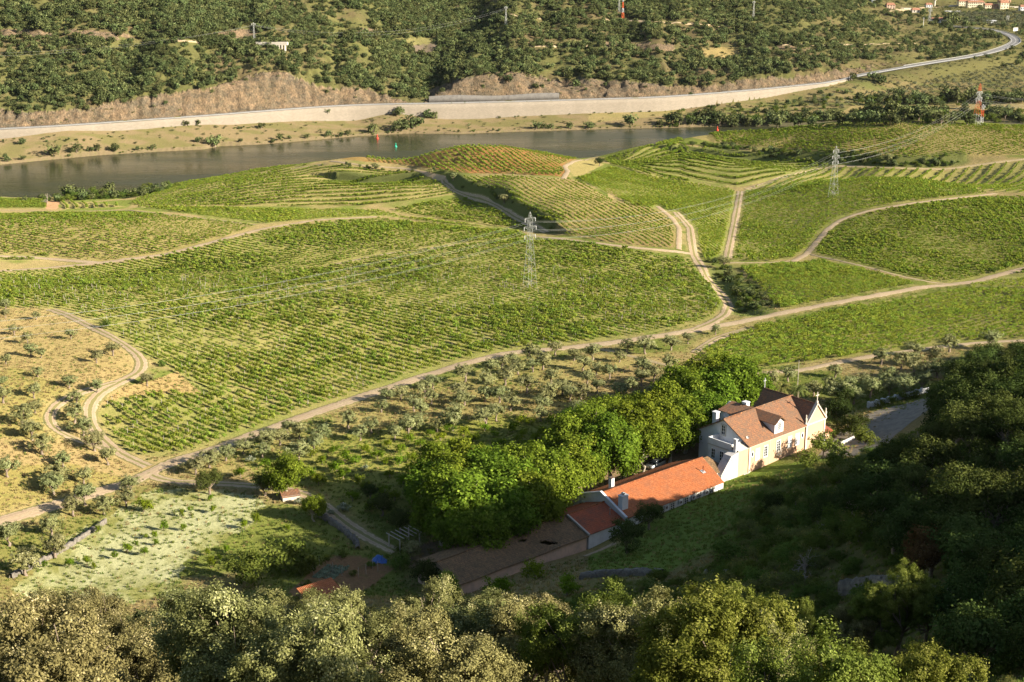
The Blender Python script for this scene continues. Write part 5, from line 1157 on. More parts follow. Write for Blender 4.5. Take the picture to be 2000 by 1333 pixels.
def tilemat(name, c1, c2, c3, moss, w=.24, h=.42, mossy=.3):
    m, nt, out = newmat(name); b = NB(nt); u = b.n('ShaderNodeUVMap', uv_map='uv'); br = b.n('ShaderNodeTexBrick'); b.l(u.outputs[0], br.inputs['Vector'])
    br.offset = 0.0; br.inputs['Scale'].default_value = 1; br.inputs['Brick Width'].default_value = w; br.inputs['Row Height'].default_value = h; br.inputs['Mortar Size'].default_value = .018
    br.inputs['Color1'].default_value = c1 + (1,); br.inputs['Color2'].default_value = c2 + (1,); br.inputs['Mortar'].default_value = tuple(x * .35 for x in c1) + (1,); br.inputs['Bias'].default_value = -.1
    p = b.pos(obj=True); n = b.noise(.55, 5, .7, p); n2 = b.noise(3.0, 4, .75, p)
    c = b.mixc(b.ramp(n2, .5, .68), br.outputs[0], c3); c = b.mixc(b.math('MULTIPLY', b.ramp(n, .42, .68), mossy), c, moss)
    s = b.n('ShaderNodeBsdfPrincipled'); s.inputs['Roughness'].default_value = .85; s.inputs['Specular IOR Level'].default_value = .2; b.l(c, s.inputs['Base Color'])
    sx = b.n('ShaderNodeSeparateXYZ'); b.l(u.outputs[0], sx.inputs[0]); wv = b.math('ABSOLUTE', b.math('SINE', b.math('MULTIPLY', sx.outputs[0], math.pi / w)))
    st = b.math('FRACT', b.math('DIVIDE', sx.outputs[1], h)); b.l(b.bump(b.math('ADD', wv, b.math('MULTIPLY', st, -.4)), .9, .07), s.inputs['Normal']); b.l(s.outputs[0], out.inputs[0]); return m
T_OLD = tilemat('old_roof_tiles', (.30, .15, .085), (.20, .12, .08), (.42, .19, .08), (.15, .12, .085), mossy=.6)
T_ORANGE = tilemat('new_orange_tiles', (.46, .15, .055), (.36, .115, .042), (.54, .20, .08), (.24, .11, .06), mossy=.55)
T_RED = tilemat('red_roof_tiles', (.42, .11, .05), (.34, .09, .045), (.48, .14, .06), (.10, .07, .055), mossy=.7)
T_BARN = tilemat('weathered_barn_tiles', (.27, .17, .09), (.13, .09, .055), (.34, .19, .09), (.10, .085, .045), mossy=.5)
def plaster(name, base, stain, amt=.4, sc=.5):
    m, nt, out = newmat(name); b = NB(nt); p = b.pos(obj=True); pv = b.pos(sc=(1, 1, .25), obj=True)
    f = b.math('MULTIPLY', b.ramp(b.noise(sc, 5, .7, p), .45, .75), amt); g_ = b.math('MULTIPLY', b.ramp(b.noise(2.2, 4, .7, pv), .55, .8), amt)
    c = b.mixc(b.math('MAXIMUM', f, g_), base, stain); s = b.n('ShaderNodeBsdfDiffuse'); b.l(c, s.inputs[0]); b.l(b.bump(b.noise(6, 4, .7, p), .25, .03), s.inputs['Normal']); b.l(s.outputs[0], out.inputs[0]); return m
W_WHITE = plaster('whitewashed_wall', (.64, .65, .66), (.42, .42, .40), .6); W_PEACH = plaster('peach_wall', (.53, .345, .225), (.37, .26, .18), .8); W_YELL = plaster('ochre_wall', (.54, .375, .235), (.42, .30, .20), .6)
W_BARN = plaster('stained_barn_wall', (.66, .46, .34), (.34, .27, .22), .9, .35); W_STONE = surf('dressed_stone', (.50, .45, .37), (.62, .57, .48), 3, .9, .3); W_BUTT = plaster('mouldy_plaster', (.50, .48, .46), (.20, .19, .19), .9, .9)
M_FRAME = surf('white_window_paint', (.74, .74, .72), (.80, .80, .78), 5, .5, .05); M_STONEF = surf('grey_stone_frame', (.36, .34, .29), (.46, .43, .37), 4, .9, .2)
m_, nt, out = newmat('window_glass'); b = NB(nt); s = b.n('ShaderNodeBsdfPrincipled'); s.inputs['Base Color'].default_value = (.02, .025, .03, 1); s.inputs['Roughness'].default_value = .08; b.l(s.outputs[0], out.inputs[0]); M_GLASS = m_
M_METAL = surf('galvanised_metal', (.50, .51, .50), (.62, .62, .60), 4, .5, .1, metal=.5); M_DARK = surf('dark_timber', (.10, .07, .05), (.16, .11, .08), 4, .9, .2); M_AC = surf('air_conditioner_case', (.55, .56, .54), (.62, .62, .60), 3, .6, .05)
M_SHUT = surf('white_shutter', (.70, .71, .70), (.60, .62, .62), 3, .7, .1)

def window(parent, x, y, z, w, h, rz=0.0, cols=2, rows=3, surround=None, shut=False, name='window'):
    """frame with glazing bars, pane behind; the frame looks along -y before turning"""
    f = MB(); t = .07; d = .10
    f.box(-w / 2, -d, -h / 2, -w / 2 + t, .02, h / 2); f.box(w / 2 - t, -d, -h / 2, w / 2, .02, h / 2); f.box(-w / 2 + t, -d, -h / 2, w / 2 - t, .02, -h / 2 + t); f.box(-w / 2 + t, -d, h / 2 - t, w / 2 - t, .02, h / 2)
    for i in range(1, cols): xx = -w / 2 + w * i / cols; f.box(xx - .03, -d + .02, -h / 2 + t, xx + .03, -.01, h / 2 - t)
    for i in range(1, rows): zz = -h / 2 + h * i / rows; f.box(-w / 2 + t, -d + .035, zz - .022, w / 2 - t, -.005, zz + .022)
    o = f.build(name, M_FRAME, parent, (x, y, z), rz)
    MB().box(-w / 2 + t, -.045, -h / 2 + t, w / 2 - t, -.03, h / 2 - t).build('shutter' if shut else 'pane', M_SHUT if shut else M_GLASS, o)
    if surround:
        g = MB(); k = .16; g.box(-w / 2 - k, -.07, -h / 2 - k, -w / 2 - .002, .02, h / 2 + k); g.box(w / 2 + .002, -.07, -h / 2 - k, w / 2 + k, .02, h / 2 + k); g.box(-w / 2, -.07, h / 2 + .002, w / 2, .02, h / 2 + k); g.box(-w / 2, -.11, -h / 2 - k, w / 2, .02, -h / 2 - .002)
        g.build('surround', surround, o)
    return o
def oval(parent, x, y, z):
    th = np.linspace(0, 2 * math.pi, 20, endpoint=False); o_ = [(.42 * math.cos(a), .62 * math.sin(a)) for a in th]; i_ = [(.27 * math.cos(a), .45 * math.sin(a)) for a in th]; f = MB()
    for k in range(20): j = (k + 1) % 20; f.face([(o_[k][0], -.07, o_[k][1]), (o_[j][0], -.07, o_[j][1]), (i_[j][0], -.07, i_[j][1]), (i_[k][0], -.07, i_[k][1])]); f.face([(o_[k][0], -.07, o_[k][1]), (o_[k][0], .02, o_[k][1]), (o_[j][0], .02, o_[j][1]), (o_[j][0], -.07, o_[j][1])])
    w = f.build('oval_window', M_FRAME, parent, (x, y, z)); MB().face([(p[0], -.03, p[1]) for p in i_]); q_ = MB(); q_.face([(p[0], -.03, p[1]) for p in i_]); q_.build('pane', M_GLASS, w)
def ridge_cap(name, pts, mat, parent, r=.13): link(name, tubes(name, mat, [(pts, [r] * len(pts))], 7), parent)

# ------------------------------------------------------------------ manor with chapel
A41 = math.atan2(.665, .747); ZG = 0.0
man = empty('manor_house', (43.3, 242.7, ZG), A41, 'peach and white manor with old tiled roof, dormers and chapel gable at its end', 'house')
b_ = MB(); b_.box(0, .01, -2, 16.6, .30, 6.78); b_.build('front_wall', W_PEACH, man)
b_ = MB(); b_.prism([(.31, -2), (.31, 6.7), (6, 10.1), (12, 6.7), (12, -2)], 0, .3, 'x'); b_.build('gable_wall', W_WHITE, man)
b_ = MB(); b_.box(.31, 11.7, -2, 16.6, 12, 6.7); b_.build('rear_wall', W_WHITE, man)
r_ = MB(); r_.slab([(-.45, -.38, 6.72), (16.75, -.38, 6.72), (20.2, 6, 10.4), (-.45, 6, 10.4)], .16); r_.slab([(16.75, 12.4, 6.72), (-.45, 12.4, 6.72), (-.45, 6.0, 10.4), (20.2, 6.0, 10.4)], .16); rf = r_.build('roof', T_OLD, man)
ridge_cap('ridge_tiles', [(-.45, 6, 10.42), (8, 6, 10.46), (20, 6, 10.42)], T_OLD, rf, .15)
e_ = MB(); e_.box(-.1, -.16, 6.42, 16.6, -.0, 6.62); e_.build('eaves_cornice', W_STONE, man)
q_ = MB(); q_.box(-.12, -.14, -2, .32, -.0, 6.4); q_.box(6.0, -.04, -2, 6.08, .0, 6.4); q_.build('corner_pilaster', W_STONE, man)
for x_, sh in ((2.4, True), (4.75, False), (8.5, False), (11.9, True), (14.2, True)): window(man, x_, .0, 4.5 if x_ != 8.5 else 4.6, 1.05, 2.1, 0, 2, 4, W_STONE, shut=sh)
oval(man, .95, 0, 4.9); oval(man, 15.75, 0, 4.9)
q_ = MB(); q_.box(7.85, -.5, 2.9, 9.15, -.02, 3.0); q_.build('balcony', W_STONE, man)
q_ = MB(); [q_.box(7.9 + i * .12, -.48, 3.0, 7.93 + i * .12, -.45, 3.9) for i in range(11)]; q_.box(7.85, -.49, 3.9, 9.15, -.44, 3.95); q_.build('balcony_railing', M_METAL, man)
window(man, 0, 6.2, 8.15, .95, 1.9, -math.pi / 2, 2, 3, M_STONEF)
q_ = MB(); q_.box(1.2, 9.1, 7.0, 2.1, 10.0, 10.3); q_.box(1.1, 9.0, 10.3, 2.2, 10.1, 10.5); q_.build('chimney', W_WHITE, man)
q_ = MB(); q_.box(8.8, 8.2, 7.0, 9.8, 9.2, 10.7); q_.box(8.72, 8.12, 10.7, 9.88, 9.28, 10.9); q_.build('chimney', W_WHITE, man)
# front dormer
d1 = empty('dormer', (0, 0, 0)); d1.parent = man
q_ = MB(); q_.prism([(7.5, 6.9), (7.5, 9.3), (8.8, 10.15), (10.1, 9.3), (10.1, 6.9)], .25, .45, 'y'); q_.box(7.5, .46, 6.9, 7.65, 5.4, 9.28); q_.box(9.95, .46, 6.9, 10.1, 5.4, 9.28); q_.build('dormer_wall', W_WHITE, d1)
q_ = MB(); q_.slab([(7.1, -.2, 9.12), (7.1, 6, 9.12), (8.8, 6, 10.44), (8.8, -.2, 10.44)], .13); q_.slab([(10.5, 6, 9.12), (10.5, -.2, 9.12), (8.8, -.2, 10.44), (8.8, 6, 10.44)], .13); q_.build('dormer_roof', T_OLD, d1)
window(d1, 8.8, .25, 8.4, .85, 1.6, 0, 2, 4, None)
d2 = empty('dormer', (0, 0, 0)); d2.parent = man
q_ = MB(); q_.box(6.3, 6.5, 6.9, 6.5, 12.3, 9.15); q_.box(11.1, 6.5, 6.9, 11.3, 12.3, 9.15); q_.prism([(6.51, 6.9), (6.51, 9.1), (8.8, 10.2), (11.09, 9.1), (11.09, 6.9)], 12.1, 12.3, 'y'); q_.build('dormer_wall', W_WHITE, d2)
q_ = MB(); q_.slab([(5.9, 12.7, 9.0), (5.9, 6, 9.0), (8.8, 6, 10.42), (8.8, 11.6, 10.42)], .13); q_.slab([(11.7, 6, 9.0), (11.7, 12.7, 9.0), (8.8, 11.6, 10.42), (8.8, 6, 10.42)], .13); q_.slab([(11.7, 12.7, 9.0), (5.9, 12.7, 9.0), (8.8, 11.6, 10.42)], .13); q_.build('dormer_roof', T_OLD, d2)
def dish(parent, x, y, z, r, rz):
    f = MB(); n = 16
    for ring in range(3):
        a0, a1 = ring / 3 * r, (ring + 1) / 3 * r
        for k in range(n):
            t0, t1 = 2 * math.pi * k / n, 2 * math.pi * (k + 1) / n; P = lambda a, t: (a * math.cos(t), -.25 * (a / r) ** 2 * r, a * math.sin(t)); f.face([P(a0, t0), P(a1, t0), P(a1, t1), P(a0, t1)])
    f.box(-.02, -.5, -.02, .02, 0, .02); f.box(-.03, 0, -r, .03, .08, 0); return f.build('satellite_dish', M_FRAME, parent, (x, y, z), rz)
dish(man, 6.0, 10.6, 8.5, .55, -1.2); dish(man, .9, 1.2, 7.9, .3, -.9)
# terrace block and extension
q_ = MB(); q_.box(-3, 1.62, -2, -.01, 7.2, 6.2); q_.build('terrace_block', W_WHITE, man)
q_ = MB(); q_.box(-3.04, 1.6, 6.2, -2.85, 7.24, 7.25); q_.box(-2.85, 7.05, 6.2, -.01, 7.24, 7.25); q_.box(-2.85, 1.6, 6.2, -.01, 1.8, 7.25); q_.build('parapet', W_WHITE, man)
q_ = MB(); q_.box(-3.14, 1.5, 5.95, -3.045, 7.3, 6.1); q_.build('string_course', M_STONEF, man)
window(man, -3.0, 5.9, 4.4, .95, 1.9, -math.pi / 2, 2, 3, None); window(man, -3.0, 3.9, 4.4, .95, 1.9, -math.pi / 2, 2, 3, None)
q_ = MB(); q_.box(-3.0, .02, -2, -.13, 1.6, 6.55); q_.build('side_wall', W_PEACH, man)
q_ = MB(); q_.slab([(-3.2, -.15, 6.5), (-.2, -.15, 6.5), (-.2, 1.7, 7.1), (-3.2, 1.7, 7.1)], .12); q_.build('lean_to_roof', W_STONE, man)
q_ = MB(); q_.box(-3.5, .3, 5.5, -3.05, .9, 8.6); q_.box(-3.58, .22, 8.6, -2.97, .98, 8.75); q_.build('chimney', W_WHITE, man)
q_ = MB(); q_.prism([(-3.01, -2), (-3.01, 6.3), (-5.0, 6.0), (-7.6, 3.0), (-7.8, -2)], .02, 1.7, 'y'); q_.build('buttress', W_BUTT, man)
q_ = MB(); q_.box(-7.0, .0, -2, -3.02, .018, 4.3); 
q_ = MB(); q_.box(-1.5, -.25, -2, 0, .0, 1.6); q_.build('plinth', W_BUTT, man)
# chapel
ch = man
q_ = MB(); q_.prism([(16.7, -2), (16.7, 6.9), (19.6, 10.35), (22.5, 6.9), (22.5, -2)], -.14, .16, 'y'); q_.build('chapel_gable', W_YELL, ch)
q_ = MB(); q_.box(22.2, .17, -2, 22.5, 12.4, 6.9); q_.box(16.7, 12.1, -2, 22.19, 12.4, 6.9); q_.build('chapel_wall', W_YELL, ch)
q_ = MB(); q_.slab([(16.65, .1, 6.85), (16.65, 12.7, 6.85), (19.6, 12.7, 10.3), (19.6, .1, 10.3)], .16); q_.slab([(22.75, 12.7, 6.8), (22.75, .1, 6.8), (19.6, .1, 10.3), (19.6, 12.7, 10.3)], .16); cr = q_.build('chapel_roof', T_OLD, ch)
ridge_cap('ridge_tiles', [(19.6, .1, 10.32), (19.6, 6, 10.36), (19.6, 12.7, 10.32)], T_OLD, cr, .13)
q_ = MB(); q_.slab([(16.4, -.42, 6.9), (16.4, .22, 6.9), (19.6, .22, 10.62), (19.6, -.42, 10.62)], .22); q_.slab([(22.8, .22, 6.9), (22.8, -.42, 6.9), (19.6, -.42, 10.62), (19.6, .22, 10.62)], .22); q_.box(16.5, -.34, 6.6, 22.7, -.15, 6.85); q_.box(16.6, -.24, -2, 17.0, -.145, 6.59); q_.box(22.2, -.24, -2, 22.6, -.145, 6.59); q_.build('gable_moulding', W_STONE, ch)
q_ = MB(); q_.box(19.42, -.3, 10.5, 19.78, .06, 10.95); q_.box(19.53, -.19, 10.95, 19.67, -.05, 12.7); q_.box(19.1, -.18, 12.0, 20.1, -.06, 12.14); q_.build('stone_cross', W_STONE, ch)
q_ = MB(); q_.box(19.53, 12.4, 10.4, 19.67, 12.52, 12.4); q_.box(19.2, 12.41, 11.8, 20.0, 12.51, 11.92); q_.build('iron_cross', M_METAL, ch)
for x_ in (16.55, 22.65):
    pr = [(.26, 6.9), (.26, 7.2), (.12, 7.25), (.2, 7.6), (.22, 8.0), (.1, 8.35), (.15, 8.5), (.1, 8.75), (.02, 8.85)]; P_ = [(x_, -.1, z) for r, z in pr]
    link('stone_finial', tubes('stone_finial', W_STONE, [(P_, [r for r, z in pr])], 8), ch)
q_ = MB(); q_.box(22.51, 1.5, -2, 27.0, 8.5, 2.7); q_.build('annexe_wall', W_PEACH, ch)
q_ = MB(); q_.slab([(22.5, 1.1, 2.7), (27.4, 1.1, 2.7), (26.0, 4.9, 4.6), (22.5, 4.9, 4.6)], .13); q_.slab([(27.4, 8.8, 2.7), (22.5, 8.8, 2.7), (22.5, 5.0, 4.6), (26.0, 5.0, 4.6)], .13); q_.slab([(27.4, 1.1, 2.7), (27.4, 8.8, 2.7), (26.0, 5.0, 4.6), (26.0, 4.9, 4.6)], .13); q_.build('annexe_roof', T_RED, ch)
window(ch, 24.6, 1.5, 1.3, 1.0, 1.6, 0, 2, 3, W_STONE, shut=True)

# ------------------------------------------------------------------ long farm building under the orange roof
A40 = math.atan2(.649, .760); OX, OY = 18.75, 217.2
lon = empty('farm_building', (OX, OY, 0), A40, 'long low white building under a bright new orange tile roof', 'farmhouse')
q_ = MB(); q_.box(.0, 0, -2, 24.4, .25, 3.85); q_.box(0.26, 11.5, -2, 24.4, 11.75, 3.5); q_.build('wall', W_WHITE, lon)
q_ = MB(); q_.prism([(.26, -2), (.26, 4.0), (5.9, 6.4), (12.6, 4.0), (12.6, -2)], -.02, .24, 'x'); q_.build('gable_wall', W_WHITE, lon)
q_ = MB(); q_.prism([(.26, -2), (.26, 3.9), (5.9, 6.0), (11.4, 3.9), (11.4, -2)], 24.15, 24.39, 'x'); q_.build('gable_wall', W_WHITE, lon)
q_ = MB(); q_.slab([(-.15, -.35, 4.02), (-.15, -.1, 4.15), (-.15, 5.9, 6.72), (.3, 5.9, 6.72), (.3, -.1, 4.15), (.3, -.35, 4.02)][:1] + [(.3, -.35, 4.02), (.3, 5.9, 6.72), (-.15, 5.9, 6.72)], .25); q_.slab([(.3, 12.7, 4.1), (-.15, 12.7, 4.1), (-.15, 5.9, 6.72), (.3, 5.9, 6.72)], .25); q_.build('gable_coping', W_WHITE, lon)
q_ = MB(); q_.slab([(.32, -.45, 3.86), (24.0, -.45, 3.86), (25.3, 5.9, 6.3), (.32, 5.9, 6.3)], .14); q_.slab([(24.0, 12.2, 3.8), (.32, 12.2, 3.8), (.32, 5.9, 6.3), (25.3, 5.9, 6.3)], .14); q_.slab([(24.0, -.45, 3.86), (24.8, 12.0, 3.8), (25.3, 5.9, 6.3)], .12); rf = q_.build('roof', T_ORANGE, lon)
ridge_cap('ridge_tiles', [(.3, 5.9, 6.33), (12, 5.9, 6.37), (25.3, 5.9, 6.33)], T_ORANGE, rf, .16)
for s_ in (8.4, 11.4, 14.8, 18.0, 21.2, 4.9): window(lon, s_, 0, 2.75, 1.05, 1.25, 0, 2, 3, M_STONEF)
for s_ in (9.7, 13.2, 16.4, 19.8):
    q_ = MB(); q_.box(-.42, -.36, -.3, .42, -.04, .3); o = q_.build('air_conditioner', M_AC, lon, (s_, 0, 3.05)); q_ = MB(); q_.box(-.28, -.39, -.22, .16, -.365, .22); q_.build('fan_grille', M_DARK, o)
q_ = MB(); q_.box(.6, 1.3, 3.5, 1.95, 2.3, 6.9); q_.box(.52, 1.22, 6.9, 2.03, 2.38, 7.02); o = q_.build('chimney', W_WHITE, lon)
link('chimney_cowl', tubes('chimney_cowl', M_METAL, [([(1.25, 1.8, 7.0), (1.25, 1.8, 7.3), (1.25, 1.8, 7.32), (1.25, 1.8, 7.55)], [.2, .2, .42, .05])], 10), o)
q_ = MB(); q_.box(4.3, 7.7, 4.8, 5.0, 8.4, 7.2); o = q_.build('chimney', W_WHITE, lon); q_ = MB(); q_.box(4.25, 7.65, 7.2, 5.05, 8.45, 7.32); q_.build('chimney_cap', M_DARK, o)
for x_, y_, z_ in ((22.3, 3.0, 5.0),): link('vent_pipe', tubes('vent_pipe', T_RED, [([(x_, y_, z_), (x_, y_, z_ + 1.3)], [.1, .1])], 8), lon); q_ = MB(); q_.slab([(x_ - .4, y_ - .4, z_ + .14), (x_ + .4, y_ - .4, z_ + .14), (x_ + .4, y_ + .4, z_ + .45), (x_ - .4, y_ + .4, z_ + .45)], .03); q_.build('vent_flashing', M_METAL, lon)
q_ = MB(); q_.box(-.4, 9.4, 3.0, -.03, 10.2, 3.6); q_.build('air_conditioner', M_AC, lon); dish(lon, -.1, 11.6, 4.6, .38, -1.9)
q_ = MB(); q_.box(25.0, 4.2, -2, 29.5, 11.0, 3.4); q_.build('link_wall', W_WHITE, lon)
q_ = MB(); q_.slab([(24.9, 3.9, 3.4), (29.9, 3.9, 3.4), (28.6, 7.6, 5.2), (25.2, 7.6, 5.2)], .13); q_.slab([(29.9, 11.3, 3.4), (24.9, 11.3, 3.4), (25.2, 7.6, 5.2), (28.6, 7.6, 5.2)], .13); q_.slab([(29.9, 3.9, 3.4), (29.9, 11.3, 3.4), (28.6, 7.6, 5.2)], .13); q_.build('link_roof', T_BARN, lon)

sm_ = empty('small_house', (OX, OY, 0), A40, 'small white house with weathered red tile roof between barn and orange roof', 'house')
q_ = MB(); q_.box(-8.25, 0.03, -2, -.04, .28, 3.42); q_.box(-8.25, .29, -2, -8.0, 9.6, 3.4); q_.build('wall', W_WHITE, sm_)
q_ = MB(); q_.slab([(-8.3, -.35, 3.4), (-.17, -.35, 3.4), (-.17, 4.9, 5.15), (-8.3, 4.9, 5.15)], .13); q_.slab([(-.03, 10.0, 3.4), (-8.3, 10.0, 3.4), (-8.3, 4.9, 5.15), (-.03, 4.9, 5.15)], .13); rf = q_.build('roof', T_RED, sm_)
q_ = MB(); q_.slab([(-8.62, -.42, 3.5), (-8.31, -.42, 3.5), (-8.31, 4.9, 5.26), (-8.62, 4.9, 5.26)], .3); q_.build('gable_coping', M_STONEF, sm_)
ridge_cap('ridge_tiles', [(-8.3, 4.9, 5.18), (-.1, 4.9, 5.18)], T_ORANGE, rf, .13); window(sm_, -2.6, .02, 2.2, .8, 1.6, 0, 1, 2, M_STONEF, name='door')
link('vent_pipe', tubes('vent_pipe', M_METAL, [([(-1.6, 2.0, 4.0), (-1.6, 2.0, 5.2), (-1.6, 2.0, 5.25), (-1.6, 2.0, 5.4)], [.07, .07, .16, .03])], 8), sm_)

barn = empty('old_barn', (OX, OY, 0), A40, 'long old barn with dark weathered tiles, a hole in its roof and stained walls', 'barn')
q_ = MB(); q_.box(-35.2, .05, -3, -8.7, .45, 3.2); q_.box(-35.2, .46, -3, -34.8, 10.3, 3.1); q_.build('wall', W_BARN, barn)
q_ = MB(); q_.prism([(.5, 3.0), (5.2, 4.6), (10.2, 3.0)], -35.15, -34.9, 'x'); q_.build('gable_wall', W_BARN, barn)
q_ = MB(); g_ = random.Random(3); nx, ny = 108, 24; holes = {(i, j) for i in range(nx) for j in range(ny) if ((i - 78 + (j - 7) * .9) / 3.2) ** 2 + ((j - 7) / 4.5) ** 2 < 1 + g_.uniform(-.5, .3) or ((i - 64) / 3.5) ** 2 + ((j - 17) / 1.6) ** 2 < 1 + g_.uniform(-.5, .2)}
zz_ = [[g_.uniform(-.02, .02) - .2 * math.exp(-((i / 4 - 18) / 3.5) ** 2) * math.sin(j / ny * math.pi) - .07 * math.sin(i / 4 * .5) for j in range(ny + 1)] for i in range(nx + 1)]
for side in (0, 1):
    for i in range(nx):
        for j in range(ny):
            if side == 0 and (i, j) in holes: continue
            def P_(a, c_):
                t = c_ / ny; y = -.4 + 5.6 * t if side == 0 else 10.8 - 5.6 * t; return (-35.5 + 27 * a / nx, y, 3.2 + 1.75 * t + zz_[a][c_])
            p = [P_(i, j), P_(i + 1, j), P_(i + 1, j + 1), P_(i, j + 1)]; uv = [(a * .25, c_ * .245) for a, c_ in ((i, j), (i + 1, j), (i + 1, j + 1), (i, j + 1))]
            if side: p = p[::-1]; uv = uv[::-1]
            q_.face(p, uv); q_.face([(a, b2, c2 - .14) for a, b2, c2 in p[::-1]])
q_.build('roof', T_BARN, barn); ridge_cap('ridge_tiles', [(-35.5 + i, 5.2, 4.98 + zz_[i * 4][ny]) for i in range(28)], T_BARN, barn, .12)
q_ = MB(); [q_.box(-34 + 2.0 * i, .5, 2.6, -33.85 + 2.0 * i, 10.0, 2.75) for i in range(13)]; q_.build('rafters', M_DARK, barn)
shp = hit1(628, 1180); sh = empty('garden_shed', (shp[0], shp[1], shp[2]), R(38), 'low shed with orange tile roof half hidden by foreground crowns near the garden', 'shed')
q_ = MB(); q_.box(-2.5, -1.5, -1, 2.5, 1.5, 1.6); q_.build('wall', W_BARN, sh); q_ = MB(); q_.slab([(-2.8, -1.9, 1.5), (2.8, -1.9, 1.5), (2.8, 1.9, 2.5), (-2.8, 1.9, 2.5)], .12); q_.build('roof', T_ORANGE, sh)
shp = hit1(567, 974); sh = empty('stone_hut', (shp[0], shp[1], shp[2]), R(20), 'little stone trough hut under the bright broad tree by the path', 'hut')
q_ = MB(); q_.box(-1.5, -1, -.5, 1.5, 1, .9); q_.build('wall', W_STONE, sh); q_ = MB(); q_.slab([(-1.7, -1.2, .85), (1.7, -1.2, .85), (1.7, 1.2, 1.3), (-1.7, 1.2, 1.3)], .1); q_.build('roof', T_OLD, sh)

# ------------------------------------------------------------------ car in the yard
cp = hit1(1280, 913); car = empty('parked_car', (cp[0], cp[1], cp[2] + .02), A40 + .08, 'silver hatchback parked in the shade behind the orange roof', 'car')
M_CAR = surf('silver_car_paint', (.42, .44, .45), (.46, .48, .49), 2, .3, .0, spec=.6, metal=.6); M_TYRE = surf('tyre_rubber', (.02, .02, .02), (.04, .04, .04), 5, .9, .1); M_RIM = surf('alloy_rim', (.5, .5, .5), (.6, .6, .6), 5, .4, .0, metal=.8)
def loft(name, secs, mat, parent):
    """secs: (x, [(y, z) half profile from bottom to top]) mirrored in y"""
    V = []; n = len(secs[0][1])
    for x, pr in secs:
        full = [(y, z) for y, z in pr] + [(-y, z) for y, z in pr[::-1]]; V += [(x, y, z) for y, z in full]
    m = 2 * n; Fc = []
    for i in range(len(secs) - 1):
        for j in range(m): Fc.append((i * m + j, i * m + (j + 1) % m, (i + 1) * m + (j + 1) % m, (i + 1) * m + j))
    me = bpy.data.meshes.new(name); me.from_pydata(V, [], Fc + [tuple(range(m))[::-1], tuple(range((len(secs) - 1) * m, len(secs) * m))]); me.materials.append(mat); me.update()
    for p in me.polygons: p.use_smooth = True
    return link(name, me, parent)
loft('body', [(-2.05, [(.6, .35), (.72, .5), (.7, .75), (.5, .82)]), (-1.9, [(.78, .22), (.86, .5), (.82, .88), (.6, .95)]), (-1.0, [(.8, .2), (.88, .5), (.85, .95), (.7, 1.02)]), (.6, [(.8, .2), (.88, .5), (.86, .98), (.72, 1.04)]), (1.85, [(.8, .2), (.88, .5), (.84, 1.0), (.68, 1.06)]), (2.08, [(.7, .35), (.78, .5), (.74, .9), (.6, 1.0)])], M_CAR, car)
loft('window_glass', [(-1.15, [(.72, .98), (.7, 1.0), (.66, 1.02)]), (-.35, [(.77, .98), (.70, 1.42), (.5, 1.5)]), (1.2, [(.77, .98), (.69, 1.46), (.5, 1.54)]), (1.95, [(.72, .98), (.66, 1.2), (.5, 1.25)])], M_GLASS, car)
loft('roof', [(-.3, [(.6, 1.49), (.55, 1.53), (.4, 1.55)]), (.5, [(.68, 1.5), (.6, 1.58), (.4, 1.6)]), (1.4, [(.66, 1.48), (.6, 1.54), (.4, 1.56)])], M_CAR, car)
for x_, y_ in ((-1.3, .82), (-1.3, -.82), (1.3, .82), (1.3, -.82)):
    w_ = link('wheel', tubes('wheel', M_TYRE, [([(0, -.1, 0), (0, -.08, 0), (0, .08, 0), (0, .1, 0)], [.26, .31, .31, .26])], 18), car); w_.location = (x_, y_, .31)
    link('rim', tubes('rim', M_RIM, [([(0, -.115, 0), (0, .115, 0)], [.17, .17])], 10), w_)
for y_ in (.55, -.55): q_ = MB(); q_.box(-2.1, y_ - .16, .62, -1.98, y_ + .16, .76); q_.build('headlight', M_FRAME, car)

# ------------------------------------------------------------------ walls of stone and whitewash
M_DRY = surf('dry_stone', (.13, .115, .095), (.30, .27, .22), 3.2, .95, .9, .15, (.12, .11, .10), .5, obj=False)
def wall_along(pts, h, w, mat, name, label, rough=.12, y0=60, step=.45, top=None, part=None):
    P = hit(*np.array(dens(pts, 5)).T, y0=y0); Xs, Ys = smooth_line(P[:, :2], step); n = len(Xs); T = unit(np.stack([np.gradient(Xs), np.gradient(Ys)], 1)); N = np.stack([-T[:, 1], T[:, 0]], 1)
    q = np.random.default_rng(n); z0 = zat(Xs, Ys); hh = h * (1 + q.normal(size=n) * rough); V = []
    for sd, hz in ((-.5, -.8), (-.5, .5), (-.38, 1.0), (.38, 1.0), (.5, .5), (.5, -.8)):
        o = w * sd * (1 + q.normal(size=n) * rough * .6); V.append(np.stack([Xs + N[:, 0] * o, Ys + N[:, 1] * o, z0 + (hh * hz if hz > 0 else -.8)], 1))
    V = np.stack(V, 1)
    if mat is M_DRY: V += q.normal(size=V.shape) * [.10, .10, .09]
    c = V[n // 2, 0].copy(); i = np.arange(n * 6).reshape(n, 6); f = np.stack([i[:-1, :-1], i[:-1, 1:], i[1:, 1:], i[1:, :-1]], -1).reshape(-1, 4)
    o = link(name, fast_mesh(name, V.reshape(-1, 3) - c, f, mat)); o.location = c; tag(o, label, 'wall'); return o, Xs, Ys, T
wall_along([(1637,1162),(1670,1152),(1709,1150),(1771,1160),(1843,1185),(1894,1203),(1920,1224),(1959,1250)], 1.5, .9, M_DRY, 'stone_wall', 'curved dry stone terrace wall in deep shade, lower right', .05)
wall_along([(1133,1132),(1180,1126),(1250,1122),(1292,1126)], 1.0, .9, M_DRY, 'stone_wall', 'dark dry stone wall right of the barn, half overgrown', .05)
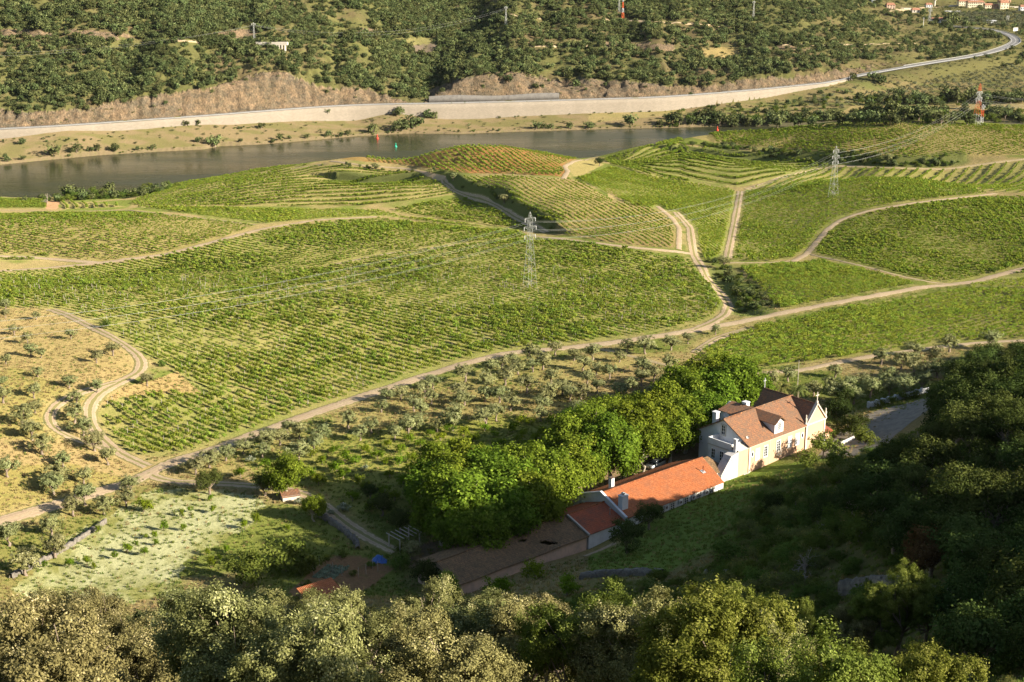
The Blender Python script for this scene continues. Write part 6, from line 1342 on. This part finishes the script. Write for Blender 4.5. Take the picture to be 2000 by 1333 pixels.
wall_along([(1380,1124),(1424,1130)], .9, .8, M_DRY, 'stone_wall', 'short piece of stone wall in the shaded meadow', .14)
wall_along([(623,1008),(652,1026),(681,1045),(698,1060),(700,1075)], .9, .7, M_DRY, 'stone_wall', 'rubble stone wall between farm path and garden', .16)
wall_along([(22,1130),(70,1105),(125,1076),(205,1022)], .7, .6, M_DRY, 'stone_wall', 'low dark stone wall along the left edge of the white meadow', .16)
W_ROAD = plaster('stained_white_parapet', (.60, .61, .60), (.30, .31, .31), .6, .8)
o, Xs, Ys, T_ = wall_along([(1696,797),(1730,788),(1770,777),(1813,767)], 1.15, .35, W_ROAD, 'roadside_wall', 'white stained parapet wall with posts along the gravel road', .0)
for k in range(0, len(Xs), 4):
    q_ = MB(); q_.box(-.25, -.25, -.5, .25, .25, 1.35); p = q_.build('post', W_ROAD, o); p.location = (Xs[k] - o.location[0], Ys[k] - o.location[1], float(zat(Xs[k], Ys[k])) - o.location[2]); p.rotation_euler = (0, 0, math.atan2(T_[k, 1], T_[k, 0]))
ob = []
for x_, y_ in ((1720, 783), (1744, 776), (1766, 769), (1787, 764)):
    X, Y, Z = crown_at(x_, y_, 1.5, y0=150); o = tree('shrub', X, Y, Z, .85, x_, 0, 'sapling', None, 'sapling', 'saplings in front of the roadside wall'); ob.append((o, x_))
rank(ob, 'small green sapling', 'against the white roadside wall')
wall_along([(1641,872),(1655,866),(1668,860)], 1.0, .3, W_BUTT, 'garden_wall', 'grey whitewashed garden wall just right of the chapel annexe', .0)

# ------------------------------------------------------------------ palms, bare thickets, tarpaulin, garden
def palm(px, py, h, label, seed):
    X, Y, Z = crown_at(px, py, h, y0=150); q = np.random.default_rng(seed); root = empty('palm_tree', (X, Y, Z), 0, label, 'palm tree')
    link('trunk', tubes('trunk', m_bark, [([(0, 0, -.3), (.05, 0, h * .5), (0, 0, h - .1)], [.38, .30, .36])], 10), root); V = []; n = 0
    for k in range(42):
        a = k * 2.4 + q.uniform(-.2, .2); el = q.uniform(-.1, 1.25); L = q.uniform(2.3, 3.0); dx, dy = math.cos(a), math.sin(a); P = []
        for t in np.linspace(0, 1, 9): P.append(np.array([dx * L * t * math.cos(el * (1 - t * .4)), dy * L * t * math.cos(el * (1 - t * .4)), h + L * (math.sin(el) * t - .75 * t * t)]))
        P = np.array(P); sd = np.array([-dy, dx, 0])
        for i in range(8):
            for e in range(3):
                p = P[i] + (P[i + 1] - P[i]) * e / 3; tdir = unit(P[i + 1] - P[i]); ll = .55 * (1 - abs(i / 8 - .4) * .9)
                for sg in (-1, 1): tip = p + (sd * sg * .8 + tdir * .6 + np.array([0, 0, -.25])) * ll; w = tdir * .035; V.append([p - w, p + w, tip + w * .3, tip - w * .3])
    V = np.array(V); link('fronds', fast_mesh('fronds', V.reshape(-1, 3), np.arange(len(V) * 4).reshape(-1, 4), L_PALM, fattr=q.random(len(V))), root)
palm(1527, 757, 4.6, 'left of two date palms behind the chapel roof', 1); palm(1558, 760, 4.4, 'right of two date palms behind the chapel roof', 2)
def bare(px, py, s, label, seed, name='bare_tree', cat='bare tree'):
    X, Y, Z = crown_at(px, py, 1.6 * s, y0=70); q = np.random.default_rng(seed); paths = []
    def grow(p, d, L, r, lv):
        m = p + d * L * .5 + q.normal(size=3) * L * .08; e = p + d * L; paths.append(([p, m, e], [r, r * .8, r * .6]))
        if lv < 4:
            for _ in range(3 if lv else 5): grow(e if q.random() < .6 else m, unit(d * .6 + q.normal(size=3) * .6 + np.array([0, 0, .25])), L * q.uniform(.6, .8), r * .55, lv + 1)
    grow(np.array([0, 0, -.2]), np.array([0, 0, 1.0]), .9 * s, .10 * s, 0)
    o = link(name, tubes(name, m_twig, paths, 4)); o.location = (X, Y, Z); tag(o, label, cat)
bare(1815, 850, 1.7, 'pale leafless thicket on the lit crest above the broom', 1, 'bare_thicket', 'dead bush'); bare(1785, 865, 1.4, 'smaller grey leafless thicket left of the pale one', 2, 'bare_thicket', 'dead bush'); bare(1835, 858, 1.3, 'leafless twigs right of the pale thicket', 5, 'bare_thicket', 'dead bush')
bare(1570, 1080, 1.6, 'grey leafless tree in the shaded scrub', 3); bare(1725, 1000, 1.2, 'leafless tree higher up among the dark shrubs', 4); bare(1610, 1025, 1.0, 'low dead bush left of the leafless tree on the slope', 6); bare(1400, 1150, 1.3, 'dead tree behind the yellow green foreground crowns', 7)
bare(92, 383, 2.2, 'leafless white trunks on the near river bank, far left', 8)
tp = hit1(741, 1096); q = np.random.default_rng(4); nn = 14; V = []
for i in range(nn):
    for j in range(nn): x, y = (i / (nn - 1) - .5) * 2.4, (j / (nn - 1) - .5) * 2.0; r2 = (x / 1.2) ** 2 + (y / 1.0) ** 2; V.append((x + q.normal() * .06, y + q.normal() * .06, max(.02, .95 * (1 - r2) + q.normal() * .13)))
m_tarp = surf('blue_tarpaulin', (.02, .09, .34), (.04, .16, .50), 3, .45, .3, spec=.5); i = np.arange(nn * nn).reshape(nn, nn)
o = link('tarpaulin', fast_mesh('tarpaulin', V, np.stack([i[:-1, :-1], i[1:, :-1], i[1:, 1:], i[:-1, 1:]], -1).reshape(-1, 4), m_tarp)); o.location = tp; tag(o, 'crumpled blue tarpaulin over a heap at the end of the farm path', 'tarpaulin')
cab = hit(*np.array([(612,1128),(640,1106),(680,1108),(650,1132)]).T)[:, :2]; pts = []; 
for i in range(17):
    for j in range(9):
        a, c_ = i / 16, j / 8; p = (cab[0] * (1 - a) + cab[1] * a) * (1 - c_) + (cab[3] * (1 - a) + cab[2] * a) * c_
        if q.random() < .85: pts.append((p[0] + q.normal() * .08, p[1] + q.normal() * .08))
pts = np.array(pts); L_CAB = leafmat('cabbage_leaves', (.12, .17, .10), (.26, .32, .22), None, .1, 0, .1); cm_ = crown_mesh('cabbage', L_CAB, 50, (.24, .24, .16), .12, 9, lobes=3, lobe=.6, clumps=4, leaf=(.2, .16))[0]
ob = []
for k in range(len(pts)): o = link('cabbage', cm_); o.location = (pts[k, 0], pts[k, 1], float(zat(pts[k, 0], pts[k, 1]))); o.rotation_euler = (0, 0, k); tag(o, 'pale green cabbage in the planted block of the vegetable garden', 'cabbage', 'cabbages in the garden bed')
gv = hit(*np.array([(690,1125),(725,1110),(780,1080),(640,1095),(670,1090),(600,1150),(620,1158),(650,1150)]).T)
for k, W in enumerate(gv):
    o = tree('shrub', W[0], W[1], W[2], .45 + .1 * (k % 3), k, k, 'garden_plant', None, 'plant', 'garden plants'); gv_ = o; o['label'] = ['leafy garden plant right of the cabbage block', 'garden plant nearer the tarpaulin', 'dark plant under the pale tree by the tarpaulin', 'plant above the cabbage block', 'plant at the top right corner of the cabbages', 'plant at the lower left end of the garden', 'plant at the lower edge of the garden beds', 'plant just below the cabbage block'][k]
st = hit(*np.array([(613,1122),(650,1118),(668,1125),(700,1128),(728,1112),(738,1116),(715,1122),(624,1105)]).T); ob = []
for k, W in enumerate(st): o = link('garden_stake', sm); o.location = W; tag(o, None, 'stake', 'stakes round the vegetable garden'); ob.append((o, [613,650,668,700,728,738,715,624][k]))
rank(ob, 'thin stake', 'in the vegetable garden')
pg = hit1(790, 1068); pe = empty('pergola', (pg[0], pg[1], pg[2]), A40, 'weathered post and beam pergola under the left plane trees', 'pergola')
for k, (x_, y_) in enumerate(((-2, -1.5), (2, -1.5), (-2, 1.5), (2, 1.5))): q_ = MB(); q_.box(x_ - .08, y_ - .08, -.3, x_ + .08, y_ + .08, 2.4); q_.build('post', m_stake, pe)
q_ = MB(); [q_.box(-2.3 + i * .9, -1.9, 2.42, -2.2 + i * .9, 1.9, 2.52) for i in range(6)]; q_.build('slats', m_stake, pe)

# ------------------------------------------------------------------ lattice pylons and their lines
M_PYL = surf('galvanised_lattice', (.32, .33, .30), (.40, .41, .37), 3, .6, .05, metal=.2); M_BANDW = surf('aviation_white_paint', (.48, .48, .46), (.54, .54, .52), 3, .6, .05); M_PRED = surf('aviation_red_paint', (.55, .10, .03), (.62, .13, .04), 3, .6, .05); M_RAIL = surf('dull_guard_rail_steel', (.28, .28, .27), (.36, .36, .34), 3, .7, .05); M_CER = surf('insulator_ceramic', (.55, .55, .52), (.65, .64, .60), 3, .4, .0); M_CABLE = surf('aluminium_cable', (.36, .37, .34), (.42, .43, .40), 1, .6, .0)
def pylon(X, Y, Z, h, wb, wt, arms, label, rz=0.0, band=None, name='electricity_pylon', th=.05):
    root = empty(name, (X, Y, Z), rz, label, 'pylon'); zc = h * .72
    def wd(z): return wb + (wt - wb) * min(z / zc, 1.0)
    def half(z): return wd(z) / 2 * (1 if z < h * .93 else max(.05, (h - z) / (h * .07)))
    nseg = max(6, int(h / 1.5)); zs = [h * (1 - (1 - i / nseg) ** 1.15) for i in range(nseg + 1)]
    segs = {} 
    def bandmat(z): return M_PYL if band is None else (M_PRED if int(z / band) % 2 == (1 if int(h / band) % 2 else 0) else M_BANDW)
    for sx_, sy_ in ((-1, -1), (1, -1), (1, 1), (-1, 1)):
        o = None; P_ = [(sx_ * half(z), sy_ * half(z), z) for z in zs]
        if band is None: link('leg', tubes('leg', M_PYL, [(P_, [th] * len(P_))], 4), root)
        else:
            V_ = {}
            for i in range(nseg): V_.setdefault(bandmat(zs[i]).name, []).append(([P_[i], P_[i + 1]], [th, th]))
            for mn, pp in V_.items(): link('leg', tubes('leg', bpy.data.materials[mn], pp, 4), root)
    V_ = {}
    for i in range(nseg):
        z0, z1 = zs[i], zs[i + 1]; a, c_ = half(z0), half(z1); C0 = [(-a, -a, z0), (a, -a, z0), (a, a, z0), (-a, a, z0)]; C1 = [(-c_, -c_, z1), (c_, -c_, z1), (c_, c_, z1), (-c_, c_, z1)]
        for k in range(4):
            j = (k + 1) % 4; V_.setdefault(bandmat(z0).name, []).append(([C0[k], C1[j]] if (i + k) % 2 else [C0[j], C1[k]], [th * .62] * 2))
            if i % 2 == 0: V_[bandmat(z0).name].append(([C1[k], C1[j]], [th * .5] * 2))
    for mn, pp in V_.items(): link('bracing', tubes('bracing', bpy.data.materials[mn], pp, 4), root)
    ends = []
    for zf, L in arms:
        z = h * zf; hw_ = half(z); pp = []
        for sg in (-1, 1):
            t = (sg * L, 0, z + .05); 
            for s2 in (-1, 1): pp.append(([(sg * hw_, s2 * hw_, z), t], [th * .7] * 2)); pp.append(([(sg * hw_, s2 * hw_, z - .9), t], [th * .6] * 2))
            pp.append(([(sg * (hw_ + L) / 2, 0, z - .4), (sg * (hw_ + L) / 2, 0, z + .03)], [th * .5] * 2))
        ar = link('cross_arm', tubes('cross_arm', M_PYL, pp, 4), root)
        for sg in (-1, 1):
            link('insulator', tubes('insulator', M_CER, [([(sg * L, 0, z), (sg * L, 0, z - .3), (sg * L, 0, z - .6), (sg * L, 0, z - .9), (sg * L, 0, z - 1.1)], [.05, .11, .07, .11, .05])], 6), ar)
            ends.append(Vector((X, Y, Z)) + Matrix.Rotation(rz, 3, 'Z') @ Vector((sg * L, 0, z - 1.1)))
    return ends
def cable(a, c_, sag, label, group, r=.035, n=24):
    a, c_ = Vector(a), Vector(c_); P_ = []
    for i in range(n + 1): t = i / n; p = a.lerp(c_, t); p.z -= sag * 4 * t * (1 - t); P_.append(tuple(p - a))
    o = link('power_line', tubes('power_line', M_CABLE, [(P_, [r] * len(P_))], 4)); o.location = a; tag(o, label, 'power line', group)
ARM3 = [(.92, 1.7), (.81, 2.0), (.70, 1.8)]
p1 = hit1(1035, 564); E1 = pylon(*p1, 22.3, 3.0, .95, ARM3, 'tall grey lattice pylon standing in the big central vineyard', rz=.55, th=.04)
p2 = hit1(1627, 386); E2 = pylon(*p2, 20.0, 2.8, .9, ARM3, 'grey lattice pylon on the round vineyard hill, right of centre', rz=.7, th=.045)
p3 = hit1(1911, 247); E3 = pylon(p3[0], p3[1] + 3, p3[2], 20.0, 3.4, 1.0, [(.80, 2.3), (.66, 2.6), (.60, 2.2)], 'red and white lattice pylon on the crest of the top knoll', rz=.7, band=5.2, th=.055)
p0 = (-190.0, 238.0, float(zat(-190, 238))); E0 = pylon(*p0, 22.0, 3.0, .95, ARM3, 'lattice pylon standing beyond the left edge of the olive slope', rz=.55)
wn_ = ['upper left', 'upper right', 'middle left', 'middle right', 'lower left', 'lower right']
for k in range(6):
    cable(E1[k], E0[k], 9.5 - .5 * (k // 2), 'power line from the %s insulator of the central pylon, running left' % wn_[k], 'power lines of the central pylon', .013)
    cable(E1[k], E2[k], 7.0, 'power line from the %s insulator of the central pylon to the hill pylon' % wn_[k], 'power lines of the central pylon', .013)
    cable(E2[k], E3[k], 5.0, '%s power line between hill pylon and red and white pylon' % wn_[k], 'power lines of the hill pylon', .016)
    e = Vector(E3[k]) + Vector((95, 60, -2)); cable(E3[k], e, 5.0, '%s power line leaving the red and white pylon to the right' % wn_[k], 'power lines of the red and white pylon', .016)
X, Y, Z = hit1(1922, 245); pylon(X, Y + 4, Z, 9.5, 1.3, .9, [(.93, 1.0)], 'short red and white mast right of the red and white pylon', 0, 3.1, 'short_mast', .09)
F1_ = hit1(497, 86, y0=500); E4 = pylon(*F1_, 13.5, 1.4, .6, [(.95, 1.2)], 'thin grey pylon beside the little viaduct on the far hillside', .3, th=.11)
F2_ = hit1(988, 51, y0=500); E5 = pylon(*F2_, 14, 1.5, .6, [(.95, 1.2)], 'thin grey pylon high on the far hillside, centre', .3, th=.11)
F3_ = hit1(1216, 39, y0=500); E6 = pylon(*F3_, 17, 1.8, .7, [(.9, 1.2)], 'red and white lattice mast on the far hillside track', .3, 4.0, th=.13)
F4_ = hit1(1209, 24, y0=500); pylon(*F4_, 13, 1.5, .6, [(.95, 1.0)], 'grey pylon just behind the red and white hillside mast', .3, th=.1)
F5_ = hit1(1471, 38, y0=500); pylon(*F5_, 14, 1.4, .6, [(.95, 1.1)], 'thin grey pylon on the far hillside, right of centre', .3, th=.11)
F6_ = hit1(1815, 44, y0=900); pylon(*F6_, 14, 2.6, .8, [(.9, 1.8), (.78, 2.0)], 'white lattice pylon by the terracotta roofed building below the village', .2, th=.13)
l0 = hit1(-140, 150, y0=500); cable(E4[0], (l0[0], l0[1], l0[2] + 12), 6, 'lower hillside cable running left from the viaduct pylon', 'hillside cables', .022); cable(E4[1], (l0[0] + 3, l0[1] + 3, l0[2] + 13), 5, 'upper hillside cable running left from the viaduct pylon', 'hillside cables', .022)
cable(E4[1], E5[0], 10, 'upper cable between the two thin hillside pylons', 'hillside cables', .022); cable(E4[0], E5[1], 12, 'lower cable between the two thin hillside pylons', 'hillside cables', .022)
for x_, y_, hh_, lb in ((1803, 53, 8.5, 'plain concrete pole on the ridge left of the lattice pylon'), (1966, 43, 6, 'left of two thin poles on the village plain'), (1969.5, 43, 6, 'right of two thin poles on the village plain')):
    W = hit1(x_, y_, y0=900); o = link('utility_pole', tubes('utility_pole', M_CER, [([(0, 0, -.5), (0, 0, hh_)], [.28, .18]), ([(-.8, 0, hh_ - .6), (.8, 0, hh_ - .6)], [.1, .1])], 6)); o.location = W; tag(o, lb, 'pole')
W = hit1(1544, 738, y0=200); o = link('utility_pole', tubes('utility_pole', m_stake, [([(0, 0, -.5), (0, 0, 6.2)], [.08, .05])], 6)); o.location = (W[0], W[1] - 8, float(zat(W[0], W[1] - 8))); tag(o, 'thin pole standing between the two palms', 'pole')

# ------------------------------------------------------------------ guard rails, concrete wall, viaduct, buoys, village
def strip_wall(name, Xs, Ys, z0, z1, w, mat, parent=None, label=None, cat=None):
    n = len(Xs); T = unit(np.stack([np.gradient(Xs), np.gradient(Ys)], 1)); N = np.stack([-T[:, 1], T[:, 0]], 1); V = []
    for sd, z in ((-.5, z0), (-.5, z1), (.5, z1), (.5, z0)): V.append(np.stack([Xs + N[:, 0] * sd * w, Ys + N[:, 1] * sd * w, z], 1))
    V = np.stack(V, 1); c = V[n // 2, 0].copy(); i = np.arange(n * 4).reshape(n, 4); f = np.stack([i[:-1], i[1:], np.roll(i, -1, 1)[1:], np.roll(i, -1, 1)[:-1]], -1).reshape(-1, 4)
    o = link(name, fast_mesh(name, V.reshape(-1, 3) - c, f, mat), parent)
    if parent is None: o.location = c
    return tag(o, label, cat)
sl = slice(0, None, 2); gx, gy, gz = (CXr - N[:, 0] * 4.25)[sl], (CYr - N[:, 1] * 4.25)[sl], RZ[sl]
ok = (gx / gy > -.42)
strip_wall('guard_rail', gx[ok], gy[ok], gz[ok] + .45, gz[ok] + .85, .10, M_RAIL, None, 'long metal guard rail on the river side of the highway', 'guard rail')
gx, gy = (CXr + N[:, 0] * 4.3)[sl], (CYr + N[:, 1] * 4.3)[sl]; ok2 = gx / gy > .27
strip_wall('guard_rail', gx[ok2], gy[ok2], gz[ok2] + .4, gz[ok2] + .75, .10, M_RAIL, None, 'metal guard rail on the inner side of the highway bend', 'guard rail')
uu = np.linspace(ray(838, 195)[0], ray(1092, 190)[0], 60); Yc = wall_y(uu) + 10.3; M_SHOT = plaster('grey_sprayed_concrete', (.17, .16, .145), (.09, .085, .08), .8, .4)
strip_wall('concrete_wall', uu * Yc, Yc, road_z(uu) - .3, road_z(uu) + 3.9 + .5 * np.sin(np.linspace(0, 9, 60)), .5, M_SHOT, None, 'stained grey concrete wall behind the highway at the foot of the quarry face', 'wall')
W = hit1(536, 92, y0=500); vd = empty('viaduct', (W[0], W[1] - 1.0, W[2]), R(-6), 'short white viaduct wall with buttresses on the far hillside', 'viaduct')
q_ = MB(); q_.box(-12, 0, 1.2, 8.5, 3.5, 3.0); q_.build('deck', W_STONE, vd); 
for k in range(5): q_ = MB(); q_.prism([(-1.4, -4.5), (-.1, 1.2), (1.5, 1.2), (1.5, -4.5)], -.4, .4, 'x'); q_.build('buttress', W_STONE, vd, (-.5 + k * 1.9, 0, 0))
M_BR = surf('buoy_red_paint', (.55, .05, .03), (.62, .08, .04), 3, .5, .0); M_BG = surf('buoy_green_paint', (.02, .35, .22), (.04, .42, .28), 3, .5, .0)
for x_, y_, m, lb, hh_ in ((737, 271, M_BR, 'red channel buoy left of centre on the river', 1.0), (773, 287, M_BG, 'green channel buoy on the river', .9), (1401, 255, M_BR, 'red channel buoy by the far end of the river', 1.0)):
    X, Y = at_z(x_, y_, -29.9); o = link('channel_buoy', tubes('channel_buoy', m, [([(0, 0, -.6), (0, 0, -.2), (0, 0, .35), (0, 0, .5), (0, 0, 1.7), (0, 0, 1.75), (0, 0, 2.4)], [.7, .9, .9, .4, .25, .5, .05])], 10)); o.location = (X, Y, -29.8); o.scale = (hh_,) * 3; tag(o, lb, 'buoy')
W_CREAM = plaster('cream_house_wall', (.72, .64, .46), (.6, .52, .38), .3)
def house(px0, px1, py, h, depth, wall, roof, label, rot=0.0, rise=1.8, cat='house', name='village_house', storeys=2, wcols=4, flat=False):
    W = hit1((px0 + px1) / 2, py, y0=900); f = W[1] * CP + 30; w = (px1 - px0) / F * math.hypot(W[1], CAMZ - W[2])
    r = empty(name, (W[0], W[1] + depth / 2, W[2]), rot, label, cat); a, d = w / 2, depth / 2
    q_ = MB(); q_.box(-a, -d, -2, a, d, h); q_.build('wall', wall, r)
    q_ = MB()
    if flat: q_.box(-a - .2, -d - .2, h, a + .2, d + .2, h + .3)
    else: q_.slab([(-a - .3, -d - .4, h), (a + .3, -d - .4, h), (a - .8, 0, h + rise), (-a + .8, 0, h + rise)], .15); q_.slab([(a + .3, d + .4, h), (-a - .3, d + .4, h), (-a + .8, 0, h + rise), (a - .8, 0, h + rise)], .15); q_.slab([(a + .3, -d - .4, h), (a + .3, d + .4, h), (a - .8, 0, h + rise)], .14); q_.slab([(-a - .3, d + .4, h), (-a - .3, -d - .4, h), (-a + .8, 0, h + rise)], .14)
    q_.build('roof', roof, r)
    for s_ in range(storeys):
        for k in range(wcols): q_ = MB(); z_ = h * (s_ + .55) / storeys; x_ = -a + w * (k + .5) / wcols; q_.box(x_ - .5, -d - .04, z_ - .7, x_ + .5, -d + .02, z_ + .7); q_.build('window', M_GLASS, r)
    return r
V_O = tilemat('village_roof_tiles', (.42, .20, .12), (.36, .17, .10), (.46, .24, .15), (.28, .18, .12))
house(1873, 1890, 12.5, 5.5, 9, W_CREAM, V_O, 'cream two storey village house with orange roof, left of the long white row', wcols=4)
house(1890.5, 1922, 14, 5.0, 9, W_CREAM, V_O, 'long pale row of village houses with many windows', wcols=9)
house(1896, 1910, 6, 4.5, 8, W_WHITE, V_O, 'small white house behind the long village row', wcols=3)
house(1924, 1940, 17, 3.6, 8, W_CREAM, V_O, 'low cream house right of the long village row', storeys=1, wcols=4)
house(1941, 1953, 17.5, 3.2, 8, W_PEACH, V_O, 'brownish low house beside the arched cream one', storeys=1, wcols=3)
house(1954, 1970, 18, 6.5, 9, W_CREAM, V_O, 'tall cream village house with arched gable', wcols=3, rise=2.6)
house(1952, 1974, 6, 4.5, 8, W_PEACH, V_O, 'stone coloured village house behind the tall cream one', wcols=4)
house(1993, 2006, 21.5, 4.2, 7, W_WHITE, V_O, 'white village house cut by the right edge', storeys=1, wcols=3)
house(1809, 1821, 15.5, 3.4, 7, W_WHITE, V_O, 'white bungalow beside the water tower', storeys=1, wcols=3)
house(1732, 1748, 18.5, 4.2, 7, W_BARN, V_O, 'dark roofed house behind the ridge, left of the village', wcols=3)
house(1782, 1797, 25, 2.6, 6, W_STONE, V_O, 'low grey roofed building under the village road', storeys=1, wcols=2)
house(1846, 1875, 25, 1.4, 3, W_WHITE, W_WHITE, 'long low white wall building below the village', storeys=1, wcols=3, flat=True)
house(1820, 1847, 45, 3.2, 11, W_WHITE, V_O, 'roadside restaurant with terracotta roof and orange band', storeys=1, wcols=5, rise=1.5)
house(1930, 1946, 46, 2.4, 6, W_WHITE, W_WHITE, 'small white flat shed among the far olives', storeys=1, wcols=2, flat=True)
house(1703, 1710, 6, 3.2, 6, W_WHITE, V_O, 'tiny white house at the top edge above the ridge', storeys=1, wcols=2)
W = hit1(1825, 12, y0=900); wt = empty('water_tower', tuple(W), 0, 'pale cylindrical water tower in the village', 'water tower'); link('stem', tubes('stem', W_STONE, [([(0, 0, -1), (0, 0, 6)], [1.1, 1.1])], 12), wt); link('tank', tubes('tank', W_STONE, [([(0, 0, 5.8), (0, 0, 6.2), (0, 0, 9), (0, 0, 9.5)], [1.1, 2.0, 2.0, .3])], 14), wt)
W = hit1(1983, 66, y0=900); sg = empty('road_sign', tuple(W), .2, 'blank white back of a road sign on the outside of the highway bend', 'sign'); q_ = MB(); q_.box(-2.2, 0, 2.2, 2.2, .1, 5.2); q_.build('panel', M_FRAME, sg); q_ = MB(); q_.box(-1.5, .12, -.5, -1.35, .3, 2.2); q_.box(1.35, .12, -.5, 1.5, .3, 2.2); q_.build('posts', M_METAL, sg)
for k, (x0, x1, y_, c_) in enumerate(((1760, 1775, 19, 0), (1855, 1872, 13, 0), (1972, 1992, 16, 0))): 
    W = hit1((x0 + x1) / 2, y_, y0=900); q_ = MB(); q_.box(-6, 0, -1, 6, .4, 1.6); o = q_.build('boundary_wall', W_STONE, None, tuple(W)); tag(o, ['pale boundary wall left of the white bungalow', 'pale boundary wall under the cream village house', 'pale boundary wall right of the arched house'][k], 'wall')
# small tracks on the far hillside
for k, pts in enumerate(([(297,80),(340,80),(420,85),(470,84),(500,82)], [(1035,91),(1100,92),(1160,89)], [(1175,39),(1300,44),(1440,53),(1520,60)], [(1527,89),(1650,88),(1790,85)], [(880,10),(960,26),(1080,40)], [(1735,22),(1800,16),(1860,13)])):
    P = hit(*np.array(dens(pts, 8)).T, y0=600); Xs, Ys = smooth_line(P[:, :2], 3); tag(link('hillside_track', ribbon('hillside_track', Xs, Ys, 2.6 if k != 5 else 5, TM[0], lift=.25, wob=.3, seed=k + 50)), kind='structure')

# ------------------------------------------------------------------ air between the camera and the far hills
m_haze, nt, out = newmat('valley_haze'); pv = nt.nodes.new('ShaderNodeVolumePrincipled'); pv.inputs['Color'].default_value = (.93, .95, 1.0, 1); pv.inputs['Density'].default_value = .00001
pv.inputs['Anisotropy'].default_value = .2; nt.links.new(pv.outputs[0], out.inputs['Volume'])
top = float(max(GZ.max(), CAMZ)) + 40; bot = float(GZ.min()) - 3
hz = MB(); hz.box(-5300, -40, bot, 5300, 3100, top); o = hz.build('haze', m_haze); tag(o, 'thin pale air filling the valley up to the far hills', 'haze', kind='stuff')
